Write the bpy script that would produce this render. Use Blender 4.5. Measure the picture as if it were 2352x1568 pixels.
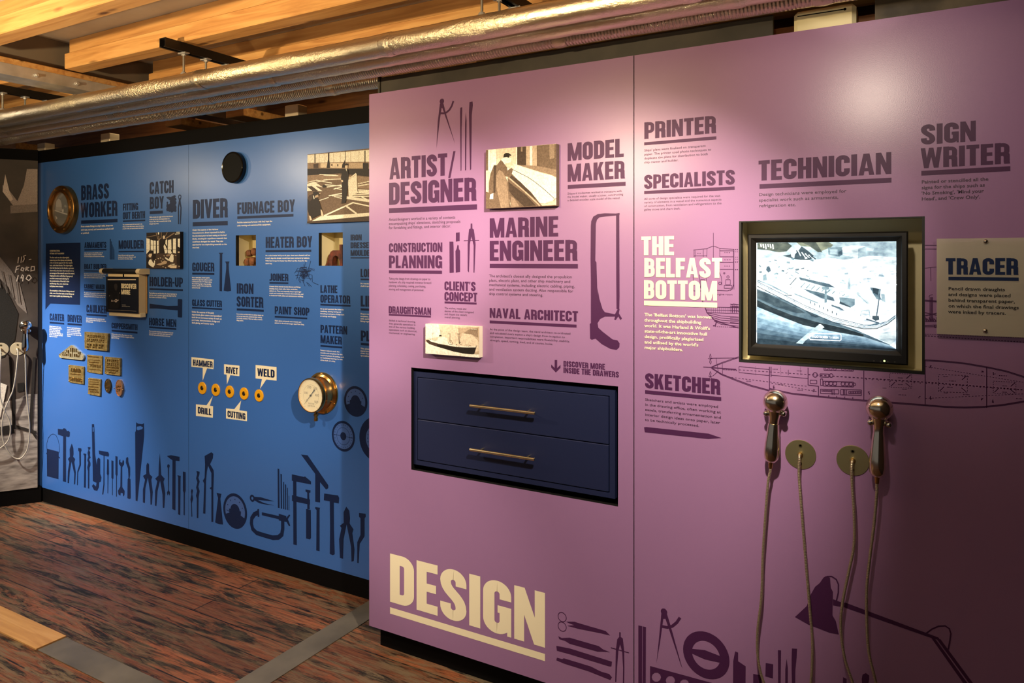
import bpy, math, random
from mathutils import Vector, Matrix
from mathutils.geometry import tessellate_polygon

for o in list(bpy.data.objects):
    bpy.data.objects.remove(o, do_unlink=True)
SC = bpy.context.scene
COL = SC.collection

# ------------------------------------------------------------------ camera
IMG_W, IMG_H = 2352.0, 1568.0
F_PX, CX_PX, CY_PX = 1668.0, 1176.0, 598.0
YAW = math.atan(954.0 / 1668.0)
EYE = 1.70
cam_data = bpy.data.cameras.new('camera')
cam_data.sensor_width = 36.0
cam_data.lens = F_PX / IMG_W * 36.0
cam_data.shift_x = 0.0
cam_data.shift_y = (CY_PX - IMG_H / 2) / IMG_W
cam_data.clip_start = 0.02
cam = bpy.data.objects.new('camera', cam_data)
COL.objects.link(cam)
cam.location = (0, 0, EYE)
cam.rotation_euler = (math.pi / 2, 0, YAW)
SC.camera = cam

# ------------------------------------------------------------------ view, world
SC.view_settings.view_transform = 'Standard'
SC.view_settings.look = 'None'
SC.view_settings.gamma = 1.0
SC.view_settings.use_curve_mapping = False
SC.view_settings.exposure = 0.0
world = bpy.data.worlds.new('world')
SC.world = world
world.use_nodes = True
world.node_tree.nodes['Background'].inputs['Color'].default_value = (0.96, 0.92, 0.94, 1)
world.node_tree.nodes['Background'].inputs['Strength'].default_value = 0.14

# ------------------------------------------------------------------ lamps of the gallery, and added fill lights
def spot(loc, target, watts, deg, blend=0.6, color=(1.0, 0.80, 0.55), radius=0.03):
    d = bpy.data.lights.new('lamp_or_fill_spot', 'SPOT')
    d.energy = watts
    d.color = color
    d.spot_size = math.radians(deg)
    d.spot_blend = blend
    d.shadow_soft_size = radius
    o = bpy.data.objects.new('lamp_or_fill_spot', d)
    COL.objects.link(o)
    o.location = loc
    o.rotation_euler = (Vector(target) - Vector(loc)).to_track_quat('-Z', 'Y').to_euler()
    return o

def fill_light(loc, watts, color=(1.0, 0.70, 0.40), radius=0.04):
    d = bpy.data.lights.new('fill_light', 'POINT')
    d.energy = watts
    d.color = color
    d.shadow_soft_size = radius
    o = bpy.data.objects.new('fill_light', d)
    COL.objects.link(o)
    o.location = loc
    return o

WARM = (1.0, 0.84, 0.66)
spot((-0.30, 1.15, 2.46), (-1.15, 2.45, 1.26), 205, 68, 0.7, WARM)
spot((-4.00, 1.10, 2.46), (-1.90, 2.45, 1.70), 150, 27, 0.9, WARM)
spot((-3.50, 1.00, 2.46), (-2.05, 2.45, 0.85), 260, 24, 0.9, WARM)
spot((-0.32, 1.15, 2.46), (-2.50, 2.80, 1.5), 250, 30, 0.8, WARM)
spot((-4.40, 1.15, 2.46), (-2.95, 2.80, 1.6), 56, 50, 0.9, WARM)
spot((-5.85, 1.10, 2.46), (-3.9, 2.80, 2.1), 22, 36, 1.0, WARM)
spot((-5.75, 1.10, 2.46), (-5.12, 2.80, 0.72), 560, 42, 1.0, (1.0, 0.93, 0.82))
spot((-3.2, 0.4, 2.46), (-3.6, 1.7, 0.0), 230, 84, 0.8, (1.0, 0.84, 0.64))
spot((-0.22, 1.15, 2.46), (-0.08, 2.45, 2.02), 28, 60, 1.0, WARM)
spot((-0.20, 1.10, 2.40), (-0.18, 2.53, 2.56), 14, 16, 0.5, WARM)  # added fill, only brightens the cream junction box
spot((0.60, 0.90, 2.42), (-0.38, 2.55, 1.68), 30, 22, 0.6, WARM)  # added fill, brightens the walls of the monitor recess
AMBER = (1.0, 0.74, 0.40)
spot((-1.60, 0.50, 2.30), (-1.60, 2.30, 2.75), 90, 95, 0.6, AMBER)
spot((-3.30, 0.50, 2.30), (-3.40, 2.20, 2.75), 120, 95, 0.6, AMBER)
spot((-4.60, 0.60, 2.30), (-4.70, 2.20, 2.75), 30, 90, 0.6, AMBER)
for x, w in ((-0.2, 40), (-1.2, 32), (-2.4, 24), (-3.8, 22), (-5.4, 20)):
    spot((x, 0.60, 2.05), (x, 0.75, 2.84), w, 150, 0.5, (1.0, 0.80, 0.52))  # added uplights, brighten the deck that the foil pipes reflect
fill_light((-4.60, 2.98, 2.66), 1.6, AMBER)  # this and the next: added hidden fills, lift the gap above the blue header
fill_light((-3.10, 2.98, 2.66), 1.6, AMBER)

# ------------------------------------------------------------------ pixel -> place
FW = Vector((-math.sin(YAW), math.cos(YAW), 0))
RT = Vector((math.cos(YAW), math.sin(YAW), 0))
CAMP = Vector((0, 0, EYE))
PY = 2.453      # front of the purple panels
BY = 2.802      # front of the blue panels
ZB = 0.10       # underside of the panels

def ray(px, py):
    return FW + RT * ((px - CX_PX) / F_PX) + Vector((0, 0, 1)) * ((CY_PX - py) / F_PX)

def at(px, py, Y):
    r = ray(px, py)
    return CAMP + r * (Y / r.y)

def on_floor(px, py, z=0.0):
    r = ray(px, py)
    return CAMP + r * ((z - EYE) / r.z)

MUR_P = Vector((-5.426, 2.775, 0))
MUR_D = Vector((-0.563, -0.826, 0)).normalized()
MUR_N = Vector((-MUR_D.y, MUR_D.x, 0)) * 1.0
if MUR_N.y > 0:
    MUR_N = -MUR_N

def on_mural(px, py, off=0.0):
    r = ray(px, py)
    t = (MUR_P + MUR_N * off - CAMP).dot(MUR_N) / r.dot(MUR_N)
    return CAMP + r * t

def T(ox, oy, s):
    return lambda p: (ox + p[0] * s, oy + p[1] * s)

# ------------------------------------------------------------------ materials
def lin(c):
    return c / 12.92 if c <= 0.04045 else ((c + 0.055) / 1.055) ** 2.4

def rgb(r, g, b):
    return (lin(r / 255), lin(g / 255), lin(b / 255), 1)

MATS = {}
def mat(name, col, rough=0.5, metal=0.0, spec=0.5, emit=0.0, bump=None, coat=0.0):
    if name in MATS:
        return MATS[name]
    m = bpy.data.materials.new(name)
    m.use_nodes = True
    nt = m.node_tree
    b = nt.nodes['Principled BSDF']
    b.inputs['Base Color'].default_value = col
    b.inputs['Roughness'].default_value = rough
    b.inputs['Metallic'].default_value = metal
    b.inputs['Specular IOR Level'].default_value = spec
    b.inputs['Coat Weight'].default_value = coat
    if emit:
        b.inputs['Emission Color'].default_value = col
        b.inputs['Emission Strength'].default_value = emit
    if bump:
        sc, st, dist = bump
        tc = nt.nodes.new('ShaderNodeTexCoord')
        n = nt.nodes.new('ShaderNodeTexNoise')
        n.inputs['Scale'].default_value = sc
        n.inputs['Detail'].default_value = 3
        bp = nt.nodes.new('ShaderNodeBump')
        bp.inputs['Strength'].default_value = st
        bp.inputs['Distance'].default_value = dist
        nt.links.new(tc.outputs['Object'], n.inputs['Vector'])
        nt.links.new(n.outputs['Fac'], bp.inputs['Height'])
        nt.links.new(bp.outputs['Normal'], b.inputs['Normal'])
    MATS[name] = m
    return m

def grainmat(r, g, b):
    """print ink with a little photographic grain"""
    k = (r, g, b)
    return noisy('photo_print_%d_%d_%d' % k, [(0.3, rgb(*[max(0, c * .90 - 4) for c in k])), (0.7, rgb(*[min(255, c * 1.05 + 4) for c in k]))], 170, (1, 1, 1), 0.5, detail=3, spec=0.35)

def flatmat(r, g, b, emit=0.0, rough=0.5):
    return mat('print_%d_%d_%d_%s' % (r, g, b, emit), rgb(r, g, b), rough, emit=emit, spec=0.35)

def noisy(name, stops, scale, stretch=(1, 1, 1), rough=0.5, metal=0.0, detail=6, bump=0.0, dist=0.01, spec=0.5, distort=0.0, rvar=None):
    """procedural colour from a stretched noise through a ramp"""
    if name in MATS:
        return MATS[name]
    m = bpy.data.materials.new(name)
    m.use_nodes = True
    nt = m.node_tree
    b = nt.nodes['Principled BSDF']
    tc = nt.nodes.new('ShaderNodeTexCoord')
    mp = nt.nodes.new('ShaderNodeMapping')
    mp.inputs['Scale'].default_value = stretch
    n = nt.nodes.new('ShaderNodeTexNoise')
    n.inputs['Scale'].default_value = scale
    n.inputs['Detail'].default_value = detail
    n.inputs['Distortion'].default_value = distort
    r = nt.nodes.new('ShaderNodeValToRGB')
    els = r.color_ramp.elements
    while len(els) < len(stops):
        els.new(0.5)
    for e, (p, c) in zip(els, stops):
        e.position = p
        e.color = c
    nt.links.new(tc.outputs['Object'], mp.inputs['Vector'])
    nt.links.new(mp.outputs['Vector'], n.inputs['Vector'])
    nt.links.new(n.outputs['Fac'], r.inputs['Fac'])
    nt.links.new(r.outputs['Color'], b.inputs['Base Color'])
    b.inputs['Roughness'].default_value = rough
    b.inputs['Metallic'].default_value = metal
    b.inputs['Specular IOR Level'].default_value = spec
    if bump:
        bp = nt.nodes.new('ShaderNodeBump')
        bp.inputs['Strength'].default_value = bump
        bp.inputs['Distance'].default_value = dist
        nt.links.new(n.outputs['Fac'], bp.inputs['Height'])
        nt.links.new(bp.outputs['Normal'], b.inputs['Normal'])
    MATS[name] = m
    return m

def glowprint(r, g, b, k):
    """a patch of a lit screen, with fine picture detail"""
    name = 'screen_%d_%d_%d' % (r, g, b)
    if name in MATS:
        return MATS[name]
    m = noisy(name, [(0.32, rgb(r * .74, g * .78, b * .82)), (0.5, rgb(r, g, b)), (0.66, rgb(min(255, r * 1.12 + 8), min(255, g * 1.10 + 8), min(255, b * 1.08 + 8)))], 38, (1, 1, 1.6), 0.25, detail=9, spec=0.3)
    nt = m.node_tree
    b_ = nt.nodes['Principled BSDF']
    rmp = [n for n in nt.nodes if n.type == 'VALTORGB'][0]
    nt.links.new(rmp.outputs['Color'], b_.inputs['Emission Color'])
    b_.inputs['Emission Strength'].default_value = k
    return m

def glassy(name, tint, mixfac, rough=0.05):
    if name in MATS:
        return MATS[name]
    m = bpy.data.materials.new(name)
    m.use_nodes = True
    nt = m.node_tree
    out = nt.nodes['Material Output']
    b = nt.nodes['Principled BSDF']
    b.inputs['Base Color'].default_value = tint
    b.inputs['Roughness'].default_value = rough
    tr = nt.nodes.new('ShaderNodeBsdfTransparent')
    mx = nt.nodes.new('ShaderNodeMixShader')
    mx.inputs['Fac'].default_value = mixfac
    nt.links.new(tr.outputs[0], mx.inputs[1])
    nt.links.new(b.outputs[0], mx.inputs[2])
    nt.links.new(mx.outputs[0], out.inputs['Surface'])
    MATS[name] = m
    return m

# ------------------------------------------------------------------ mesh builder
def origin_of(o):
    v = Vector((0, 0, 0))
    while o is not None:
        v += o.location
        o = o.parent
    return v

class MB:
    def __init__(self):
        self.v, self.f, self.mi, self.mats = [], [], [], []
    def m(self, material):
        if material not in self.mats:
            self.mats.append(material)
        return self.mats.index(material)
    def face(self, pts, mi=0):
        n = len(self.v)
        self.v += [Vector(p) for p in pts]
        self.f.append(list(range(n, n + len(pts))))
        self.mi.append(mi)
    def tri(self, loops, mi=0):
        """polygon with holes: loops of 3-D points"""
        flat = [Vector(p) for l in loops for p in l]
        n = len(self.v)
        self.v += flat
        for t in tessellate_polygon([[Vector(p) for p in l] for l in loops]):
            self.f.append([n + i for i in t])
            self.mi.append(mi)
    def box(self, x0, x1, y0, y1, z0, z1, mi=0):
        n = len(self.v)
        for z in (z0, z1):
            for x, y in ((x0, y0), (x1, y0), (x1, y1), (x0, y1)):
                self.v.append(Vector((x, y, z)))
        for q in ((0, 1, 5, 4), (1, 2, 6, 5), (2, 3, 7, 6), (3, 0, 4, 7), (4, 5, 6, 7), (3, 2, 1, 0)):
            self.f.append([n + i for i in q])
            self.mi.append(mi)
    def bbox(self, x0, x1, y0, y1, z0, z1, b=0.003, mi=0):
        """box with bevelled edges"""
        n = len(self.v)
        pts = []
        for sx, X, bx in ((0, x0, b), (1, x1, -b)):
            for sy, Y, by in ((0, y0, b), (1, y1, -b)):
                for sz, Z, bz in ((0, z0, b), (1, z1, -b)):
                    pts.append((X, Y + by, Z + bz)); pts.append((X + bx, Y, Z + bz)); pts.append((X + bx, Y + by, Z))
        self.v += [Vector(p) for p in pts]
        def I(sx, sy, sz, k):
            return n + (sx * 4 + sy * 2 + sz) * 3 + k
        fs = []
        for s in (0, 1):
            fs.append([I(s, 0, 0, 0), I(s, 1, 0, 0), I(s, 1, 1, 0), I(s, 0, 1, 0)][::1 if s else -1])
            fs.append([I(0, s, 0, 1), I(1, s, 0, 1), I(1, s, 1, 1), I(0, s, 1, 1)][::-1 if s else 1])
            fs.append([I(0, 0, s, 2), I(1, 0, s, 2), I(1, 1, s, 2), I(0, 1, s, 2)][::1 if s else -1])
        for a in (0, 1):
            for c in (0, 1):
                fs.append([I(a, c, 0, 0), I(a, c, 0, 1), I(a, c, 1, 1), I(a, c, 1, 0)])
                fs.append([I(a, 0, c, 0), I(a, 0, c, 2), I(a, 1, c, 2), I(a, 1, c, 0)])
                fs.append([I(0, a, c, 1), I(0, a, c, 2), I(1, a, c, 2), I(1, a, c, 1)])
                for d in (0, 1):
                    fs.append([I(a, c, d, 0), I(a, c, d, 1), I(a, c, d, 2)])
        for q in fs:
            self.f.append(q); self.mi.append(mi)
    def rings(self, rings, mi=0, close=False, cap0=True, cap1=True):
        n = len(self.v)
        k = len(rings[0])
        for r in rings:
            self.v += [Vector(p) for p in r]
        N = len(rings)
        for a in range(N if close else N - 1):
            b = (a + 1) % N
            for i in range(k):
                j = (i + 1) % k
                self.f.append([n + a * k + i, n + a * k + j, n + b * k + j, n + b * k + i]); self.mi.append(mi)
        if not close:
            if cap0:
                self.f.append([n + i for i in range(k)][::-1]); self.mi.append(mi)
            if cap1:
                self.f.append([n + (N - 1) * k + i for i in range(k)]); self.mi.append(mi)
    def lathe(self, prof, org, axis, n=32, mi=0, cap0=True, cap1=True):
        """prof: (radius, distance along axis)"""
        ax = Vector(axis).normalized()
        u = ax.orthogonal().normalized()
        w = ax.cross(u)
        rs = []
        for r, t in prof:
            c = Vector(org) + ax * t
            rs.append([c + (u * math.cos(2 * math.pi * i / n) + w * math.sin(2 * math.pi * i / n)) * max(r, 1e-5) for i in range(n)])
        self.rings(rs, mi, cap0=cap0, cap1=cap1)
    def cyl(self, p0, p1, r, n=16, mi=0):
        p0, p1 = Vector(p0), Vector(p1)
        self.lathe([(r, 0), (r, (p1 - p0).length)], p0, p1 - p0, n, mi)
    def ball(self, c, r, n=24, mi=0, squash=1.0, axis=(0, 0, 1)):
        prof = [(r * math.sin(math.pi * i / n * 1.0), -r * squash * math.cos(math.pi * i / n)) for i in range(n + 1)]
        self.lathe(prof, c, axis, n, mi)
    def tube(self, pts, r, n=10, mi=0, close=False):
        pts = [Vector(p) for p in pts]
        N = len(pts)
        t0 = (pts[1] - pts[0]).normalized()
        u = t0.orthogonal().normalized()
        rs = []
        for i, p in enumerate(pts):
            if close:
                t = (pts[(i + 1) % N] - pts[i - 1]).normalized()
            else:
                t = (pts[min(i + 1, N - 1)] - pts[max(i - 1, 0)]).normalized()
            u = (u - t * u.dot(t)).normalized()
            w = t.cross(u)
            rr = r[i] if isinstance(r, (list, tuple)) else r
            rs.append([p + (u * math.cos(2 * math.pi * k / n) + w * math.sin(2 * math.pi * k / n)) * rr for k in range(n)])
        self.rings(rs, mi, close=close)
    def prism(self, pts, y0, y1, mi=0, side=None):
        """pts: (x,z) outline; front at y0, back at y1"""
        side = mi if side is None else side
        self.face([(x, y0, z) for x, z in pts], mi)
        self.face([(x, y1, z) for x, z in pts][::-1], side)
        k = len(pts)
        for i in range(k):
            a, b = pts[i], pts[(i + 1) % k]
            self.face([(a[0], y0, a[1]), (a[0], y1, a[1]), (b[0], y1, b[1]), (b[0], y0, b[1])], side)
    def build(self, name, material=None, parent=None, smooth=None):
        if material is not None and not self.mats:
            self.mats = [material]
        org = origin_of(parent) if parent else Vector((0, 0, 0))
        me = bpy.data.meshes.new(name)
        me.from_pydata([v - org for v in self.v], [], self.f)
        for mm in self.mats:
            me.materials.append(mm)
        me.polygons.foreach_set('material_index', self.mi)
        me.update()
        if smooth:
            me.polygons.foreach_set('use_smooth', [True] * len(me.polygons))
            me.set_sharp_from_angle(angle=math.radians(smooth))
        o = bpy.data.objects.new(name, me)
        COL.objects.link(o)
        if parent:
            o.parent = parent
        return o

def smooth_path(pts, step=0.01):
    """Catmull-Rom through the points, then resampled evenly"""
    P = [Vector(p) for p in pts]
    P = [P[0] * 2 - P[1]] + P + [P[-1] * 2 - P[-2]]
    out = []
    for i in range(1, len(P) - 2):
        for k in range(24):
            t = k / 24
            a, b, c, d = P[i - 1], P[i], P[i + 1], P[i + 2]
            out.append(0.5 * ((2 * b) + (c - a) * t + (2 * a - 5 * b + 4 * c - d) * t * t + (3 * b - a - 3 * c + d) * t ** 3))
    out.append(P[-2])
    res = [out[0]]
    acc = 0.0
    for a, b in zip(out, out[1:]):
        seg = (b - a).length
        while acc + seg >= step:
            f = (step - acc) / seg
            a = a.lerp(b, f)
            res.append(a.copy())
            seg = (b - a).length
            acc = 0.0
        acc += seg
    return res

# ------------------------------------------------------------------ tagging
def tag(o, label=None, cat=None, group=None, kind=None):
    if label: o['label'] = label
    if cat: o['category'] = cat
    if group: o['group'] = group
    if kind: o['kind'] = kind
    return o

def empty(name, loc, label, cat, group=None):
    o = bpy.data.objects.new(name, None)
    o.empty_display_size = 0.05
    COL.objects.link(o)
    o.location = loc
    return tag(o, label, cat, group)

def struct(o):
    o['kind'] = 'structure'
    return o
# ------------------------------------------------------------------ condensed heavy capitals
HW = 0.102
def arc(cx, cy, r, a0, a1, n=8, ry=None):
    ry = r if ry is None else ry
    return [(cx + r * math.cos(math.radians(a0 + (a1 - a0) * i / n)), cy + ry * math.sin(math.radians(a0 + (a1 - a0) * i / n))) for i in range(n + 1)]

def stroke(path, hw=HW, close=False):
    """outline quads of a thick line"""
    P = [Vector((x, y)) for x, y in path]
    Q = [P[0]]
    for p in P[1:]:
        if (p - Q[-1]).length > 1e-6:
            Q.append(p)
    P = Q
    if close and (P[0] - P[-1]).length < 1e-6:
        P = P[:-1]
    N = len(P)
    L, R = [], []
    for i in range(N):
        if close:
            d0 = (P[i] - P[i - 1]).normalized(); d1 = (P[(i + 1) % N] - P[i]).normalized()
        else:
            d0 = (P[i] - P[i - 1]).normalized() if i else (P[1] - P[0]).normalized()
            d1 = (P[i + 1] - P[i]).normalized() if i < N - 1 else d0
        t = (d0 + d1)
        t = t.normalized() if t.length > 1e-6 else d1
        n = Vector((-t.y, t.x))
        c = max(0.5, n.dot(Vector((-d1.y, d1.x))))
        L.append(P[i] + n * hw / c); R.append(P[i] - n * hw / c)
    out = []
    for i in range(N if close else N - 1):
        j = (i + 1) % N
        out.append([tuple(L[i]), tuple(L[j]), tuple(R[j]), tuple(R[i])])
    return out

def rect(x0, x1, y0, y1):
    return [[(x0, y0), (x1, y0), (x1, y1), (x0, y1)]]

def bez(a, b, c, d, n=10):
    o = []
    for i in range(n + 1):
        t = i / n; s = 1 - t
        o.append(tuple(s ** 3 * a[k] + 3 * s * s * t * b[k] + 3 * s * t * t * c[k] + t ** 3 * d[k] for k in (0, 1)))
    return o

class Grp(list):
    """quads of one pen stroke, kept in one layer"""
_stroke = stroke
def stroke(path, hw=HW, close=False):
    return [Grp(_stroke(path, hw, close))]

S2 = 2 * HW
def glyph(ch):
    w = 0.50
    h = HW
    r = 0.146
    L, R, B, Tp = h, w - h, h, 1 - h
    if ch == 'O' or ch == 'Q':
        p = arc(L + r, Tp - r, r, 180, 90) + arc(R - r, Tp - r, r, 90, 0) + arc(R - r, B + r, r, 0, -90) + arc(L + r, B + r, r, -90, -180)
        return w, stroke(p, h, True)
    if ch == 'C':
        p = [(R, 0.63)] + arc(R - r, Tp - r, r, 0, 90) + arc(L + r, Tp - r, r, 90, 180) + arc(L + r, B + r, r, 180, 270) + arc(R - r, B + r, r, -90, 0) + [(R, 0.37)]
        return w, stroke(p)
    if ch == 'G':
        p = [(R, 0.66)] + arc(R - r, Tp - r, r, 0, 90) + arc(L + r, Tp - r, r, 90, 180) + arc(L + r, B + r, r, 180, 270) + arc(R - r, B + r, r, -90, 0)
        return w, stroke(p) + rect(R - h, w, B + r * .6, 0.54) + rect(w * .52, w, 0.40, 0.54) + rect(w - .07, w, 0, 0.3)
    if ch == 'S':
        p = [(R, 0.68)] + arc(R - r, Tp - r, r, 0, 90) + arc(L + r, Tp - r, r, 90, 180) + bez((L, Tp - r), (L, 0.52), (R, 0.50), (R, B + r)) + arc(R - r, B + r, r, 0, -90) + arc(L + r, B + r, r, -90, -180) + [(L, 0.32)]
        return w, stroke(p)
    if ch == 'D':
        p = [(0.02, Tp), (R - r, Tp)] + arc(R - r, Tp - r, r, 90, 0) + arc(R - r, B + r, r, 0, -90) + [(0.02, B)]
        return w, rect(0, S2, 0, 1) + stroke(p)
    if ch == 'P':
        r2 = 0.14; m = 0.46
        p = [(0.02, Tp), (R - r2, Tp)] + arc(R - r2, Tp - r2, r2, 90, 0) + arc(R - r2, m + r2 - .03, r2, 0, -90) + [(0.02, m - .03)]
        return w - .02, rect(0, S2, 0, 1) + stroke(p, .088)
    if ch == 'R':
        r2 = 0.13; m = 0.50
        p = [(0.02, Tp), (R - r2, Tp)] + arc(R - r2, Tp - r2, r2, 90, 0) + arc(R - r2, m + r2 - .03, r2, 0, -90) + [(0.02, m - .03)]
        return w, rect(0, S2, 0, 1) + stroke(p, .088) + [[(w * .38, .54), (w - .10, .53), (w - .02, .49), (w - .005, .42), (w - .005, .10), (w + .012, 0), (w - .19, 0), (w - S2, .10), (w - S2, .345), (w - S2 - .03, .38), (w * .38, .38)]]
    if ch == 'B':
        r2 = 0.12; m = 0.50
        p = [(0.02, Tp), (R - r2 - .02, Tp)] + arc(R - r2 - .02, Tp - r2, r2, 90, 0) + arc(R - r2 - .02, m + r2 + .02, r2, 0, -90) + [(0.02, m + .02)]
        q = [(0.02, m + .01), (R - r2, m + .01)] + arc(R - r2, m - r2 + .01, r2, 90, 0) + arc(R - r2, B + r2, r2, 0, -90) + [(0.02, B)]
        return w, rect(0, S2, 0, 1) + stroke(p, .088) + stroke(q, .088)
    if ch == 'U':
        p = [(L, 1), (L, B + r)] + arc(L + r, B + r, r, 180, 270) + arc(R - r, B + r, r, -90, 0) + [(R, 1)]
        return w, stroke(p)
    if ch == 'J':
        w = .40; R = w - h
        p = [(R, 1), (R, B + .13)] + arc(R - .11, B + .12, .11, 0, -90) + [(0.0, B)]
        return w, stroke(p)
    if ch == 'I':
        return S2, rect(0, S2, 0, 1)
    if ch == 'H':
        return w, rect(0, S2, 0, 1) + rect(w - S2, w, 0, 1) + rect(0, w, .42, .59)
    if ch == 'E':
        return .42, rect(0, S2, 0, 1) + rect(0, .42, 0, .18) + rect(0, .42, .82, 1) + rect(0, .39, .42, .585)
    if ch == 'F':
        return .41, rect(0, S2, 0, 1) + rect(0, .41, .82, 1) + rect(0, .38, .41, .575)
    if ch == 'L':
        return .40, rect(0, S2, 0, 1) + rect(0, .40, 0, .18)
    if ch == 'T':
        return .44, rect(.118, .322, 0, 1) + rect(0, .44, .815, 1)
    if ch == 'N':
        return .52, rect(0, .17, 0, 1) + rect(.35, .52, 0, 1) + [[(0, 1), (.18, 1), (.52, 0), (.34, 0)]]
    if ch == 'M':
        return .70, rect(0, .17, 0, 1) + rect(.53, .70, 0, 1) + [[(0.0, 1), (.215, 1), (.43, 0), (.27, 0)], [(.485, 1), (.70, 1), (.43, 0), (.27, 0)]]
    if ch == 'A':
        return .54, [[(0, 0), (.175, 0), (.315, 1), (.165, 1)], [(.54, 0), (.365, 0), (.225, 1), (.375, 1)]] + rect(.12, .42, .18, .33)
    if ch == 'V':
        return .52, [[(0, 1), (.18, 1), (.335, 0), (.175, 0)], [(.52, 1), (.34, 1), (.185, 0), (.345, 0)]]
    if ch == 'W':
        return .76, [[(0, 1), (.165, 1), (.285, 0), (.12, 0)], [(.30, 1), (.455, 1), (.285, 0), (.15, 0)], [(.305, 1), (.46, 1), (.61, 0), (.475, 0)], [(.76, 1), (.595, 1), (.475, 0), (.64, 0)]]
    if ch == 'K':
        return .53, rect(0, S2, 0, 1) + [[(.12, .33), (.32, 1), (.51, 1), (.16, .14)], [(.20, .58), (.36, .70), (.53, 0), (.335, 0)]]
    if ch == 'Y':
        return .51, rect(.16, .35, 0, .45) + [[(0, 1), (.18, 1), (.35, .40), (.16, .40)], [(.51, 1), (.33, 1), (.16, .40), (.35, .40)]]
    if ch == 'X':
        return .52, [[(0, 1), (.19, 1), (.52, 0), (.33, 0)], [(.33, 1), (.52, 1), (.19, 0), (0, 0)]]
    if ch == '/':
        return .34, [[(0, -.12), (.10, -.12), (.34, 1.06), (.24, 1.06)]]
    if ch == "'":
        return .15, [[(.02, .70), (.09, .70), (.15, 1), (0, 1)]]
    if ch == '-':
        return .28, rect(0, .28, .36, .52)
    if ch == '0':
        return glyph('O')
    if ch == '5':
        p = [(.40, 1 - h), (h, 1 - h), (h, .56), (.2, .56)] + arc(R - r, .42, r, 90, 0) + arc(R - r, B + r, r, 0, -90) + arc(L + r, B + r, r, -90, -180)
        return w, stroke(p, .085)
    return .22, []

def line_polys(text):
    """(width, outlines); each outline carries the rank of its layer inside its letter"""
    x, polys = 0.0, []
    for c in text:
        w, ps = glyph(c)
        for k, p in enumerate(ps):
            for q in (p if isinstance(p, Grp) else [p]):
                polys.append(([(x + a, b) for a, b in q], k))
        x += w + .052
    return x - .052, polys

def heading(parent, tr, lines, under, material, Y, name='heading', lay=1, label=None):
    """lines: (text, x left, y cap top, y base, x right) read at the left end; under: (x0, y0, y1, x1)"""
    mb = MB(); mi = mb.m(material)
    y = Y - .0007 * lay
    for text, xl, yt, yb, xr in lines:
        a = at(*tr((xl, yb)), y); zt = at(*tr((xl, yt)), y).z; X1 = at(*tr((xr, yb)), y).x
        w, polys = line_polys(text)
        kx = (X1 - a.x) / w; kz = zt - a.z
        for p, k in polys:
            mb.face([(a.x + u * kx, y - .00005 * k, a.z + v * kz) for u, v in p], mi)
    if under:
        x0, y0, y1, x1 = under
        a = at(*tr((x0, y0)), y); b = at(*tr((x0, y1)), y); X1 = at(*tr((x1, y0)), y).x
        mb.face([(a.x, y, b.z), (X1, y, b.z), (X1, y, a.z), (a.x, y, a.z)], mi)
    o = mb.build(name, None, parent)
    if label: o['label'] = label
    return o

# ------------------------------------------------------------------ small running text
def text_shapes(lines, bold=0.0):
    obs = []
    for s in lines:
        c = bpy.data.curves.new('line', 'FONT')
        c.body = s
        c.resolution_u = 2
        c.offset = bold
        o = bpy.data.objects.new('line', c)
        COL.objects.link(o)
        obs.append(o)
    bpy.context.view_layer.update()
    dg = bpy.context.evaluated_depsgraph_get()
    out = []
    for o in obs:
        e = o.evaluated_get(dg)
        me = e.to_mesh()
        out.append(([(v.co.x, v.co.y) for v in me.vertices], [list(p.vertices) for p in me.polygons]))
        e.to_mesh_clear()
    for o in obs:
        c = o.data
        bpy.data.objects.remove(o)
        bpy.data.curves.remove(c)
    return out

CAP = 0.72
def paragraph(parent, tr, xl, ycap, ybases, xr, lines, material, Y, bold=0.0, name='paragraph', lay=1):
    """ycap: top of the first line's capitals, ybases: (first, last) base lines at the left end, xr: right end of the longest line"""
    sh = text_shapes(lines, bold)
    y = Y - .0007 * lay
    b0 = at(*tr((xl, ybases[0])), y); b1 = at(*tr((xl, ybases[1])), y)
    zc = at(*tr((xl, ycap)), y).z
    X1 = at(*tr((xr, ybases[0])), y).x
    wmax = max(max([p[0] for p in v] or [0]) for v, f in sh)
    kx = (X1 - b0.x) / wmax
    kz = (zc - b0.z) / CAP
    mb = MB(); mi = mb.m(material)
    n = len(lines)
    for i, (v, f) in enumerate(sh):
        z = b0.z + (b1.z - b0.z) * (i / (n - 1) if n > 1 else 0)
        k = len(mb.v)
        mb.v += [Vector((b0.x + p[0] * kx, y, z + p[1] * kz)) for p in v]
        for q in f:
            mb.f.append([k + j for j in q]); mb.mi.append(mi)
    return mb.build(name, None, parent)

# ------------------------------------------------------------------ printed shapes traced on a plane
def plane_at(Y):
    return lambda p: at(p[0], p[1], Y)

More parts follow.
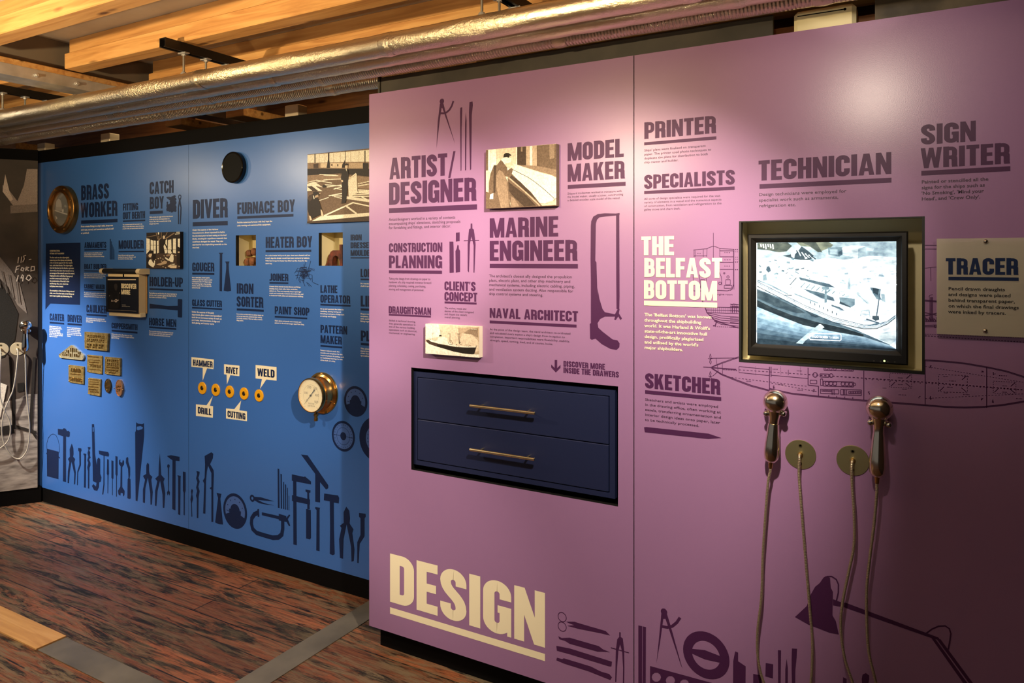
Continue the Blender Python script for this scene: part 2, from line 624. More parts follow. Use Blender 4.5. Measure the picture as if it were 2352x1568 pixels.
def shape(parent, name, tr, polys, material, Y, lay=1, holes=None, lines=None, rounds=None, label=None):
    """polys: outlines; lines: (points, half width px); rounds: (centre, vertical radius px, inner radius px or 0)"""
    y = Y - .0007 * lay
    mb = MB(); mi = mb.m(material)
    rank = 0
    def up(v):
        return (v[0], v[1] - .00004 * (rank % 10), v[2])
    for k, p in enumerate(polys or []):
        rank = k
        lp = [[at(*tr(q), y - .00004 * k) for q in p]]
        if holes and k in holes:
            lp += [[at(*tr(q), y) for q in hp] for hp in holes[k]]
        mb.tri(lp, mi)
    for pts, hw in lines or []:
        rank += 1
        a = [at(*tr(q), y) for q in pts]
        c = at(*tr(pts[0]), y)
        d = at(*tr((pts[0][0], pts[0][1] + hw)), y)
        for q in _stroke([(v.x, v.z) for v in a], abs(c.z - d.z), False):
            mb.face([up((x, y, z)) for x, z in q], mi)
    for c, ro, ri in rounds or []:
        rank += 1
        C0 = at(*tr(c), y)
        R0 = abs(C0.z - at(*tr((c[0], c[1] - ro)), y).z)
        out = [(C0.x + R0 * math.cos(2 * math.pi * i / 40), y, C0.z + R0 * math.sin(2 * math.pi * i / 40)) for i in range(40)]
        if ri:
            R1 = abs(C0.z - at(*tr((c[0], c[1] - ri)), y).z)
            inn = [(C0.x + R1 * math.cos(2 * math.pi * i / 40), y, C0.z + R1 * math.sin(2 * math.pi * i / 40)) for i in range(40)]
            for i in range(40):
                j = (i + 1) % 40
                mb.face([up(p) for p in (out[i], out[j], inn[j], inn[i])], mi)
        else:
            mb.face([up(p) for p in out], mi)
    o = mb.build(name, None, parent)
    if label: o['label'] = label
    return o

def picture(parent, name, pos, layers, step=0.00025):
    """pos(p, depth) -> 3-D point; layers: (material, polygon) or (material, points, half width px) painted in order"""
    mb = MB()
    for k, l in enumerate(layers):
        mi = mb.m(l[0])
        off = step * (k + 1)
        if len(l) == 2:
            mb.tri([[pos(q, off) for q in l[1]]], mi)
        else:
            for q in _stroke(l[1], l[2], False):
                mb.face([pos(v, off) for v in q], mi)
    return mb.build(name, None, parent)

def panel_mesh(x0, x1, z0, z1, yf, yb, holes, front, edge):
    xs = sorted({x0, x1} | {h[k] for h in holes for k in (0, 1)})
    zs = sorted({z0, z1} | {h[k] for h in holes for k in (2, 3)})
    mb = MB(); mf = mb.m(front); me = mb.m(edge)
    def solid(i, j):
        if i < 0 or j < 0 or i >= len(xs) - 1 or j >= len(zs) - 1:
            return False
        cx, cz = (xs[i] + xs[i + 1]) / 2, (zs[j] + zs[j + 1]) / 2
        return not any(h[0] < cx < h[1] and h[2] < cz < h[3] for h in holes)
    for i in range(len(xs) - 1):
        for j in range(len(zs) - 1):
            if not solid(i, j):
                continue
            a, b, c, d = xs[i], xs[i + 1], zs[j], zs[j + 1]
            mb.face([(a, yf, c), (b, yf, c), (b, yf, d), (a, yf, d)], mf)
            mb.face([(a, yb, d), (b, yb, d), (b, yb, c), (a, yb, c)], me)
            if not solid(i - 1, j): mb.face([(a, yf, c), (a, yf, d), (a, yb, d), (a, yb, c)], me)
            if not solid(i + 1, j): mb.face([(b, yf, d), (b, yf, c), (b, yb, c), (b, yb, d)], me)
            if not solid(i, j - 1): mb.face([(b, yf, c), (a, yf, c), (a, yb, c), (b, yb, c)], me)
            if not solid(i, j + 1): mb.face([(a, yf, d), (b, yf, d), (b, yb, d), (a, yb, d)], me)
    return mb

def niche_mesh(x0, x1, z0, z1, yf, yb, t=0.004):
    """open box behind a hole: floor, ceiling, sides and back as solid boards"""
    mb = MB()
    mb.box(x0 - t, x0, yf, yb, z0 - t, z1 + t)
    mb.box(x1, x1 + t, yf, yb, z0 - t, z1 + t)
    mb.box(x0, x1, yf, yb, z0 - t, z0)
    mb.box(x0, x1, yf, yb, z1, z1 + t)
    mb.box(x0 - t, x1 + t, yb, yb + t, z0 - t, z1 + t)
    return mb
# ------------------------------------------------------------------ materials of the place
def panel_material(name, col):
    m = bpy.data.materials.new(name)
    m.use_nodes = True
    nt = m.node_tree
    b = nt.nodes['Principled BSDF']
    b.inputs['Base Color'].default_value = col
    b.inputs['Roughness'].default_value = 0.30
    b.inputs['Specular IOR Level'].default_value = 0.6
    tc = nt.nodes.new('ShaderNodeTexCoord')
    n = nt.nodes.new('ShaderNodeTexNoise')
    n.inputs['Scale'].default_value = 420
    n.inputs['Detail'].default_value = 2
    bp = nt.nodes.new('ShaderNodeBump')
    bp.inputs['Strength'].default_value = 0.10
    bp.inputs['Distance'].default_value = 0.0012
    nt.links.new(tc.outputs['Object'], n.inputs['Vector'])
    nt.links.new(n.outputs['Fac'], bp.inputs['Height'])
    nt.links.new(bp.outputs['Normal'], b.inputs['Normal'])
    return m

M_PURPLE = panel_material('purple_laminate', (0.34, 0.18, 0.36, 1))
M_BLUE = panel_material('blue_laminate', (0.045, 0.155, 0.50, 1))
M_EDGE = mat('black_board', rgb(14, 13, 12), 0.55)
M_BLACK = mat('black_paint', rgb(9, 8, 8), 0.65, spec=0.1)
M_PLUM = mat('plum_ink', (0.070, 0.018, 0.075, 1), 0.42, spec=0.3)
M_NAVY = mat('navy_ink', (0.006, 0.018, 0.072, 1), 0.42, spec=0.3)
M_CREAM = mat('cream_ink', rgb(252, 240, 205), 0.5)
M_WHITE = mat('white_ink', rgb(250, 245, 238), 0.5)
M_TEXT = mat('dark_text_ink', (0.05, 0.018, 0.05, 1), 0.5)
M_BOARD = noisy('grey_board', [(0.3, rgb(38, 34, 29)), (0.7, rgb(62, 56, 48))], 7, (1, 1, 1), 0.55)
M_BRASS = mat('brass', (0.62, 0.40, 0.13, 1), 0.28, 1.0, bump=(60, 0.08, 0.002))
M_BRASS_OLD = noisy('cast_brass', [(0.3, (0.26, 0.17, 0.05, 1)), (0.65, (0.52, 0.36, 0.13, 1))], 60, (1, 1, 1), 0.40, 0.6, bump=0.3, dist=0.002)
M_STEEL = mat('brushed_steel', (0.80, 0.71, 0.54, 1), 0.17, 1.0)
M_CHROME = mat('chrome', (0.70, 0.66, 0.58, 1), 0.10, 1.0)
M_ZINC = noisy('galvanised_steel', [(0.35, (0.46, 0.45, 0.43, 1)), (0.65, (0.64, 0.62, 0.60, 1))], 14, (1, 1, 1), 0.45, 0.6)
M_CREAMPAINT = mat('cream_board', rgb(226, 214, 170), 0.5)

def foil(name, ribs=0.0):
    m = bpy.data.materials.new(name)
    m.use_nodes = True
    nt = m.node_tree
    b = nt.nodes['Principled BSDF']
    b.inputs['Base Color'].default_value = (0.95, 0.83, 0.60, 1)
    b.inputs['Metallic'].default_value = 1.0
    b.inputs['Roughness'].default_value = 0.30
    tc = nt.nodes.new('ShaderNodeTexCoord')
    mp = nt.nodes.new('ShaderNodeMapping')
    mp.inputs['Scale'].default_value = (0.8, 1, 1)
    n = nt.nodes.new('ShaderNodeTexNoise')
    n.inputs['Scale'].default_value = 75
    n.inputs['Detail'].default_value = 5
    n.inputs['Roughness'].default_value = 0.65
    big = nt.nodes.new('ShaderNodeTexNoise')
    big.inputs['Scale'].default_value = 2.2
    rr = nt.nodes.new('ShaderNodeMapRange')
    rr.inputs['From Min'].default_value = 0.42
    rr.inputs['From Max'].default_value = 0.68
    mul = nt.nodes.new('ShaderNodeMath'); mul.operation = 'MULTIPLY'
    bp = nt.nodes.new('ShaderNodeBump')
    bp.inputs['Strength'].default_value = 1.0
    bp.inputs['Distance'].default_value = 0.007
    L = nt.links.new
    L(tc.outputs['Object'], mp.inputs['Vector'])
    L(mp.outputs['Vector'], n.inputs['Vector'])
    L(tc.outputs['Object'], big.inputs['Vector'])
    L(big.outputs['Fac'], rr.inputs['Value'])
    rr.inputs['To Min'].default_value = 0.30
    L(n.outputs['Fac'], mul.inputs[0]); L(rr.outputs['Result'], mul.inputs[1])
    h = mul.outputs[0]
    if ribs:
        w = nt.nodes.new('ShaderNodeTexWave')
        w.inputs['Scale'].default_value = ribs
        w.inputs['Distortion'].default_value = 0.4
        L(tc.outputs['Object'], w.inputs['Vector'])
        ml = nt.nodes.new('ShaderNodeMath'); ml.operation = 'MULTIPLY'
        ml.inputs[1].default_value = 0.35
        ad = nt.nodes.new('ShaderNodeMath'); ad.operation = 'ADD'
        L(w.outputs['Fac'], ml.inputs[0]); L(ml.outputs[0], ad.inputs[0]); L(h, ad.inputs[1])
        h = ad.outputs[0]
    L(h, bp.inputs['Height'])
    L(bp.outputs['Normal'], b.inputs['Normal'])
    return m

def wood(name, dark, mid, light, seed=0.0, rough=0.5):
    m = bpy.data.materials.new(name)
    m.use_nodes = True
    nt = m.node_tree
    L = nt.links.new
    b = nt.nodes['Principled BSDF']
    b.inputs['Roughness'].default_value = rough
    tc = nt.nodes.new('ShaderNodeTexCoord')
    mp = nt.nodes.new('ShaderNodeMapping')
    mp.inputs['Location'].default_value = (seed, seed * 1.7, seed * .3)
    mp.inputs['Scale'].default_value = (0.7, 11, 11)
    n = nt.nodes.new('ShaderNodeTexNoise')
    n.inputs['Scale'].default_value = 3.0
    n.inputs['Detail'].default_value = 7
    n.inputs['Distortion'].default_value = 0.9
    r = nt.nodes.new('ShaderNodeValToRGB')
    e = r.color_ramp.elements
    e[0].position = .28; e[0].color = dark
    e[1].position = .72; e[1].color = light
    k = e.new(.5); k.color = mid
    vo = nt.nodes.new('ShaderNodeTexVoronoi')
    vo.inputs['Scale'].default_value = 1.0
    mp2 = nt.nodes.new('ShaderNodeMapping')
    mp2.inputs['Location'].default_value = (seed * 2.1, seed, seed * .7)
    mp2.inputs['Scale'].default_value = (3.2, 11, 11)
    kr = nt.nodes.new('ShaderNodeValToRGB')
    kr.color_ramp.elements[0].position = .06; kr.color_ramp.elements[0].color = (.10, .035, .01, 1)
    kr.color_ramp.elements[1].position = .17; kr.color_ramp.elements[1].color = (1, 1, 1, 1)
    mx = nt.nodes.new('ShaderNodeMix'); mx.data_type = 'RGBA'; mx.blend_type = 'MULTIPLY'
    mx.inputs['Factor'].default_value = .85
    L(tc.outputs['Object'], mp.inputs['Vector']); L(mp.outputs['Vector'], n.inputs['Vector'])
    L(tc.outputs['Object'], mp2.inputs['Vector']); L(mp2.outputs['Vector'], vo.inputs['Vector'])
    L(n.outputs['Fac'], r.inputs['Fac']); L(vo.outputs['Distance'], kr.inputs['Fac'])
    L(r.outputs['Color'], mx.inputs['A']); L(kr.outputs['Color'], mx.inputs['B'])
    L(mx.outputs['Result'], b.inputs['Base Color'])
    return m

def floor_material():
    m = bpy.data.materials.new('worn_floorboards')
    m.use_nodes = True
    nt = m.node_tree
    L = nt.links.new
    N = nt.nodes.new
    b = nt.nodes['Principled BSDF']
    tc = N('ShaderNodeTexCoord')
    br = N('ShaderNodeTexBrick')
    br.inputs['Scale'].default_value = 1.0
    br.inputs['Brick Width'].default_value = 3.1
    br.inputs['Row Height'].default_value = 0.135
    br.inputs['Mortar Size'].default_value = 0.004
    br.inputs['Mortar Smooth'].default_value = 0.3
    br.inputs['Bias'].default_value = 0.0
    br.inputs['Color1'].default_value = (0.15, 0.055, 0.026, 1)
    br.inputs['Color2'].default_value = (0.33, 0.110, 0.046, 1)
    br.inputs['Mortar'].default_value = (0.010, 0.007, 0.004, 1)
    L(tc.outputs['Object'], br.inputs['Vector'])
    def noise(scale, stretch, detail, rough=.6, dist=0.0):
        mp = N('ShaderNodeMapping'); mp.inputs['Scale'].default_value = stretch
        n = N('ShaderNodeTexNoise'); n.inputs['Scale'].default_value = scale
        n.inputs['Detail'].default_value = detail; n.inputs['Roughness'].default_value = rough
        n.inputs['Distortion'].default_value = dist
        L(tc.outputs['Object'], mp.inputs['Vector']); L(mp.outputs['Vector'], n.inputs['Vector'])
        return n
    def ramp(n, p0, p1, c0=(0, 0, 0, 1), c1=(1, 1, 1, 1)):
        r = N('ShaderNodeValToRGB')
        r.color_ramp.elements[0].position = p0; r.color_ramp.elements[0].color = c0
        r.color_ramp.elements[1].position = p1; r.color_ramp.elements[1].color = c1
        L(n.outputs['Fac'], r.inputs['Fac'])
        return r
    def mix(a, bcol, fac, mode='MIX'):
        x = N('ShaderNodeMix'); x.data_type = 'RGBA'; x.blend_type = mode
        L(fac, x.inputs['Factor'])
        if isinstance(a, tuple): x.inputs['A'].default_value = a
        else: L(a, x.inputs['A'])
        if isinstance(bcol, tuple): x.inputs['B'].default_value = bcol
        else: L(bcol, x.inputs['B'])
        return x.outputs['Result']
    grain = noise(11, (0.45, 8, 1), 10, .75, .4)
    g = ramp(grain, .32, .70, (.35, .32, .30, 1), (1.7, 1.7, 1.7, 1))
    one = N('ShaderNodeValue'); one.outputs[0].default_value = 1.0
    col = mix(br.outputs['Color'], g.outputs['Color'], one.outputs[0], 'MULTIPLY')
    zone = noise(0.9, (0.8, 1.3, 1), 3, .5)
    zr = ramp(zone, .34, .60)
    grime = noise(3.0, (0.7, 5.0, 1), 12, .74, .5)
    gr = ramp(grime, .48, .56)
    col = mix(col, (0.016, 0.012, 0.008, 1), gr.outputs['Color'])
    tan_n = noise(5.5, (0.8, 5.5, 1), 12, .80, .9)
    tr_ = ramp(tan_n, .46, .57)
    tz = N('ShaderNodeMath'); tz.operation = 'MULTIPLY'
    L(tr_.outputs['Color'], tz.inputs[0]); L(zr.outputs['Color'], tz.inputs[1])
    col = mix(col, (0.21, 0.15, 0.085, 1), tz.outputs[0])
    dark = noise(4.6, (.6, 5.5, 1), 12, .8, .9)
    dr = ramp(dark, .56, .63)
    col = mix(col, (0.010, 0.008, 0.006, 1), dr.outputs['Color'])
    L(col, b.inputs['Base Color'])
    rg = ramp(grime, .40, .65, (.34, .34, .34, 1), (.62, .62, .62, 1))
    L(rg.outputs['Color'], b.inputs['Roughness'])
    bp = N('ShaderNodeBump'); bp.inputs['Strength'].default_value = .5; bp.inputs['Distance'].default_value = .006
    L(grain.outputs['Fac'], bp.inputs['Height']); L(bp.outputs['Normal'], b.inputs['Normal'])
    return m

M_PINE = wood('pine', (.46, .20, .055, 1), (.66, .34, .11, 1), (.78, .46, .17, 1))
M_PINE2 = wood('pine_upper', (.40, .18, .055, 1), (.58, .29, .09, 1), (.68, .38, .14, 1), 3.3)
M_OLDPINE = wood('old_timber', (.16, .06, .02, 1), (.28, .11, .035, 1), (.38, .16, .05, 1), 7.1)

# ------------------------------------------------------------------ the room
mb = MB(); mb.box(-9, 4, -4.2, 3.9, -0.05, 0.0)
o = mb.build('floor', floor_material()); struct(o)
DECK = EYE + 1.145
mb = MB(); mb.box(-9, 4, -4.2, 3.9, DECK, DECK + .05)
o = mb.build('ceiling', noisy('ceiling_board', [(0.3, rgb(188, 178, 164)), (0.7, rgb(206, 198, 184))], 5, (1, 1, 1), 0.8)); struct(o)
mb = MB(); mb.box(-9, 4, 3.9, 4.0, 0.0, DECK)
o = mb.build('wall_back', mat('dark_brick', rgb(52, 40, 32), 0.8)); struct(o)

mb = MB(); mb.box(0.95, 1.05, -4.2, 3.9, 0.0, DECK)
struct(mb.build('shade_wall_right', mat('shade_wall_dark', rgb(60, 52, 48), 0.8)))  # unseen wall added to block ambient light from the lower right

HEAD = EYE + 0.80
XL = at(848, 600, PY).x                      # left end of the purple run
XPL = at(874, 1400, 2.50).x                  # left end of its plinth
XB0 = at(88, 700, BY).x                      # corner with the mural
XSEAM = at(1456, 600, PY).x
XR = XSEAM + 1.22

mb = MB(); mb.box(XPL, XR, 2.50, 2.56, 0.0, ZB + .02)
struct(mb.build('baseboard_right', M_BLACK))
mb = MB(); mb.box(XB0 + .01, XL + .12, BY + .002, BY + .06, 0.0, ZB + .02)
struct(mb.build('baseboard_back', M_BLACK))
def mural_box(mb, u0, u1, z0, z1, n0, n1):
    """u along the mural away from the corner, n out of its face"""
    c = []
    for z in (z0, z1):
        for u, n in ((u0, n0), (u1, n0), (u1, n1), (u0, n1)):
            c.append(MUR_P + MUR_D * u + MUR_N * n + Vector((0, 0, z)))
    k = len(mb.v); mb.v += c
    for q in ((0, 1, 5, 4), (1, 2, 6, 5), (2, 3, 7, 6), (3, 0, 4, 7), (4, 5, 6, 7), (3, 2, 1, 0)):
        mb.f.append([k + i for i in q]); mb.mi.append(0)
mb = MB(); mural_box(mb, -0.02, 1.7, 0, ZB + .01, -.06, -.004)
struct(mb.build('baseboard_left', M_BLACK))

# dark boards above the panels
x1 = at(1775, 60, 2.475).x
mb = MB(); mb.box(XL + .045, x1, 2.476, 2.494, ZB + 2.1, HEAD)
mb.box(XL + .035, XL + .045, 2.470, 2.53, ZB + 2.1, HEAD + .004)
struct(mb.build('trim_1', M_BOARD))
x0 = at(2010, 40, 2.50).x
mb = MB(); mb.box(x0, XR, 2.492, 2.512, 2.25, DECK - .01)
struct(mb.build('trim_2', noisy('stained_board', [(0.35, rgb(52, 44, 34)), (0.62, rgb(104, 92, 72))], 6, (1, 1, 1), 0.6)))
mb = MB(); mb.box(XB0 - .06, XL + .12, BY + .003, BY + .025, 2.1, EYE + .777)
struct(mb.build('trim_3', M_BLACK))
mb = MB(); mural_box(mb, 0.0, 1.7, 2.401, 2.475, -.03, -.004)
struct(mb.build('trim_4', M_BLACK))
# ------------------------------------------------------------------ the display panels
PTOP = EYE + 0.7275
BTOP = EYE + 0.690
THK = 0.022
def hole_of(tr, pts, Y):
    """pixel corners -> (x0, x1, z0, z1)"""
    q = [at(*tr(p), Y) for p in pts]
    return (min(q[0].x, q[3].x), max(q[1].x, q[2].x), (q[2].z + q[3].z) / 2, (q[0].z + q[1].z) / 2)

TA = T(850, 200, .31887)
TB = T(850, 640, .35714)
TC = T(1450, 0, .38350)
TD = T(1450, 480, .34430)
TE = T(1680, 480, .30615)
TF = T(850, 1150, .26655)
TG = T(1450, 1150, .38350)
TM = T(1690, 480, .24876)
T1 = T(180, 400, .10629)
T2 = T(185, 540, .15940)
T3 = T(430, 440, .12330)
T4 = T(430, 570, .12115)
T5 = T(595, 520, .12756)
T6 = T(595, 650, .12756)
T7 = T(95, 540, .15936)
T8 = T(420, 780, .34429)
T9 = T(0, 720, .28055)
PX = lambda p: p

HD = hole_of(TB, [(265, 572), (1595, 690), (1592, 1462), (265, 1228)], PY)       # drawers
HM = hole_of(TM, [(30, 110), (1745, 68), (1740, 1520), (30, 1415)], PY)          # monitor
HN1 = hole_of(T3, [(908, 815), (1280, 805), (1275, 1383), (905, 1378)], BY)
HN2 = hole_of(T5, [(1078, 113), (1508, 105), (1508, 708), (1075, 708)], BY)
XS2 = at(433, 600, BY).x

def make_panel(x0, x1, top, Y, holes, front, label):
    e = empty('exhibition_panel', (round((x0 + x1) / 2, 3), Y, ZB), label, 'wall panel', None)
    mb = panel_mesh(x0, x1, ZB, top, Y, Y + THK, holes, front, M_EDGE)
    mb.build('board', None, e)
    return e
PL = make_panel(XL, XSEAM - .0015, PTOP, PY, [HD], M_PURPLE, 'purple display panel with the big cream word DESIGN and a drawer unit let into it')
PR = make_panel(XSEAM + .0015, XR, PTOP, PY, [HM], M_PURPLE, 'purple display panel on the far right with ship plan print around a recessed monitor')
BL = make_panel(XB0, XS2 - .001, BTOP, BY, [], M_BLUE, 'blue display panel next to the photo mural, carrying the porthole and brass plates')
BR = make_panel(XS2 + .001, XL + .12, BTOP, BY, [HN1, HN2], M_BLUE, 'blue display panel with two small niches, partly behind the purple panel')

# --- purple panel, left
heading(PL, TA, [("ARTIST/", 140, 512, 665, 615), ("DESIGNER", 137, 690, 848, 765)], (137, 872, 907, 770), M_PLUM, PY)
paragraph(PL, TA, 135, 942, (963, 1022), 650, ["Artist/designers worked in a variety of contexts", "encompassing ships' elevations, sketching proposals", "for furnishing and fittings, and interior décor."], M_TEXT, PY)
heading(PL, TA, [("CONSTRUCTION", 136, 1124, 1190, 520), ("PLANNING", 136, 1212, 1302, 519)], (136, 1318, 1340, 518), M_PLUM, PY)
paragraph(PL, TA, 135, 1369, (1385, 1462), 440, ["Taking the design from drawings on paper to", "handover of a ship required immense forward", "planning, scheduling, costing, purchasing,", "storing and management of personnel."], M_TEXT, PY)
heading(PL, TA, [("CLIENT'S", 536, 1398, 1463, 760), ("CONCEPT", 536, 1474, 1538, 772)], (537, 1543, 1557, 767), M_PLUM, PY)
paragraph(PL, TB, 479, 181, (194, 252), 666, ["The wishes, needs and", "desires of the client instigated", "and shaped the vessel's", "overall planning."], M_TEXT, PY)
heading(PL, TA, [("MARINE", 862, 945, 1084, 1355), ("ENGINEER", 862, 1108, 1250, 1493)], (862, 1272, 1302, 1497), M_PLUM, PY)
paragraph(PL, TA, 857, 1348, (1368, 1496), 1473, ["The architect's closest ally designed the propulsion", "plant, electric plant, and other ship machinery and", "mechanical systems, including electric cabling, piping,", "and ventilation system ducting. Also responsible for", "ship control systems and steering."], M_TEXT, PY, .004)
heading(PL, TA, [("MODEL", 1423, 405, 532, 1827), ("MAKER", 1423, 557, 682, 1834)], (1424, 705, 733, 1840), M_PLUM, PY)
paragraph(PL, TA, 1422, 758, (774, 822), 1823, ["Shipyard tradesmen worked in miniature with", "the model maker, usually a joiner, constructing", "a detailed wooden scale model of the vessel."], M_TEXT, PY)
heading(PL, TB, [("DRAUGHTSMAN", 120, 175, 222, 392)], (121, 225, 236, 391), M_PLUM, PY)
paragraph(PL, TB, 121, 261, (273, 352), 301, ["Skilled in technical drawing,", "they generally specialised in", "one of the various building", "operations such as electrical,", "mechanical, or engineering."], M_TEXT, PY)
heading(PL, TB, [("NAVAL ARCHITECT", 769, 187, 250, 1337)], (769, 268, 286, 1328), M_PLUM, PY)
paragraph(PL, TB, 770, 317, (330, 400), 1288, ["At the pivot of the design team, the naval architect co-ordinated", "and calculated every aspect a ship's design from inception to", "completion. Important responsibilities were floatability, stability,", "strength, speed, turning, load, and of course, looks."], M_TEXT, PY, .003)
heading(PL, TB, [("DISCOVER MORE", 1244, 527, 564, 1511), ("INSIDE THE DRAWERS", 1244, 569, 605, 1600)], None, M_PLUM, PY)
shape(PL, 'down_arrow', TB, [[(1187, 522), (1203, 522), (1203, 590), (1187, 590)], [(1165, 551), (1195, 582), (1225, 553), (1225, 571), (1195, 602), (1165, 570)]], M_PLUM, PY)
heading(PL, TF, [("DESIGN", 172, 452, 868, 1507)], (172, 915, 970, 1507), M_CREAM, PY, label='large cream word DESIGN with a thick line beneath')
# printed drawing tools
shape(PL, 'dividers_silhouette', TA, [[(503, 118), (528, 118), (545, 185), (612, 408), (602, 380), (520, 150), (515, 150), (500, 250), (478, 440), (487, 250)]], M_PLUM, PY,
      lines=[([(508, 188), (530, 189), (552, 181), (572, 163), (588, 135), (600, 100)], 7)], rounds=[((517, 102), 19, 0)])
shape(PL, 'paintbrush_silhouette', TA, [[(650, 148), (663, 145), (663, 170), (659, 300), (658, 600), (652, 605), (650, 400), (648, 180)]], M_PLUM, PY)
shape(PL, 'paintbrush_silhouette', TA, [[(690, 180), (695, 240), (692, 598), (684, 600), (684, 260)]], M_PLUM, PY)
shape(PL, 'paintbrush_silhouette', TA, [[(716, 108), (738, 103), (740, 130), (732, 200), (728, 590), (720, 600), (716, 400), (712, 180)]], M_PLUM, PY)
shape(PL, 'marker_pen_silhouette', TA, [[(572, 1112), (600, 1112), (602, 1180), (603, 1335), (573, 1338)]], M_PLUM, PY)
shape(PL, 'marker_pen_silhouette', TA, [[(618, 1048), (645, 1045), (645, 1108), (618, 1112)], [(630, 1135), (638, 1140), (640, 1165), (648, 1180), (648, 1330), (617, 1335), (615, 1180), (623, 1165)]], M_PLUM, PY)
shape(PL, 'compass_silhouette', TA, [[(725, 982), (736, 982), (737, 1018), (747, 1025), (752, 1060), (760, 1130), (752, 1335), (745, 1335), (746, 1140), (730, 1075), (719, 1130), (712, 1335), (703, 1322), (703, 1130), (710, 1050), (713, 1022), (724, 1018)], [(675, 1103), (785, 1100), (785, 1106), (675, 1109)]], M_PLUM, PY)
saw = [TA(p) for p in [(1593, 965), (1608, 932), (1640, 914), (1690, 908), (1770, 910), (1797, 906), (1797, 920), (1770, 924), (1690, 932), (1652, 937), (1634, 955), (1626, 985), (1622, 1250), (1630, 1262), (1638, 1500)]]
saw += [TB(p) for p in [(1463, 60), (1475, 130), (1495, 195), (1510, 215), (1575, 228), (1595, 190), (1605, 195), (1600, 222), (1620, 255), (1610, 265), (1596, 242), (1580, 265), (1570, 262), (1575, 243), (1510, 243), (1480, 258), (1463, 285), (1468, 315), (1495, 340), (1560, 390), (1590, 395), (1605, 415), (1603, 440), (1585, 457), (1545, 450), (1490, 420), (1450, 385), (1425, 392), (1415, 385), (1413, 290), (1420, 285), (1420, 0)]]
saw += [TA(p) for p in [(1588, 1250), (1590, 1000)]]
blade = [TA(p) for p in [(1772, 920), (1795, 920), (1797, 1500)]] + [TB(p) for p in [(1603, 195), (1585, 195), (1583, 0)]]
shape(PL, 'hacksaw_silhouette', PX, [saw, blade], M_PLUM, PY)
shape(PL, 'scissors_silhouette', TF, [[(1690, 1040), (1760, 1040), (1830, 1062), (2030, 1120), (2068, 1158), (1990, 1140), (1790, 1100), (1700, 1075), (1760, 1070), (1720, 1055)]], M_PLUM, PY, rounds=[((1655, 1000), 42, 36), ((1655, 1082), 42, 36)])
shape(PL, 'marker_pen_silhouette', TF, [[(1622, 1165), (1650, 1180), (1720, 1178), (1970, 1250), (2010, 1280), (2065, 1302), (2000, 1298), (1960, 1298), (1720, 1230), (1680, 1205), (1630, 1190)]], M_PLUM, PY)
shape(PL, 'marker_pen_silhouette', TF, [[(1605, 1248), (1720, 1270), (2070, 1380), (2085, 1385), (2080, 1425), (2060, 1425), (1720, 1320), (1610, 1290)]], M_PLUM, PY)
shape(PL, 'craft_knife_silhouette', TF, [[(1610, 1350), (1655, 1362), (1670, 1355), (1900, 1425), (1990, 1470), (2060, 1490), (2085, 1520), (2070, 1542), (1990, 1510), (1890, 1470), (1670, 1400), (1605, 1372)]], M_PLUM, PY)
shape(PL, 'compass_silhouette', TF, [[(2147, 1130), (2160, 1132), (2160, 1172), (2178, 1185), (2190, 1290), (2192, 1440), (2190, 1570), (2178, 1570), (2180, 1440), (2172, 1300), (2155, 1235), (2140, 1290), (2128, 1440), (2122, 1560), (2112, 1558), (2115, 1430), (2118, 1280), (2130, 1190), (2147, 1172)], [(2075, 1260), (2232, 1305), (2230, 1312), (2075, 1268)]], M_PLUM, PY)

# --- purple panel, right
heading(PR, TC, [("PRINTER", 78, 733, 833, 507)], (77, 852, 870, 509), M_PLUM, PY)
paragraph(PR, TC, 77, 893, (907, 979), 478, ["Ships' plans were finalised on transparent", "paper. The printer used photo techniques to", "duplicate the plans for distribution to both", "ship owner and builder."], M_TEXT, PY, .004)
heading(PR, TC, [("SPECIALISTS", 77, 1048, 1132, 620)], (77, 1143, 1162, 619), M_PLUM, PY)
paragraph(PR, TC, 77, 1184, (1197, 1261), 540, ["All sorts of design specialists were required for the vast", "variety of elements in a vessel and the numerous aspects", "of construction, from ventilation and refrigeration to the", "galley stove and chart desk."], M_TEXT, PY)
heading(PR, TC, [("TECHNICIAN", 762, 962, 1082, 1557)], (768, 1103, 1130, 1558), M_PLUM, PY)
paragraph(PR, TC, 764, 1155, (1174, 1241), 1288, ["Design technicians were employed for", "specialist work such as armaments,", "refrigeration etc."], M_TEXT, PY, .006)
heading(PR, TC, [("SIGN", 1735, 748, 867, 2063), ("WRITER", 1733, 888, 1008, 2267)], (1737, 1023, 1051, 2270), M_PLUM, PY)
paragraph(PR, TC, 1738, 1079, (1099, 1200), 2139, ["Painted or stencilled all the", "signs for the ships such as", "'No Smoking', 'Mind your", "Head', and 'Crew Only'."], M_TEXT, PY, .018)
heading(PR, TD, [("THE", 67, 183, 308, 285), ("BELFAST", 87, 327, 453, 606), ("BOTTOM", 85, 473, 598, 572)], (85, 610, 642, 573), M_CREAM, PY, label='cream words THE BELFAST BOTTOM', lay=3)
paragraph(PR, TD, 88, 692, (713, 932), 534, ["The 'Belfast Bottom' was known", "throughout the shipbuilding", "world. It was Harland & Wolff's", "state-of-the-art innovative hull", "design, prolifically plagiarised", "and utilised by the world's", "major shipbuilders."], M_CREAM, PY, .02, lay=3)
heading(PR, TD, [("SKETCHER", 92, 1093, 1192, 594)], (92, 1207, 1230, 600), M_PLUM, PY, lay=2)
paragraph(PR, TD, 91, 1260, (1277, 1411), 598, ["Sketchers and artists were employed", "in the drawing office, often working at", "easels, transferring ornamentation and", "interior design ideas onto paper, later", "to be technically processed."], M_TEXT, PY, .008)
shape(PR, 'pencil_silhouette', TD, [[(85, 1455), (100, 1453), (515, 1497), (600, 1526), (515, 1533), (90, 1488)]], M_PLUM, PY)

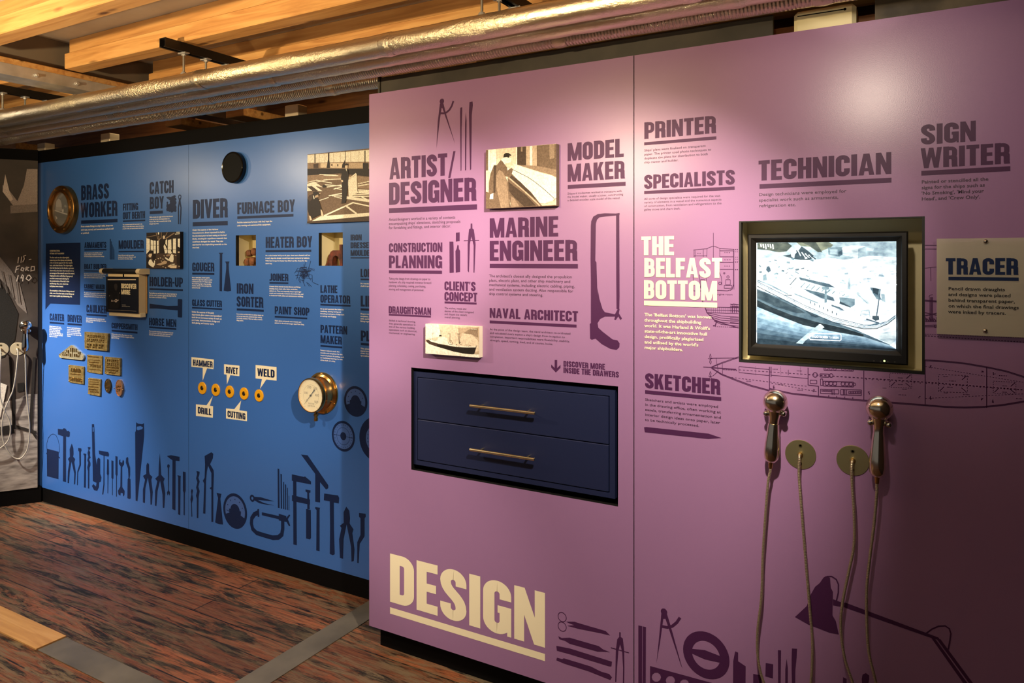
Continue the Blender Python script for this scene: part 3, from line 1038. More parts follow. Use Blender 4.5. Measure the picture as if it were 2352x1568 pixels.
# ship plans printed in fine lines around the monitor
def L(tr, *pts):
    return [tr(p) for p in pts]
lines = []
def ln(tr, hw, *pts):
    lines.append((L(tr, *pts), hw))
def dash(tr, hw, a, b, n):
    for i in range(n):
        t0, t1 = i / n, (i + .55) / n
        lines.append((L(tr, (a[0] + (b[0] - a[0]) * t0, a[1] + (b[1] - a[1]) * t0), (a[0] + (b[0] - a[0]) * t1, a[1] + (b[1] - a[1]) * t1)), hw))
def boxl(tr, hw, x0, y0, x1, y1, sk=0.03):
    d = (x1 - x0) * sk
    ln(tr, hw, (x0, y0), (x1, y0 + d)); ln(tr, hw, (x1, y0 + d), (x1, y1 + d)); ln(tr, hw, (x1, y1 + d), (x0, y1)); ln(tr, hw, (x0, y1), (x0, y0))
def circ(tr, hw, cx, cy, r, rx=None):
    rx = rx or r
    p = [(cx + rx * math.cos(i * math.pi / 8), cy + r * math.sin(i * math.pi / 8)) for i in range(17)]
    ln(tr, hw, *p)
h = .55
ln(TD, h, (547, 158), (547, 325))
ln(TD, h, (415, 272), (505, 264), (520, 256), (545, 247), (570, 253), (592, 263), (685, 268), (685, 535))
for x in (418, 425): ln(TD, h, (x, 272), (x, 320))
ln(TD, h, (505, 264), (503, 318)); ln(TD, h, (590, 265), (590, 318)); ln(TD, h, (480, 268), (480, 318))
for y in (278, 318, 355, 402): ln(TD, h, (592, y), (683, y))
for y in (312,): ln(TD, h, (418, y), (503, y))
dash(TD, h, (440, 295), (470, 295), 2); dash(TD, h, (620, 290), (665, 290), 3); dash(TD, h, (620, 338), (670, 338), 3); dash(TD, h, (620, 380), (665, 380), 3)
ln(TD, h, (580, 405), (600, 450), (605, 508)); ln(TD, h, (560, 540), (640, 545), (672, 535), (684, 505))
ln(TD, h, (412, 405), (415, 545), (560, 548)); ln(TD, h, (455, 420), (455, 545)); ln(TD, h, (500, 410), (500, 545))
boxl(TD, h, 630, 470, 660, 505, 0); circ(TD, h, 645, 452, 8); circ(TD, h, 620, 427, 5); boxl(TD, h, 620, 508, 670, 528, 0)
circ(TD, h, 592, 495, 9); boxl(TD, h, 462, 470, 490, 520, 0); circ(TD, h, 470, 520, 10)
for y in (268, 320, 355, 402): dash(TD, h, (692, y), (716, y), 2)
ln(TD, 1.0, (470, 600), (505, 690), (560, 745), (640, 770), (715, 792))
for k in range(5): ln(TD, h, (505 + k * 12, 690 + k * 14), (600, 712 + k * 14), (716, 720 + k * 15))
ln(TD, h, (497, 652), (716, 657)); ln(TD, h, (500, 672), (716, 678)); ln(TD, h, (500, 690), (716, 697))
for x in range(505, 716, 14): ln(TD, .35, (x, 655), (x, 690))
ln(TD, h, (665, 690), (665, 640), (680, 632), (716, 636)); ln(TD, h, (675, 690), (675, 645), (716, 648))
ln(TD, 1.2, (570, 745), (560, 778), (545, 778)); dash(TD, h, (560, 783), (716, 788), 12)
ln(TD, h, (527, 965), (522, 985), (527, 1000), (533, 985), (527, 965)); ln(TD, h, (512, 995), (527, 1000), (540, 995)); ln(TD, h, (527, 1000), (522, 1020), (530, 1033), (534, 1018), (527, 1000))
ln(TD, h, (527, 1082), (522, 1100), (527, 1112), (533, 1098), (527, 1082)); ln(TD, h, (515, 1112), (527, 1115), (542, 1112)); ln(TD, h, (527, 1112), (523, 1130), (531, 1142), (534, 1125), (527, 1112))
ln(TD, h, (530, 994), (716, 992)); ln(TD, .9, (480, 1053), (540, 1056)); ln(TD, h, (535, 1055), (600, 1030), (716, 990)); ln(TD, h, (535, 1052), (600, 1024), (716, 984))
ln(TD, h, (565, 995), (580, 1080), (545, 1112)); ln(TD, h, (607, 1025), (608, 1100))
ln(TD, .9, (535, 1058), (600, 1098), (700, 1138), (800, 1175), (920, 1207)); ln(TD, h, (535, 1062), (600, 1104), (700, 1145), (800, 1182), (920, 1213))
ln(TD, 1.1, (540, 1057), (700, 1069))
for k in range(9): ln(TD, .8, (610 + k * 11, 1063 + k * .9), (616 + k * 11, 1072 + k * .9))
boxl(TE, h, 57, 1180, 285, 1225, .1)
dash(TE, h, (57, 1205), (575, 1240), 18); dash(TE, 1.0, (575, 1240), (1000, 1268), 14); dash(TE, 1.1, (1000, 1268), (1450, 1298), 16); dash(TE, 1.3, (1450, 1298), (2220, 1358), 30)
for k in range(26): ln(TE, .9, (1010 + k * 45, 1272 + k * 3.1), (1012 + k * 45, 1280 + k * 3.1))
ln(TE, .9, (285, 1345), (450, 1380), (650, 1402), (990, 1432), (1450, 1467), (1600, 1480), (1750, 1485), (1900, 1480), (2050, 1464), (2230, 1434))
ln(TE, h, (285, 1352), (450, 1387), (650, 1409), (990, 1440), (1450, 1474), (1600, 1487), (1750, 1492), (1900, 1487), (2050, 1471), (2230, 1441))
ln(TE, .9, (1452, 1130), (1600, 1139), (1750, 1154), (1920, 1183), (2060, 1213), (2230, 1266)); ln(TE, h, (1452, 1137), (1600, 1146), (1750, 1161), (1920, 1190), (2060, 1220), (2230, 1274))
for x, a, b in ((285, 1182, 1360), (297, 1182, 1258), (575, 1190, 1320), (653, 1328, 1404), (993, 1212, 1432), (1453, 1130, 1468), (1915, 1183, 1490)): ln(TE, .9, (x, a), (x, b))
ln(TE, .9, (577, 1320), (653, 1328)); ln(TE, h, (297, 1245), (575, 1270)); ln(TE, h, (427, 1205), (427, 1245))
dash(TE, h, (0, 1262), (575, 1330), 22); dash(TE, h, (1455, 1180), (2200, 1300), 34); dash(TE, h, (1455, 1420), (2200, 1385), 30); dash(TE, h, (300, 1305), (650, 1370), 14)
for x in (180, 370, 517): dash(TE, .35, (x, 1180), (x + 2, 1250), 6)
boxl(TE, .8, 690, 1290, 915, 1326); boxl(TE, .8, 695, 1188, 915, 1208)
for x in (716, 746, 776, 836, 866, 896): circ(TE, .8, x, 1307 + (x - 716) * .03, 14); circ(TE, .6, x, 1196 + (x - 716) * .03, 10)
boxl(TE, .7, 668, 1273, 685, 1322, 0); circ(TE, .7, 922, 1314, 10); boxl(TE, .7, 590, 1282, 640, 1308)
circ(TE, .8, 628, 1243, 17); boxl(TE, .8, 665, 1235, 730, 1258); circ(TE, .8, 748, 1248, 14)
boxl(TE, .8, 668, 1350, 805, 1382); boxl(TE, .8, 820, 1352, 975, 1392)
for k in range(6): circ(TE, .6, 682 + k * 13, 1363 + k * .4, 5)
for k in range(7): boxl(TE, .7, 880 + k * 13, 1366, 890 + k * 13, 1384, 0)
for x in (755, 770, 840, 850, 862): ln(TE, .9, (x, 1352), (x, 1392))
for a, b, c, d in ((1187, 1230, 1352, 1335), (1555, 1240, 1770, 1370), (1965, 1290, 2135, 1380)):
    dash(TE, h, (a, b), (c, b + 8), 9); dash(TE, h, (c, b + 8), (c, d + 8), 6); dash(TE, h, (c, d + 8), (a, d), 9); dash(TE, h, (a, d), (a, b), 6)
    ln(TE, .8, (c - 40, b + 40), (c - 8, b + 12)); ln(TE, .8, (a + 8, d - 6), (a + 40, d - 38)); ln(TE, .8, (c - 8, d), (c - 45, d - 30))
rnd = random.Random(4)
for x, y in ((320, 1335), (615, 1360), (1030, 1380), (1410, 1412), (1495, 1185), (1495, 1416), (1885, 1225), (1880, 1420), (1970, 1235), (1962, 1440)):
    for k in range(4): ln(TE, .9, (x + rnd.uniform(-8, 8), y + rnd.uniform(-14, 14)), (x + rnd.uniform(-8, 8), y + rnd.uniform(-14, 14)))
for x, y, w in ((130, 1290, 40), (375, 1315, 55), (515, 1357, 45), (1270, 1265, 40), (1270, 1315, 40), (1150, 1342, 30), (1300, 1350, 36), (1285, 1392, 60), (1610, 1255, 40), (1760, 1255, 55), (1660, 1288, 50), (1640, 1335, 45), (1610, 1378, 30), (1765, 1390, 50), (2040, 1248, 65), (2050, 1325, 40), (2050, 1372, 40), (2160, 1420, 50), (330, 1200, 40), (510, 1212, 40)):
    dash(TE, 1.0, (x - w / 2, y), (x + w / 2, y + w * .05), 5)
for k in range(4): ln(TE, .9, (730 + k * 60, 1396 + k * 5), (730 + k * 60, 1406 + k * 5))
# profile of the ship left and right of the monitor
for y in (305, 320, 375, 392, 455): dash(TE, h, (14, y), (56, y), 3)
ln(TE, h, (14, 310), (16, 560), (4, 602), (-10, 610))
for y in (712, 730, 760, 812, 830, 850, 885): ln(TE, h, (-10, y), (56, y + 5))
for x in (10, 25, 40): ln(TE, h, (x, 712), (x, 780))
ln(TE, h, (1452, 271), (1700, 272)); ln(TE, h, (1452, 299), (1700, 300)); ln(TE, h, (1452, 443), (1600, 428))
for x in (1490, 1500, 1508): ln(TE, .8, (x, 660), (x, 840))
ln(TE, h, (1495, 440), (1497, 540)); ln(TE, h, (1480, 660), (1490, 645), (1510, 642))
for y, y2 in ((682, 690), (690, 697), (776, 800), (800, 776), (832, 832), (843, 843), (872, 868), (882, 882)): ln(TE, .8, (1452, y), (1560, y2))
dash(TE, .9, (1452, 950), (2230, 1000), 34)
dash(TE, .7, (1452, 938), (2230, 968), 60)
circ(TE, .7, 1530, 880, 9)
for k in range(12): ln(TE, .9, (1456 + k * 9, 812 + (k % 3) * 8), (1462 + k * 9, 840 - (k % 2) * 9))
# rigging of the profile seen through the tracer sheet
ln(TE, .8, (1855, 230), (1835, 835)); ln(TE, .8, (1862, 230), (1905, 835)); ln(TE, .7, (1850, 235), (1690, 290), (1545, 300)); ln(TE, .7, (1865, 235), (2195, 300))
for k in range(8): ln(TE, .6, (1850 - k * 2, 270 + k * 62), (1866 + k * 5, 270 + k * 62))
ln(TE, .7, (1575, 540), (1620, 600)); ln(TE, .7, (1590, 820), (1680, 520)); ln(TE, .7, (1650, 830), (1700, 690)); ln(TE, .7, (1960, 540), (2150, 830)); ln(TE, .7, (2100, 480), (2200, 620))
dash(TE, 2.2, (1545, 828), (2230, 834), 60); ln(TE, .7, (1545, 812), (2230, 816)); ln(TE, .7, (1545, 848), (2230, 852))
shape(PR, 'ship_plan_drawing', PX, [], M_PLUM, PY, lines=lines, label='fine plum line drawing of a ship plan and section')
paragraph(PR, TD, 492, 560, (571, 571), 675, ["through engine room"], M_PLUM, PY)
# drawing-office tools along the foot
shape(PR, 'ruler_silhouette', TG, [[(42, 745), (66, 750), (64, 1200), (42, 1200)], [(69, 751), (88, 755), (86, 1200), (67, 1200)]], M_PLUM, PY)
shape(PR, 'dividers_silhouette', TG, [[(180, 672), (212, 672), (235, 745), (305, 1000), (298, 985), (205, 705), (192, 705), (172, 850), (150, 975), (163, 850)]], M_PLUM, PY, lines=[([(182, 750), (215, 757), (245, 750), (272, 728), (292, 698)], 8)], rounds=[((196, 664), 20, 0)])
shape(PR, 'protractor_silhouette', TG, [[(362, 885), (440, 893), (535, 930), (530, 968), (440, 948), (360, 912)]], M_PLUM, PY, rounds=[((447, 923), 139, 84)])
shape(PR, 'stencil_silhouette', TG, [[(112, 988), (485, 1090), (483, 1230), (112, 1230)]], M_PLUM, PY, holes={0: [[(150 + dx + 28 * math.cos(a * .628), 1055 + dx * .24 + 28 * math.sin(a * .628)) for a in range(10)] for dx in (0, 84, 168)]})
shape(PR, 'marker_pen_silhouette', TG, [[(610, 960), (622, 900), (640, 908), (640, 960), (685, 990), (683, 1230), (608, 1230)]], M_PLUM, PY)
shape(PR, 'ink_bottle_silhouette', TG, [[(730, 1035), (780, 1045), (780, 1230), (730, 1230)]], M_PLUM, PY)
shape(PR, 'eraser_silhouette', TG, [[(805, 970), (850, 978), (848, 1062), (803, 1050)]], M_PLUM, PY)
shape(PR, 'paintbrush_silhouette', TG, [[(878, 893), (897, 895), (893, 1230), (880, 1230)]], M_PLUM, PY)
shape(PR, 'paintbrush_silhouette', TG, [[(930, 945), (938, 1000), (936, 1230), (922, 1230), (922, 1010)]], M_PLUM, PY)
shape(PR, 'paintbrush_silhouette', TG, [[(962, 883), (993, 885), (990, 940), (983, 1010), (980, 1230), (965, 1230), (960, 1010), (960, 940)]], M_PLUM, PY)
shape(PR, 'pen_silhouette', TG, [[(1268, 1055), (1290, 1065), (1288, 1230), (1265, 1230)]], M_PLUM, PY)
shape(PR, 'handle_silhouette', TG, [[(1385, 1040), (1405, 1030), (1425, 1045), (1425, 1070), (1415, 1110), (1415, 1230), (1390, 1230), (1380, 1065)]], M_PLUM, PY)
shape(PR, 'desk_lamp_silhouette', TG, [[(1150, 460), (1165, 450), (1190, 460), (1195, 520), (1208, 545), (1205, 685), (1225, 720), (1243, 800), (1190, 790), (1060, 740), (980, 695), (1050, 630), (1075, 560), (1100, 515), (1130, 490)], [(1208, 588), (1265, 610), (1260, 635), (1208, 625)], [(1265, 618), (1280, 608), (1840, 818), (1850, 835), (1800, 822), (1270, 635)], [(1798, 822), (1820, 825), (2085, 1190), (2058, 1190)], [(1828, 825), (1852, 828), (2120, 1190), (2095, 1190)]], M_PLUM, PY,
      lines=[([(1170, 452), (1200, 452), (1228, 470), (1241, 500), (1240, 550), (1228, 600)], 4), ([(1760, 798), (1800, 768), (1840, 750), (1880, 748), (1905, 765), (1914, 795), (1906, 850), (1898, 890)], 4)])
# --- blue panel, left
heading(BL, T1, [("BRASS", 60, 243, 566, 660), ("WORKER", 50, 620, 940, 843)], (60, 1000, 1072, 845), M_NAVY, BY)
paragraph(BL, T1, 55, 1110, (1147, 1288), 762, ["From ornate fittings to ship's bells, brass was", "semi-cast, turned, and sometimes etched and/", "or polished."], M_WHITE, BY, .02)
heading(BL, T1, [("FITTING", 963, 637, 788, 1290), ("OUT BERTH", 960, 822, 975, 1440)], (963, 1000, 1032, 1443), M_NAVY, BY)
paragraph(BL, T1, 957, 1078, (1101, 1188), 1418, ["The completed empty hull was towed to the", "fitting out berth after launch, where the engines,", "propeller shafts, and superstructure was added."], M_WHITE, BY, .02)
heading(BL, T1, [("CATCH", 1540, 170, 437, 2057), ("BOY", 1543, 492, 757, 1845)], (1543, 800, 862, 1825), M_NAVY, BY)
paragraph(BL, T1, 1538, 915, (943, 1085), 2040, ["With a bucket, he caught red hot rivets thrown", "to him by the men who heated them in a", "furnace. 'Boy' didn't necessarily mean young,", "though many were."], M_WHITE, BY, .02)
heading(BL, T2, [("ARMAMENTS", 55, 100, 188, 370)], (55, 203, 221, 373), M_NAVY, BY)
paragraph(BL, T2, 50, 247, (262, 313), 343, ["Under the auspices of the admiralty, crews of", "specialist designers, draughtsmen and fitters", "worked the weapons and munitions for warships."], M_WHITE, BY, .02)
heading(BL, T2, [("BOAT BUILDER", 53, 413, 488, 372)], (53, 506, 522, 372), M_NAVY, BY)
paragraph(BL, T2, 50, 547, (562, 615), 365, ["Specialised carpenters built the boats, tenders and", "other small wooden craft of the ship itself, using", "great care and a traditional clinker method."], M_WHITE, BY, .02)
heading(BL, T2, [("CABINET MAKER", 52, 703, 768, 348)], (52, 780, 797, 343), M_NAVY, BY)
paragraph(BL, T2, 50, 818, (836, 888), 365, ["The cabinet makers generally worked on the detailed", "wood furniture and panelling of the passenger cabins,", "working in hardwoods like mahogany, teak and oak."], M_WHITE, BY, .02)
heading(BL, T2, [("CAULKER", 85, 1000, 1112, 374)], (87, 1132, 1155, 377), M_NAVY, BY)
paragraph(BL, T2, 80, 1184, (1203, 1253), 368, ["With pneumatic tools they caulked the ship's", "plates to make all seams watertight. It was noisy", "and skilled work."], M_WHITE, BY, .02)
heading(BL, T2, [("COPPERSMITH", 447, 1258, 1340, 820)], (450, 1362, 1387, 820), M_NAVY, BY)
paragraph(BL, T2, 445, 1412, (1432, 1483), 770, ["With wooden mallets, files, shears and other", "working tools they worked on copper and brass", "pipes and fittings."], M_WHITE, BY, .02)
heading(BL, T2, [("MOULDER", 548, 75, 198, 910)], (548, 228, 247, 913), M_NAVY, BY)
paragraph(BL, T2, 542, 280, (297, 348), 793, ["Using a full-sized model, the moulder", "impressed the shape of a fitting into sand", "in a mould, for the molten casting."], M_WHITE, BY, .02)
heading(BL, T2, [("HOLDER-UP", 993, 600, 735, 1473)], (993, 763, 788, 1475), M_NAVY, BY)
paragraph(BL, T2, 988, 822, (843, 900), 1387, ["The holder-up used the face of a heavy hammer to", "hold the rivet in position against the ship's hull for", "the riveters to hammer it home."], M_WHITE, BY, .02)
heading(BL, T2, [("HORSE MEN", 988, 1188, 1296, 1380)], (990, 1312, 1335, 1380), M_NAVY, BY)
paragraph(BL, T2, 987, 1369, (1388, 1440), 1332, ["Prior to modern machinery, the shipyard used good", "teams of horses to pull carts, heavy equipment and", "materials. Each animal was led by a horse man."], M_WHITE, BY, .02)
shape(BL, 'rivet_silhouette', T2, [[(422, 52), (434, 55), (434, 350), (422, 350)], [(440, 85), (448, 92), (448, 350), (440, 350)], [(454, 130), (461, 140), (461, 350), (454, 350)], [(467, 160), (472, 170), (473, 350), (467, 350)], [(478, 190), (484, 205), (486, 350), (478, 350)]], M_NAVY, BY)
shape(BL, 'sledgehammer_silhouette', T2, [[(995, 985), (1100, 1000), (1250, 1018), (1402, 1015), (1402, 1083), (1250, 1070), (1100, 1056), (995, 1056)], [(1405, 920), (1460, 922), (1465, 930), (1463, 1180), (1455, 1186), (1405, 1182), (1400, 1175), (1400, 928)]], M_NAVY, BY)
blob = [(1900, 490), (1960, 485), (2010, 490), (2025, 465), (2035, 480), (2065, 455), (2095, 455), (2105, 480), (2085, 500), (2110, 520), (2120, 545), (2100, 570), (2120, 600), (2115, 640), (2095, 660), (2120, 700), (2115, 750), (2120, 800), (2090, 815), (2060, 800), (2040, 820), (2010, 828), (1985, 805), (1960, 812), (1940, 795), (1910, 805), (1900, 760), (1910, 720), (1900, 690), (1910, 640), (1905, 600), (1925, 590), (1940, 610), (1930, 640), (1955, 650), (1985, 620), (1970, 590), (1985, 575), (1950, 545), (1915, 520)]
shape(BL, 'coal_heap_silhouette', T1, [blob], M_NAVY, BY)
shape(BL, 'tongs_silhouette', T1, [[(2160, 520), (2172, 560), (2160, 640), (2148, 720), (2150, 850), (2155, 1080), (2175, 1080), (2175, 900), (2172, 720), (2188, 640), (2205, 720), (2198, 900), (2192, 1080), (2210, 1080), (2225, 850), (2228, 720), (2212, 620), (2205, 560), (2220, 520), (2200, 545), (2180, 545)]], M_NAVY, BY, rounds=[((2190, 490), 52, 30)])
shape(BL, 'navy_speech_block', T7, [[(65, 120), (563, 107), (556, 1003), (128, 985), (58, 1072)]], M_NAVY, BY)
paragraph(BL, T7, 122, 215, (236, 275), 327, ["CONSTRUCTION,", "FITTING OUT & LAUNCH"], M_CREAM, BY, .03, lay=2)
paragraph(BL, T7, 120, 310, (332, 743), 480, ["The first task was the shipwrights',", "measuring out the slipway and planting", "a line of sturdy supports for the vessel's", "keel, called keel blocks. The shipwrights", "then laid the keel on the blocks, a process", "observed by the client who handed over a", "percentage of the overall cost of the vessel.", "Staging (wooden scaffolding & gangways)", "was then constructed allowing for", "the construction of the ship's skel-", "etal framing ribs, onto which the", "hull plates were riveted."], M_CREAM, BY, .025, lay=2)
paragraph(BL, T7, 120, 785, (806, 880), 475, ["On completion of the launch, fitting-out and", "trials, one of the final tasks at the fitting out", "berth was to polish any shimmering ribs."], M_CREAM, BY, .025, lay=2)
heading(BL, T7, [("CARTER", 120, 1125, 1226, 328)], (120, 1247, 1271, 328), M_NAVY, BY)
paragraph(BL, T7, 115, 1300, (1318, 1462), 310, ["Using horses and carts", "they transported timber,", "plates and machinery", "through the shipyard,", "delivering the materials to", "all the workshops and the", "slips as needed."], M_WHITE, BY, .025)
heading(BL, T7, [("DRIVER", 377, 1143, 1248, 582)], (377, 1265, 1290, 582), M_NAVY, BY)
paragraph(BL, T7, 372, 1320, (1336, 1458), 577, ["Drivers operated the large", "cranes, lorries and engines", "which moved heavy plate,", "frames and machinery from", "the sheds to the ship on the", "slipway."], M_WHITE, BY, .025)

S9 = [
 ('bucket_silhouette', [[(383, 1105), (480, 1130), (478, 1355), (385, 1330)]]),
 ('sledgehammer_silhouette', [[(473, 942), (512, 947), (520, 938), (535, 940), (550, 962), (560, 958), (572, 970), (570, 1005), (557, 1012), (545, 1005), (540, 1008), (540, 1370), (543, 1378), (515, 1372), (517, 1005), (500, 998), (475, 990)]]),
 ('pliers_silhouette', [[(587, 1063), (600, 1100), (602, 1150), (598, 1170), (615, 1190), (608, 1215), (620, 1300), (615, 1395), (605, 1398), (608, 1310), (585, 1210), (570, 1300), (565, 1388), (553, 1385), (555, 1290), (568, 1215), (556, 1190), (572, 1170), (570, 1110)]]),
 ('spike_silhouette', [[(640, 1098), (665, 1103), (668, 1120), (662, 1130), (662, 1240), (640, 1300), (636, 1405), (630, 1402), (633, 1290), (650, 1235), (648, 1130), (640, 1120)]]),
 ('rivet_silhouette', [[(683, 1143), (707, 1148), (705, 1160), (702, 1425), (687, 1422), (690, 1160), (683, 1155)]]),
 ('auger_bit_silhouette', [[(718, 1092), (740, 1092), (738, 1110), (728, 1115), (738, 1135), (735, 1160), (742, 1180), (728, 1190), (740, 1220), (740, 1245), (732, 1260), (730, 1432), (720, 1430), (720, 1290), (714, 1260), (722, 1220), (714, 1200), (722, 1170), (716, 1140), (724, 1115)]]),
 ('pipe_wrench_silhouette', [[(752, 905), (770, 905), (773, 960), (778, 1150), (792, 1240), (796, 1190), (808, 1178), (820, 1190), (820, 1310), (830, 1340), (825, 1375), (812, 1380), (810, 1420), (795, 1450), (770, 1445), (752, 1410), (765, 1395), (785, 1415), (790, 1385), (760, 1370), (757, 1200), (755, 1100), (752, 960)]]),
 ('mallet_silhouette', [[(808, 1120), (885, 1132), (893, 1150), (890, 1170), (855, 1165), (855, 1400), (845, 1480), (836, 1480), (846, 1400), (848, 1163), (812, 1150)]]),
 ('screwdriver_silhouette', [[(877, 1190), (890, 1195), (892, 1310), (888, 1325), (885, 1470), (880, 1470), (880, 1325), (874, 1310)]]),
 ('screwdriver_silhouette', [[(912, 1200), (928, 1205), (928, 1350), (922, 1355), (922, 1485), (917, 1485), (917, 1350), (912, 1345)]]),
 ('screwdriver_silhouette', [[(945, 1165), (962, 1170), (962, 1320), (956, 1330), (956, 1497), (950, 1497), (950, 1325), (945, 1315)]]),
 ('spanner_silhouette', [[(975, 1200), (985, 1192), (985, 1215), (1000, 1220), (1005, 1195), (1015, 1205), (1015, 1235), (1000, 1255), (1000, 1420), (1020, 1450), (1018, 1485), (1008, 1497), (1005, 1470), (988, 1465), (985, 1490), (970, 1480), (965, 1450), (985, 1415), (988, 1250), (973, 1230)]]),
 ('chisel_silhouette', [[(1040, 1172), (1050, 1180), (1050, 1210), (1065, 1260), (1065, 1320), (1060, 1350), (1068, 1355), (1070, 1510), (1060, 1517), (1042, 1510), (1045, 1355), (1052, 1345), (1048, 1270), (1030, 1220), (1032, 1185)]]),
 ('handsaw_silhouette', [[(1115, 888), (1130, 900), (1165, 905), (1178, 895), (1180, 965), (1180, 1000), (1125, 1535), (1110, 1530), (1106, 970), (1112, 960)]]),
 ('pliers_silhouette', [[(1208, 1218), (1220, 1235), (1220, 1290), (1225, 1315), (1247, 1335), (1238, 1360), (1250, 1460), (1243, 1563), (1232, 1563), (1230, 1470), (1210, 1340), (1190, 1430), (1186, 1550), (1170, 1545), (1170, 1440), (1187, 1360), (1170, 1328), (1197, 1312), (1198, 1240)]]),
 ('pliers_silhouette', [[(1308, 1142), (1317, 1260), (1320, 1320), (1348, 1350), (1338, 1375), (1353, 1470), (1345, 1590), (1333, 1588), (1330, 1480), (1310, 1365), (1290, 1450), (1280, 1575), (1268, 1570), (1270, 1450), (1287, 1372), (1270, 1350), (1298, 1325), (1300, 1250)]]),
 ('spanner_silhouette', [[(1372, 1235), (1382, 1232), (1390, 1245), (1384, 1265), (1382, 1445), (1392, 1465), (1388, 1490), (1380, 1470), (1372, 1490), (1366, 1465), (1376, 1445), (1374, 1265), (1368, 1250)]]),
 ('hammer_silhouette', [[(1367, 1165), (1400, 1158), (1470, 1172), (1470, 1207), (1438, 1203), (1436, 1610), (1410, 1600), (1412, 1200), (1385, 1182)]]),
 ('rivet_silhouette', [[(1452, 1322), (1480, 1328), (1478, 1345), (1476, 1650), (1458, 1643), (1458, 1340)]]),
 ('screwdriver_silhouette', [[(1497, 1292), (1520, 1297), (1520, 1450), (1513, 1470), (1512, 1650), (1503, 1648), (1503, 1465), (1497, 1450)]]),
]
S9H = {'handsaw_silhouette': {0: [[(1120, 925), (1150, 920), (1170, 930), (1165, 945), (1130, 955), (1118, 948)]]}, 'pipe_wrench_silhouette': {0: [[(757, 928), (766, 928), (766, 965), (758, 968)]]}}
for nm, ps in S9:
    ls = [([(384, 1112), (383, 1060), (395, 1018), (415, 993), (435, 985), (458, 995), (476, 1035), (486, 1085), (486, 1140)], 2.2), ([(378, 1140), (386, 1150)], 5), ([(478, 1172), (490, 1182)], 5)] if nm == 'bucket_silhouette' else None
    shape(BL, nm, T9, ps, M_NAVY, BY, holes=S9H.get(nm), lines=ls)

# --- blue panel, right
heading(BR, T3, [("DIVER", 105, 155, 507, 753)], (103, 570, 647, 753), M_NAVY, BY)
paragraph(BR, T3, 97, 700, (728, 1055), 740, ["Under the auspices of the Harbour", "Commissioners, divers inspected the hull in", "the dry-dock prior to keel resting on the keel", "blocks, checking for superfluous materials that", "could have damaged the vessel. They also", "searched for lost shipbuilding materials on the", "river bed."], M_WHITE, BY, .02)
heading(BR, T3, [("FURNACE BOY", 933, 205, 422, 2005)], (933, 460, 508, 1977), M_NAVY, BY)
paragraph(BR, T3, 930, 558, (588, 645), 1583, ["Fed the numerous furnaces with fuel, kept the", "units running and maintained the equipment."], M_WHITE, BY, .02)
heading(BR, T3, [("HEATER BOY", 1462, 845, 1048, 2328)], (1460, 1088, 1128, 2310), M_NAVY, BY)
paragraph(BR, T3, 1457, 1175, (1200, 1348), 2293, ["At a coke brazier fed by an air pipe, rivets were heated red hot.", "In early days the brazier would have been nurtured by bellows.", "With hand tongs the heater boy lifted out the rivets for the", "catch boy."], M_WHITE, BY, .02)
heading(BR, T4, [("GOUGER", 95, 268, 437, 513)], (95, 463, 500, 513), M_NAVY, BY)
paragraph(BR, T4, 90, 540, (564, 757), 478, ["Iron or steel plates, butted together,", "retained the edges that caulkers consider", "a substandard weld. A 'V' shaped edging", "was cut by the gouger, using a gouging", "machine, with the wider opening to the", "inside of the hull."], M_WHITE, BY, .025)
heading(BR, T4, [("GLASS CUTTER", 92, 968, 1090, 658)], (92, 1112, 1140, 660), M_NAVY, BY)
paragraph(BR, T4, 87, 1185, (1217, 1423), 652, ["Under the auspices of the paint", "department, glass cutters used specialised", "tools for an enormous variety of work on", "port holes, instrumentation, bridge and", "deck glazing, and interior work."], M_WHITE, BY, .02)
heading(BR, T4, [("IRON", 940, 662, 858, 1255), ("SORTER", 937, 908, 1105, 1442)], (940, 1138, 1178, 1450), M_NAVY, BY)
paragraph(BR, T4, 937, 1230, (1255, 1375), 1445, ["Iron sorters worked with iron plates, beams etc", "and sorted them into numbered piles relating", "to the ship numbers. This was really a massive", "filing system."], M_WHITE, BY, .02)
shape(BR, 'rivet_silhouette', T4, [[(603, 85), (675, 85), (675, 105), (663, 108), (660, 815), (612, 810), (618, 108), (603, 103)]], M_NAVY, BY)
shape(BR, 'chisel_silhouette', T4, [[(720, 250), (800, 250), (785, 300), (788, 400), (832, 805), (765, 818), (690, 803), (738, 400), (740, 300)]], M_NAVY, BY)
heading(BR, T5, [("JOINER", 188, 845, 978, 527)], (188, 1000, 1027, 527), M_NAVY, BY)
paragraph(BR, T5, 185, 1065, (1088, 1250), 800, ["Created all the internal wooden fixtures and fittings", "including doors, beds, sofas, chairs, wardrobes,", "cabinets etc. They were especially busy on passenger", "vessels, and occasionally worked in the model shop, and", "in Harland & Wolff's offices and administration buildings."], M_WHITE, BY, .02)
rn = random.Random(7)
nails = []
for k in range(52):
    cx, cy = rn.gauss(800, 50), rn.gauss(840, 75)
    a = rn.choice([1.2, 1.35, 1.7, 1.9, 2.3, .2]) + rn.uniform(-.2, .2); ll = rn.uniform(45, 80)
    nails.append(([(cx - ll * math.cos(a), cy - ll * math.sin(a)), (cx + ll * math.cos(a), cy + ll * math.sin(a))], 4))
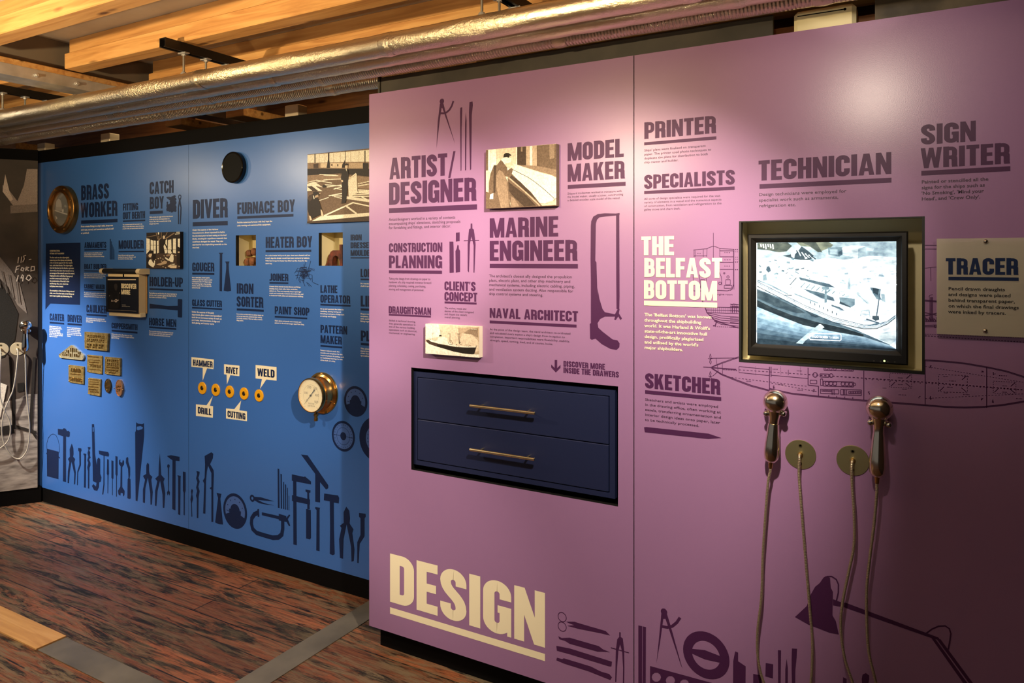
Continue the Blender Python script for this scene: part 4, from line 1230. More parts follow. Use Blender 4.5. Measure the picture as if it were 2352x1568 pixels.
for a, b, w in (((932, 618), (892, 755), 5), ((885, 745), (1002, 772), 4), ((930, 765), (1000, 800), 4), ((850, 815), (940, 795), 10), ((750, 740), (860, 735), 8), ((640, 842), (700, 745), 4), ((655, 885), (720, 872), 4), ((688, 910), (742, 1020), 4), ((955, 872), (958, 1005), 5), ((973, 1008), (1068, 1050), 5), ((880, 885), (932, 968), 5), ((870, 1010), (945, 1082), 5), ((780, 960), (828, 1075), 5), ((850, 1000), (905, 1078), 4)):
    nails.append(([a, b], w))
shape(BR, 'nails_silhouette', T5, [], M_NAVY, BY, lines=nails)
heading(BR, T6, [("LATHE", 1105, 35, 172, 1410), ("OPERATOR", 1105, 207, 350, 1640)], (1105, 372, 402, 1645), M_NAVY, BY)
paragraph(BR, T6, 1103, 447, (471, 602), 1533, ["Set up and operated the lathes for", "machining, turning, boring and", "threading metal parts of ships such", "as castings and forgings."], M_WHITE, BY, .02)
heading(BR, T6, [("PAINT SHOP", 283, 415, 555, 905)], (283, 590, 618, 867), M_NAVY, BY)
paragraph(BR, T6, 283, 662, (685, 725), 818, ["Ships' plates and panels were treated, and", "painted, in the aircraft hangar sized Paint Shop."], M_WHITE, BY, .02)
heading(BR, T6, [("PATTERN", 1107, 748, 893, 1585), ("MAKER", 1107, 935, 1080, 1490)], (1107, 1112, 1143, 1497), M_NAVY, BY)
paragraph(BR, T6, 1105, 1195, (1219, 1395), 1528, ["Pattern makers made the", "moulds and templates for the", "required pieces of casting, such", "as machinery bearings for the", "drive-shaft of a ship."], M_WHITE, BY, .02)
heading(BR, T5, [("IRON", 1648, 145, 252, 1845), ("DRESSER", 1648, 285, 392, 2030), ("MOULDER", 1648, 425, 530, 2045)], (1648, 553, 575, 2050), M_NAVY, BY)
heading(BR, T5, [("LOFTSMAN", 1828, 762, 912, 2390)], (1828, 938, 965, 2390), M_NAVY, BY)
paragraph(BR, T5, 1826, 1013, (1037, 1082), 2300, ["He translated the drawings with", "chalk/crayon at full size"], M_WHITE, BY, .02)
heading(BR, T6, [("LINER-OFF", 1830, 225, 420, 2600)], (1830, 452, 492, 2600), M_NAVY, BY)
paragraph(BR, T6, 1826, 537, (562, 695), 2330, ["Shapes were marked from wooden", "templates, onto steel plates as", "units, perfectly aligned for", "fitting together."], M_WHITE, BY, .02)
heading(BR, T6, [("PLATER", 1833, 850, 1040, 2400)], (1833, 1075, 1115, 2400), M_NAVY, BY)
paragraph(BR, T6, 1828, 1160, (1187, 1315), 2250, ["The plater shaped the", "superstructure plates, to", "rivet them to frames, in", "specialised rolls."], M_WHITE, BY, .02)
# cream speech labels over the buttons
for word, poly, tx in (
    ('HAMMER', [(57, 115), (207, 132), (204, 197), (162, 190), (132, 273), (133, 187), (57, 180)], (67, 131, 172, 198)),
    ('RIVET', [(275, 163), (378, 173), (377, 243), (317, 236), (294, 298), (292, 233), (275, 230)], (287, 179, 222, 367)),
    ('WELD', [(485, 168), (625, 182), (625, 273), (557, 265), (515, 327), (528, 262), (485, 258)], (497, 189, 241, 612)),
    ('DRILL', [(87, 430), (158, 437), (200, 375), (180, 440), (202, 443), (200, 520), (87, 508)], (100, 447, 490, 190)),
    ('CUTTING', [(288, 458), (343, 463), (389, 405), (377, 470), (428, 478), (428, 543), (288, 525)], (298, 472, 515, 417))):
    s = shape(BR, 'speech_label', T8, [poly], M_CREAM, BY, label='cream speech label reading ' + word)
    heading(s, T8, [(word, tx[0], tx[1], tx[2], tx[3])], None, M_NAVY, BY, name='lettering', lay=2)
S8 = [
 ('auger_bit_silhouette', [[(60, 993), (68, 1005), (63, 1030), (68, 1060), (60, 1090), (63, 1180), (57, 1180), (55, 1090), (50, 1065), (57, 1030), (53, 1010)]]),
 ('auger_bit_silhouette', [[(90, 875), (112, 880), (110, 900), (103, 920), (112, 945), (103, 980), (112, 1010), (105, 1050), (103, 1190), (93, 1188), (93, 1060), (87, 1040), (95, 1010), (88, 985), (97, 950), (88, 925), (95, 895)]]),
 ('water_pump_pliers_silhouette', [[(145, 775), (190, 750), (203, 760), (200, 790), (182, 830), (205, 870), (207, 900), (203, 1000), (203, 1215), (190, 1215), (190, 1000), (178, 990), (190, 980), (190, 890), (168, 840), (160, 880), (155, 940), (150, 1160), (135, 1158), (142, 960), (133, 940), (145, 920), (148, 830)]]),
 ('chisel_silhouette', [[(224, 1020), (257, 1028), (250, 1060), (268, 1232), (240, 1230), (215, 1218), (235, 1055)]]),
 ('tongs_silhouette', [[(470, 1046), (520, 1050), (570, 1065), (610, 1078), (570, 1075), (520, 1070), (500, 1068), (540, 1088), (580, 1098), (610, 1105), (560, 1100), (510, 1090), (472, 1068)]]),
 ('drill_bits_silhouette', [[(632, 858), (643, 862), (645, 1122), (634, 1120)], [(651, 893), (660, 897), (661, 1127), (653, 1126)], [(669, 946), (675, 950), (676, 1130), (669, 1129)], [(682, 963), (689, 967), (689, 1133), (683, 1132)], [(695, 985), (700, 989), (701, 1135), (696, 1134)], [(706, 1040), (709, 1042), (709, 1138), (706, 1137)]]),
 ('bar_clamp_silhouette', [[(735, 940), (757, 945), (760, 1370), (737, 1365)], [(727, 897), (810, 915), (813, 910), (855, 945), (855, 965), (830, 960), (727, 940)], [(728, 1035), (848, 1065), (848, 1100), (728, 1075)], [(818, 998), (852, 1005), (850, 1020), (842, 1020), (846, 1130), (830, 1130), (830, 1020), (818, 1012)], [(822, 1128), (853, 1135), (855, 1320), (848, 1332), (822, 1325)]]),
 ('folding_knife_silhouette', [[(788, 765), (832, 770), (908, 880), (970, 970), (970, 990), (955, 998), (915, 950), (915, 1085), (883, 1080), (883, 895)]]),
 ('rivet_silhouette', [[(883, 1115), (915, 1120), (912, 1135), (912, 1410), (890, 1405), (892, 1135), (883, 1128)]]),
 ('mallet_silhouette', [[(943, 1025), (1035, 1038), (1043, 1055), (1040, 1092), (1007, 1085), (1008, 1260), (1013, 1430), (1000, 1437), (980, 1428), (982, 1250), (980, 1078), (940, 1070)]]),
 ('pliers_silhouette', [[(1090, 1113), (1110, 1140), (1115, 1190), (1112, 1225), (1138, 1265), (1130, 1290), (1145, 1400), (1140, 1475), (1125, 1480), (1122, 1380), (1092, 1230), (1072, 1330), (1068, 1460), (1048, 1455), (1042, 1330), (1058, 1255), (1047, 1240), (1073, 1220), (1072, 1150)]]),
 ('spike_silhouette', [[(1175, 1155), (1218, 1160), (1220, 1180), (1212, 1190), (1212, 1310), (1180, 1360), (1172, 1490), (1163, 1488), (1163, 1350), (1185, 1300), (1185, 1190), (1175, 1180)]]),
]
for nm, ps in S8:
    shape(BR, nm, T8, ps, M_NAVY, BY, rounds=[((463, 1057), 24, 10)] if nm == 'tongs_silhouette' else None)
shape(BR, 'g_clamp_silhouette', T8, [[(497, 1130), (508, 1128), (510, 1180), (500, 1182)], [(527, 1150), (640, 1175), (640, 1197), (527, 1170)], [(640, 1160), (690, 1175), (690, 1215), (640, 1205)], [(690, 1188), (708, 1165), (717, 1170), (700, 1196), (717, 1240), (708, 1244), (688, 1208)]], M_NAVY, BY,
      lines=[([(503, 1152), (478, 1163), (460, 1190), (457, 1225), (466, 1262), (492, 1288), (550, 1306), (600, 1320), (637, 1318), (660, 1298), (666, 1260), (666, 1200)], 15)])
def dial_print(tr, c, R, kind):
    s = shape(BR, 'dial_silhouette', tr, [], M_NAVY, BY, rounds=[(c, R, 0)])
    light = mat('blue_ink', (0.055, 0.13, 0.40, 1), 0.42)
    y = BY - .0014
    C0 = at(*tr(c), y); r = abs(C0.z - at(*tr((c[0], c[1] - R)), y).z)
    mb = MB(); a = mb.m(light); d = mb.m(M_NAVY)
    def P(rad, ang, lift=0): return (C0.x + r * rad * math.cos(ang), y - lift, C0.z + r * rad * math.sin(ang))
    if kind == 'meter':
        angs = [math.radians(200 - 220 * i / 24) for i in range(25)]
        for k in range(24):
            lo = .40 if 2 < k < 21 else .50
            mb.face([P(.83, angs[k]), P(.83, angs[k + 1]), P(lo, angs[k + 1]), P(lo, angs[k])], a)
        for k in range(1, 6):
            g = math.radians(190 - 200 * k / 6)
            mb.face([P(.70, g - .04, .0004), P(.70, g + .04, .0004), P(.63, g + .04, .0004), P(.63, g - .04, .0004)], d)
        mb.face([P(.70, math.radians(186), .0004), P(.70, math.radians(182), .0004), P(.40, math.radians(196), .0004), P(.40, math.radians(200), .0004)], d)
    else:
        o0, o1 = .84, .27 if kind == 'dial' else .84
        if kind == 'dial':
            for k in range(40):
                g0, g1 = k * math.pi / 20, (k + 1) * math.pi / 20
                mb.face([P(.84, g0), P(.84, g1), P(.26, g1), P(.26, g0)], a)
                mb.face([P(.57, g0, .0004), P(.57, g1, .0004), P(.55, g1, .0004), P(.55, g0, .0004)], d)
            for k in range(24):
                g = k * math.pi / 12
                mb.face([P(.77, g - .03, .0004), P(.77, g + .03, .0004), P(.72, g + .03, .0004), P(.72, g - .03, .0004)], d)
            for g in (math.radians(178), math.radians(-2)):
                mb.face([P(.83, g - .02, .0004), P(.83, g + .02, .0004), P(.24, g + .05, .0004), P(.24, g - .05, .0004)], d)
        else:
            for k in range(40):
                g0, g1 = k * math.pi / 20, (k + 1) * math.pi / 20
                mb.face([P(.62, g0), P(.62, g1), P(0, g1), P(0, g0)], a)
            for k in range(20):
                g = k * math.pi / 10
                mb.face([P(.54, g - .03, .0004), P(.54, g + .03, .0004), P(.49, g + .03, .0004), P(.49, g - .03, .0004)], d)
    mb.build('scale_face', None, s)
dial_print(T8, (348, 1142), 117, 'meter')
dial_print(T8, (1152, 411), 102, 'meter')
dial_print(T8, (1070, 643), 102, 'dial')
dial_print(T8, (1292, 665), 150, 'ring')
# ------------------------------------------------------------------ niches behind holes in the panels
def niche(parent, h, Y, depth, material, label=None):
    mb = niche_mesh(h[0] - .004, h[1] + .004, h[2] - .004, h[3] + .004, Y + THK + .0005, Y + THK + depth)
    o = mb.build('niche_box', material, parent)
    if label: o['label'] = label
    return o
niche(PR, HM, PY, 0.13, M_CREAMPAINT, 'cream lined recess behind the monitor')
niche(BR, HN1, BY, 0.10, M_CREAMPAINT, 'small cream lined niche')
niche(BR, HN2, BY, 0.10, M_CREAMPAINT, 'small cream lined niche')

# lumps in the left niche, casting in the right one
M_RUST = noisy('rusty_iron', [(0.3, rgb(70, 38, 20)), (0.7, rgb(150, 92, 52))], 40, (1, 1, 1), 0.75, bump=.5, dist=.004)
M_REDIRON = noisy('dark_red_iron', [(0.3, rgb(38, 14, 8)), (0.7, rgb(120, 48, 20))], 30, (1, 1, 1), 0.6, bump=.4, dist=.004)
def lump(name, c, r, seed, material, label, cat, group=None):
    rn = random.Random(seed)
    e = None
    bm_v, bm_f = [], []
    mb = MB()
    n, k = 9, 10
    rs = []
    for i in range(n + 1):
        th = math.pi * i / n
        row = []
        for j in range(k):
            ph = 2 * math.pi * j / k
            d = Vector((math.sin(th) * math.cos(ph), math.sin(th) * math.sin(ph), math.cos(th)))
            q = max(abs(d.x), abs(d.y), abs(d.z))
            s = (1 / q) ** .55 * rn.uniform(.90, 1.06) if 0 < i < n else (1 / q) ** .55
            row.append(Vector(c) + Vector((d.x * r[0], d.y * r[1], d.z * r[2])) * s * .86)
        rs.append(row)
    mb.rings(rs)
    o = mb.build(name, material, None, smooth=35)
    return tag(o, label, cat, group)
nx0, nx1, nz0, nz1 = HN1
nz0 -= .004
ny = BY + THK + .036
lump('iron_lump', (nx0 + .032, ny, nz0 + .0262), (.023, .02, .026), 1, M_RUST, 'rusty iron lump at bottom left of the pile in the left niche', 'iron lump', 'rusty lumps in the left niche')
lump('iron_lump', (nx0 + .080, ny - .004, nz0 + .0288), (.026, .022, .0286), 2, M_RUST, 'rusty iron lump at bottom right of the pile in the left niche', 'iron lump', 'rusty lumps in the left niche')
lump('iron_lump', (nx0 + .040, ny + .006, nz0 + .0755), (.024, .02, .0225), 3, M_RUST, 'rusty iron lump resting at top left of the pile in the left niche', 'iron lump', 'rusty lumps in the left niche')
lump('iron_lump', (nx0 + .086, ny + .002, nz0 + .083), (.022, .022, .025), 4, M_RUST, 'rusty iron lump resting at top right of the pile in the left niche', 'iron lump', 'rusty lumps in the left niche')
nx0, nx1, nz0, nz1 = HN2
nz0 -= .004
e = empty('iron_casting', (nx0 + .078, ny, nz0), 'dark red iron casting with an arched opening in the right niche', 'casting')
mb = MB()
cx = nx0 + .078
prof = [(cx - .062, nz0 + .001), (cx - .066, nz0 + .012), (cx - .056, nz0 + .02), (cx - .045, nz0 + .055), (cx - .03, nz0 + .078), (cx - .015, nz0 + .085), (cx + .03, nz0 + .085), (cx + .03, nz0 + .115), (cx + .048, nz0 + .115), (cx + .05, nz0 + .001), (cx + .032, nz0 + .001), (cx + .03, nz0 + .03), (cx + .02, nz0 + .052), (cx + .004, nz0 + .058), (cx - .012, nz0 + .05), (cx - .02, nz0 + .03), (cx - .022, nz0 + .001)]
mb.prism(prof, ny - .02, ny + .02)
mb.build('body', M_REDIRON, e)

# ------------------------------------------------------------------ monitor in its recess
MX = hole_of(TM, [(107, 230), (1590, 205), (1585, 1440), (107, 1355)], PY + .012)
SX = hole_of(TM, [(197, 312), (1481, 298), (1478, 1292), (193, 1238)], PY + .024)
mon = empty('touch_screen_monitor', ((MX[0] + MX[1]) / 2, PY + .02, MX[2]), 'black touch screen monitor showing a bright ship picture in the recess', 'monitor')
yf = PY + .012
mb = MB()
a = M_BEZEL = mat('black_plastic', rgb(22, 20, 17), 0.38)
x0, x1, z0, z1 = MX
sx0, sx1, sz0, sz1 = SX
def frame_ring(mb, o, i, yo, yi):
    O = [(o[0], yo, o[2]), (o[1], yo, o[2]), (o[1], yo, o[3]), (o[0], yo, o[3])]
    I = [(i[0], yi, i[2]), (i[1], yi, i[2]), (i[1], yi, i[3]), (i[0], yi, i[3])]
    for k in range(4):
        j = (k + 1) % 4
        mb.face([O[k], O[j], I[j], I[k]])
s1 = (x0 + .004, x1 - .004, z0 + .004, z1 - .004)
s2 = (sx0 - .016, sx1 + .016, sz0 - .016, sz1 + .016)
frame_ring(mb, (x0, x1, z0, z1), s1, yf + .004, yf)
frame_ring(mb, s1, s2, yf, yf)
s3 = (s2[0] + .003, s2[1] - .003, s2[2] + .003, s2[3] - .003)
frame_ring(mb, s2, s3, yf, yf + .003)
frame_ring(mb, s3, SX, yf + .003, yf + .013)
for k in (((x0, z0), (x1, z0)), ((x1, z0), (x1, z1)), ((x1, z1), (x0, z1)), ((x0, z1), (x0, z0))):
    (ax, az), (bx, bz) = k
    mb.face([(ax, yf + .004, az), (ax, yf + .045, az), (bx, yf + .045, bz), (bx, yf + .004, bz)])
mb.build('bezel', M_BEZEL, mon)
mb = MB(); mb.bbox(x0 + .012, x1 - .012, yf + .03, yf + .075, z0 + .03, z1 - .03, .008)
mb.build('housing', M_BEZEL, mon)
cxm, czm = (x0 + x1) / 2, (z0 + z1) / 2
mb = MB(); mb.box(cxm - .05, cxm + .05, yf + .07, PY + THK + .129, czm - .05, czm + .05)
mb.build('mount', M_BLACK, mon)
def E_(r, g, b, k=1.0):
    return glowprint(r, g, b, SCR * k)
SCR = 1.0
W_ = E_(240, 250, 255, 1.0)
G1 = E_(158, 186, 200); G2 = E_(108, 136, 152); G3 = E_(74, 98, 114); G4 = E_(52, 70, 82); G5 = E_(34, 46, 54); G6 = E_(202, 222, 230); D1 = E_(70, 82, 80); OL = E_(112, 124, 112)
Lr = []
Lr.append((W_, [(190, 312), (1482, 298), (1479, 1295), (190, 1240)]))
Lr.append((G1, [(195, 312), (1482, 298), (1482, 445), (1240, 432), (1000, 468), (850, 448), (720, 470), (500, 470), (350, 440), (200, 470)]))
Lr.append((OL, [(560, 308), (860, 305), (900, 330), (880, 352), (760, 400), (690, 350), (600, 340)]))
Lr.append((D1, [(610, 308), (740, 306), (800, 400), (760, 395), (680, 340)]))
Lr.append((D1, [(200, 313), (480, 310), (520, 340), (470, 390), (400, 400), (300, 380), (200, 370)]))
Lr.append((G6, [(205, 378), (330, 398), (420, 402), (415, 415), (205, 398)]))
Lr.append((G4, [(430, 430), (500, 420), (560, 365), (610, 345), (660, 380), (720, 430), (690, 470), (600, 470), (520, 455)]))
Lr.append((G6, [(505, 410), (530, 380), (605, 345), (585, 375), (545, 420), (540, 455), (515, 440)]))
for k in range(9): Lr.append((G6 if k % 2 else G4, [(560 + k * 16, 380 + k * 6), (580 + k * 20, 430 + k * 4)], 2.5))
for k in range(6): Lr.append((W_, [(230 + k * 22, 322), (236 + k * 22, 350 + (k % 3) * 10)], 3))
Lr.append((G2, [(850, 355), (985, 350), (985, 420), (960, 440), (855, 420)])); Lr.append((G1, [(870, 372), (940, 372), (940, 420), (870, 415)]))
Lr.append((G6, [(980, 358), (1065, 336), (1205, 342), (1205, 430), (1130, 456), (988, 425)])); Lr.append((W_, [(980, 358), (1065, 336), (1205, 342), (1130, 365)])); Lr.append((G1, [(1130, 365), (1205, 342), (1205, 430), (1130, 456)]))
Lr.append((G6, [(1210, 358), (1280, 362), (1265, 388), (1205, 380)]))
Lr.append((G3, [(950, 395), (985, 375), (985, 420), (945, 436)]))
Lr.append((G6, [(1240, 436), (1480, 448), (1480, 520), (1240, 505)])); Lr.append((W_, [(1240, 450), (1480, 464), (1480, 470), (1240, 456)]))
# scatter of yard clutter
rn = random.Random(11)
for k in range(70):
    x = rn.uniform(205, 700); y = rn.uniform(430, 660) + x * .02
    g = rn.choice([G1, G2, G6, G6, G3]); w = rn.uniform(8, 34)
    Lr.append((g, [(x, y), (x + w, y + rn.uniform(-10, 14))], rn.uniform(1.2, 5)))
for k in range(46):
    x = rn.uniform(700, 1460); y = rn.uniform(540, 720)
    Lr.append((rn.choice([G6, G6, G1, W_]), [(x, y), (x + rn.uniform(10, 60), y + rn.uniform(-8, 14))], rn.uniform(1, 4)))
Lr.append((G3, [(285, 530), (310, 525), (325, 570), (300, 585), (280, 560)])); Lr.append((G1, [(1040, 635), (1055, 635), (1060, 740), (1030, 738)]))
Lr.append((G2, [(250, 610), (280, 600), (290, 655), (250, 660)])); Lr.append((G1, [(320, 630), (380, 625), (385, 650), (355, 655), (352, 695), (338, 692), (340, 655), (320, 650)]))
# quay wall and water
Lr.append((G3, [(195, 735), (330, 790), (480, 850), (650, 935), (900, 1040), (1100, 1110), (1425, 1252), (1425, 1262), (1100, 1165), (780, 1085), (640, 1050), (400, 960), (195, 880)]))
Lr.append((G4, [(195, 745), (300, 785), (430, 850), (600, 930), (640, 960), (560, 960), (380, 905), (195, 820)]))
Lr.append((G2, [(195, 860), (350, 930), (520, 985), (740, 1040), (980, 1090), (1180, 1150), (1180, 1170), (900, 1120), (600, 1060), (350, 985), (195, 915)]))
Lr.append((G5, [(195, 838), (330, 905), (520, 980), (740, 1040), (1000, 1100), (1180, 1155), (1180, 1178), (900, 1130), (620, 1070), (400, 985), (195, 905)]))
wat = [E_(150, 182, 204), E_(132, 165, 188), E_(112, 146, 170), E_(92, 122, 146), E_(70, 96, 116), E_(50, 70, 86), E_(34, 50, 62)]
tops = [(195, 900), (400, 985), (620, 1070), (900, 1130), (1180, 1178), (1425, 1258), (1479, 1290)]
for k in range(7):
    f = k / 7.0
    up = [(x, y + (1240 + (x - 195) * .042 - y) * f) for x, y in tops]
    Lr.append((wat[k], up + [(1479, 1295), (195, 1241)]))
Lr.append((G6, [(1240, 1160), (1478, 1120), (1478, 1210), (1428, 1255), (1180, 1130)]))
Lr.append((G1, [(555, 1238), (640, 1165), (768, 1065), (790, 1068), (820, 1090), (740, 1150), (640, 1215), (620, 1244)]))
Lr.append((W_, [(765, 1063), (785, 1062), (818, 1090), (790, 1105)]))
# hull, decks and rails of the ship
Lr.append((W_, [(195, 690), (500, 830), (900, 1000), (1180, 1085), (1340, 1080), (1470, 1000), (1480, 1100), (1240, 1165), (1100, 1108), (900, 1030), (650, 925), (480, 845), (330, 780), (195, 725)]))
for dy, g, w in ((0, G3, 1.6), (14, G2, 1.4), (30, G1, 1.6), (44, G4, 1.8)):
    Lr.append((g, [(198, 668 + dy), (400, 770 + dy), (640, 890 + dy), (900, 1000 + dy), (1180, 1070 + dy * .8), (1300, 1068 + dy * .8), (1400, 1035 + dy * .6), (1475, 980 + dy * .5)], w))
Lr.append((G6, [(500, 700), (575, 640), (660, 650), (1000, 760), (1105, 795), (1060, 825), (900, 800), (600, 735)]))
for k in range(9): Lr.append((G2, [(600 + k * 48, 722 + k * 10), (640 + k * 46, 680 + k * 13)], 2))
Lr.append((G3, [(580, 628), (760, 668), (860, 690), (920, 725), (820, 715), (640, 662), (600, 655)]))
Lr.append((G3, [(620, 735), (800, 775), (900, 815), (915, 850), (800, 825), (680, 770)])); Lr.append((G2, [(955, 812), (1100, 828), (1098, 885), (1060, 908), (960, 870)])); Lr.append((G4, [(960, 850), (1060, 900), (1060, 910), (955, 872)]))
Lr.append((W_, [(918, 700), (955, 700), (955, 900), (918, 890)]))
Lr.append((G2, [(795, 715), (860, 718), (860, 740), (838, 745), (842, 860), (818, 865), (822, 745), (795, 740)]))
Lr.append((G2, [(1240, 722), (1340, 738), (1330, 800), (1350, 840), (1300, 830), (1265, 775)])); Lr.append((G4, [(1262, 725), (1322, 738), (1312, 792), (1268, 772)])); Lr.append((G1, [(1340, 780), (1375, 785), (1382, 860), (1350, 850)]))
Lr.append((G6, [(1100, 770), (1220, 880), (1240, 870), (1130, 765)])); Lr.append((G3, [(1330, 780), (1300, 985)], 2.5)); Lr.append((G4, [(1262, 985), (1320, 985), (1325, 1020), (1290, 1032), (1260, 1012)]))
Lr.append((G1, [(1120, 780), (1215, 870)], 2)); Lr.append((G1, [(1150, 985), (1165, 940), (1230, 930), (1240, 1000)], 2)); Lr.append((G1, [(1165, 965), (1235, 975)], 2))
Lr.append((G4, [(445, 795), (470, 770), (500, 740), (520, 700), (500, 770), (520, 800)])); Lr.append((G4, [(495, 765), (500, 700), (560, 632)], 2)); Lr.append((W_, [(470, 690), (500, 700), (520, 790), (450, 790)]))
Lr.append((G2, [(540, 775), (640, 815), (760, 862), (760, 872), (640, 825), (540, 785)])); Lr.append((G3, [(880, 880), (960, 905), (1010, 940), (960, 925), (885, 895)]))
Lr.append((G2, [(1180, 1085), (1320, 1045), (1330, 1060), (1230, 1080)])); Lr.append((G3, [(1210, 1010), (1330, 1050), (1300, 1052), (1200, 1020)]))
Lr.append((G2, [(200, 650), (330, 700), (480, 780), (480, 790), (330, 712), (200, 660)])); Lr.append((G4, [(640, 935), (735, 985), (770, 990), (740, 1000), (700, 985)]))
for k in range(7):
    Lr.append((rn.choice([G3, G4]), [(690 + k * 40, 850 + k * 18), (690 + k * 40, 872 + k * 18)], 2.2))
pill = [(690, 1148), (960, 1153), (972, 1165), (972, 1205), (960, 1215), (690, 1204), (680, 1194), (680, 1158), (690, 1148)]
Lr.append((W_, pill, 2.2))
Lr = [l if len(l) == 2 else (l[0], l[1], l[2] * 1.9) for l in Lr]
scr = picture(mon, 'screen', lambda p, d: at(*TM(p), PY + .0245 - d), Lr, .000022)
scr['label'] = 'bright bluish screen picture of a ship at a quay'
paragraph(scr, TM, 702, 1166, (1186, 1186), 950, ["TOUCH SCREEN TO BEGIN"], W_, PY + .0175, .03, name='screen_button_text')
mb = MB()
for px in (1275, 1338, 1403, 1468):
    c = at(*TM((px, 1402 + (px - 1275) * .045)), yf); mb.lathe([(.0022, 0), (.0022, .0015)], (c.x, yf + .0002, c.z), (0, -1, 0), 12)
mb.build('button', mat('grey_plastic', rgb(70, 68, 62), .4), mon)
c = at(*TM((1372, 1402)), yf)
mb = MB(); mb.lathe([(.0028, 0), (.0028, .0012)], (c.x, yf + .0002, c.z), (0, -1, 0), 14)
mb.build('power_light', flatmat(215, 255, 150, 2.0), mon)

mb = MB()
fx0, fx1, fz0, fz1 = HM
t = .007
mb.box(fx0, fx0 + t, PY - .001, PY + THK, fz0, fz1); mb.box(fx1 - t, fx1, PY - .001, PY + THK, fz0, fz1)
mb.box(fx0 + t, fx1 - t, PY - .001, PY + THK, fz1 - t * .6, fz1); mb.box(fx0 + t, fx1 - t, PY - .001, PY + THK, fz0, fz0 + t)
mb.build('recess_frame', M_EDGE, PR)
# ------------------------------------------------------------------ drawer unit
CX_ = hole_of(TB, [(280, 605), (1575, 708), (1570, 1400), (280, 1203)], PY + .012)
DX = hole_of(TB, [(306, 641), (1538, 746), (1530, 1362), (306, 1173)], PY + .012)
M_CAB = mat('navy_lacquer', rgb(27, 35, 68), 0.42, bump=(140, .06, .001))
cab = empty('drawer_unit', ((CX_[0] + CX_[1]) / 2, PY + .2, CX_[2]), 'navy drawer unit with two drawers let into the purple panel', 'drawer unit')
yc = PY + .012
mb = MB()
x0, x1, z0, z1 = CX_
dx0, dx1, dz0, dz1 = DX
mb.box(x0, dx0 - .0015, yc, yc + .36, z0, z1); mb.box(dx1 + .0015, x1, yc, yc + .36, z0, z1)
mb.box(dx0 - .0015, dx1 + .0015, yc, yc + .36, dz1 + .0015, z1); mb.box(dx0 - .0015, dx1 + .0015, yc, yc + .36, z0, dz0 - .0015)
mb.box(dx0 - .0015, dx1 + .0015, yc + .34, yc + .36, dz0 - .0015, dz1 + .0015)
mb.build('carcass', M_CAB, cab)
mb = niche_mesh(HD[0] - .004, HD[1] + .004, HD[2] - .004, HD[3] + .004, PY + THK + .0005, PY + THK + .37)
mb.build('recess_lining', M_BLACK, cab)
zm = (at(*TB((307, 911)), yc).z + at(*TB((1528, 1055)), yc).z) / 2
mb = MB(); mb.box(x0 + .05, x1 - .05, yc + .05, yc + .30, HD[2] - .004, z0 + .001)
mb.build('base_board', M_BLACK, cab)
def drawer(za, zb, hp):
    mb = MB(); mb.bbox(dx0 + .002, dx1 - .002, yc - .003, yc + .30, za + .0015, zb - .0015, .002)
    d = mb.build('drawer', M_CAB, cab)
    p0, p1 = at(*TB(hp[0]), PY - .03), at(*TB(hp[1]), PY - .03)
    zc = (p0.z + p1.z) / 2
    mb = MB()
    mb.lathe([(.0045, 0), (.006, .0015), (.006, (p1.x - p0.x) - .0015), (.0045, p1.x - p0.x)], (p0.x, PY - .026, zc), (1, 0, 0), 20)
    for f in (.14, .86):
        xx = p0.x + (p1.x - p0.x) * f
        mb.cyl((xx, PY - .026, zc), (xx, yc - .003, zc), .0042, 14)
    h = mb.build('handle', mat('satin_brass', (.80, .66, .40, 1), .25, 1.0), d, smooth=40)
    return d
drawer(zm, dz1, [(638, 820), (1058, 862)])
drawer(dz0, zm, [(638, 1104), (1055, 1157)])

# ------------------------------------------------------------------ photographs mounted on boards
def sep(k):  # sepia print tones from dark 0 to pale 1
    c = [(34, 26, 20), (70, 55, 44), (112, 92, 74), (150, 128, 106), (192, 170, 144), (226, 208, 182), (250, 242, 224)][k]
    return grainmat(*c)
def photo_block(name, label, tr, quad, Y, depth, layers, edge):
    """quad: left x, right x with (top left, bottom left, top right, bottom right) rows"""
    yf = Y - depth
    a, b, c, d = [at(*tr(q), yf) for q in quad]
    x0, x1 = (a.x + d.x) / 2, (b.x + c.x) / 2
    z1, z0 = (a.z + b.z) / 2, (c.z + d.z) / 2
    e = empty('mounted_photograph', ((x0 + x1) / 2, Y, z0), label, 'photograph')
    mb = MB(); mb.box(x0, x1, yf, Y - .0003, z0, z1)
    mb.build('board', edge, e)
    def pos(p, off):
        q = at(*tr(p), yf)
        return (min(max(q.x, x0), x1), yf - off, min(max(q.z, z0), z1))
    picture(e, name, pos, layers, .00004)
    return e
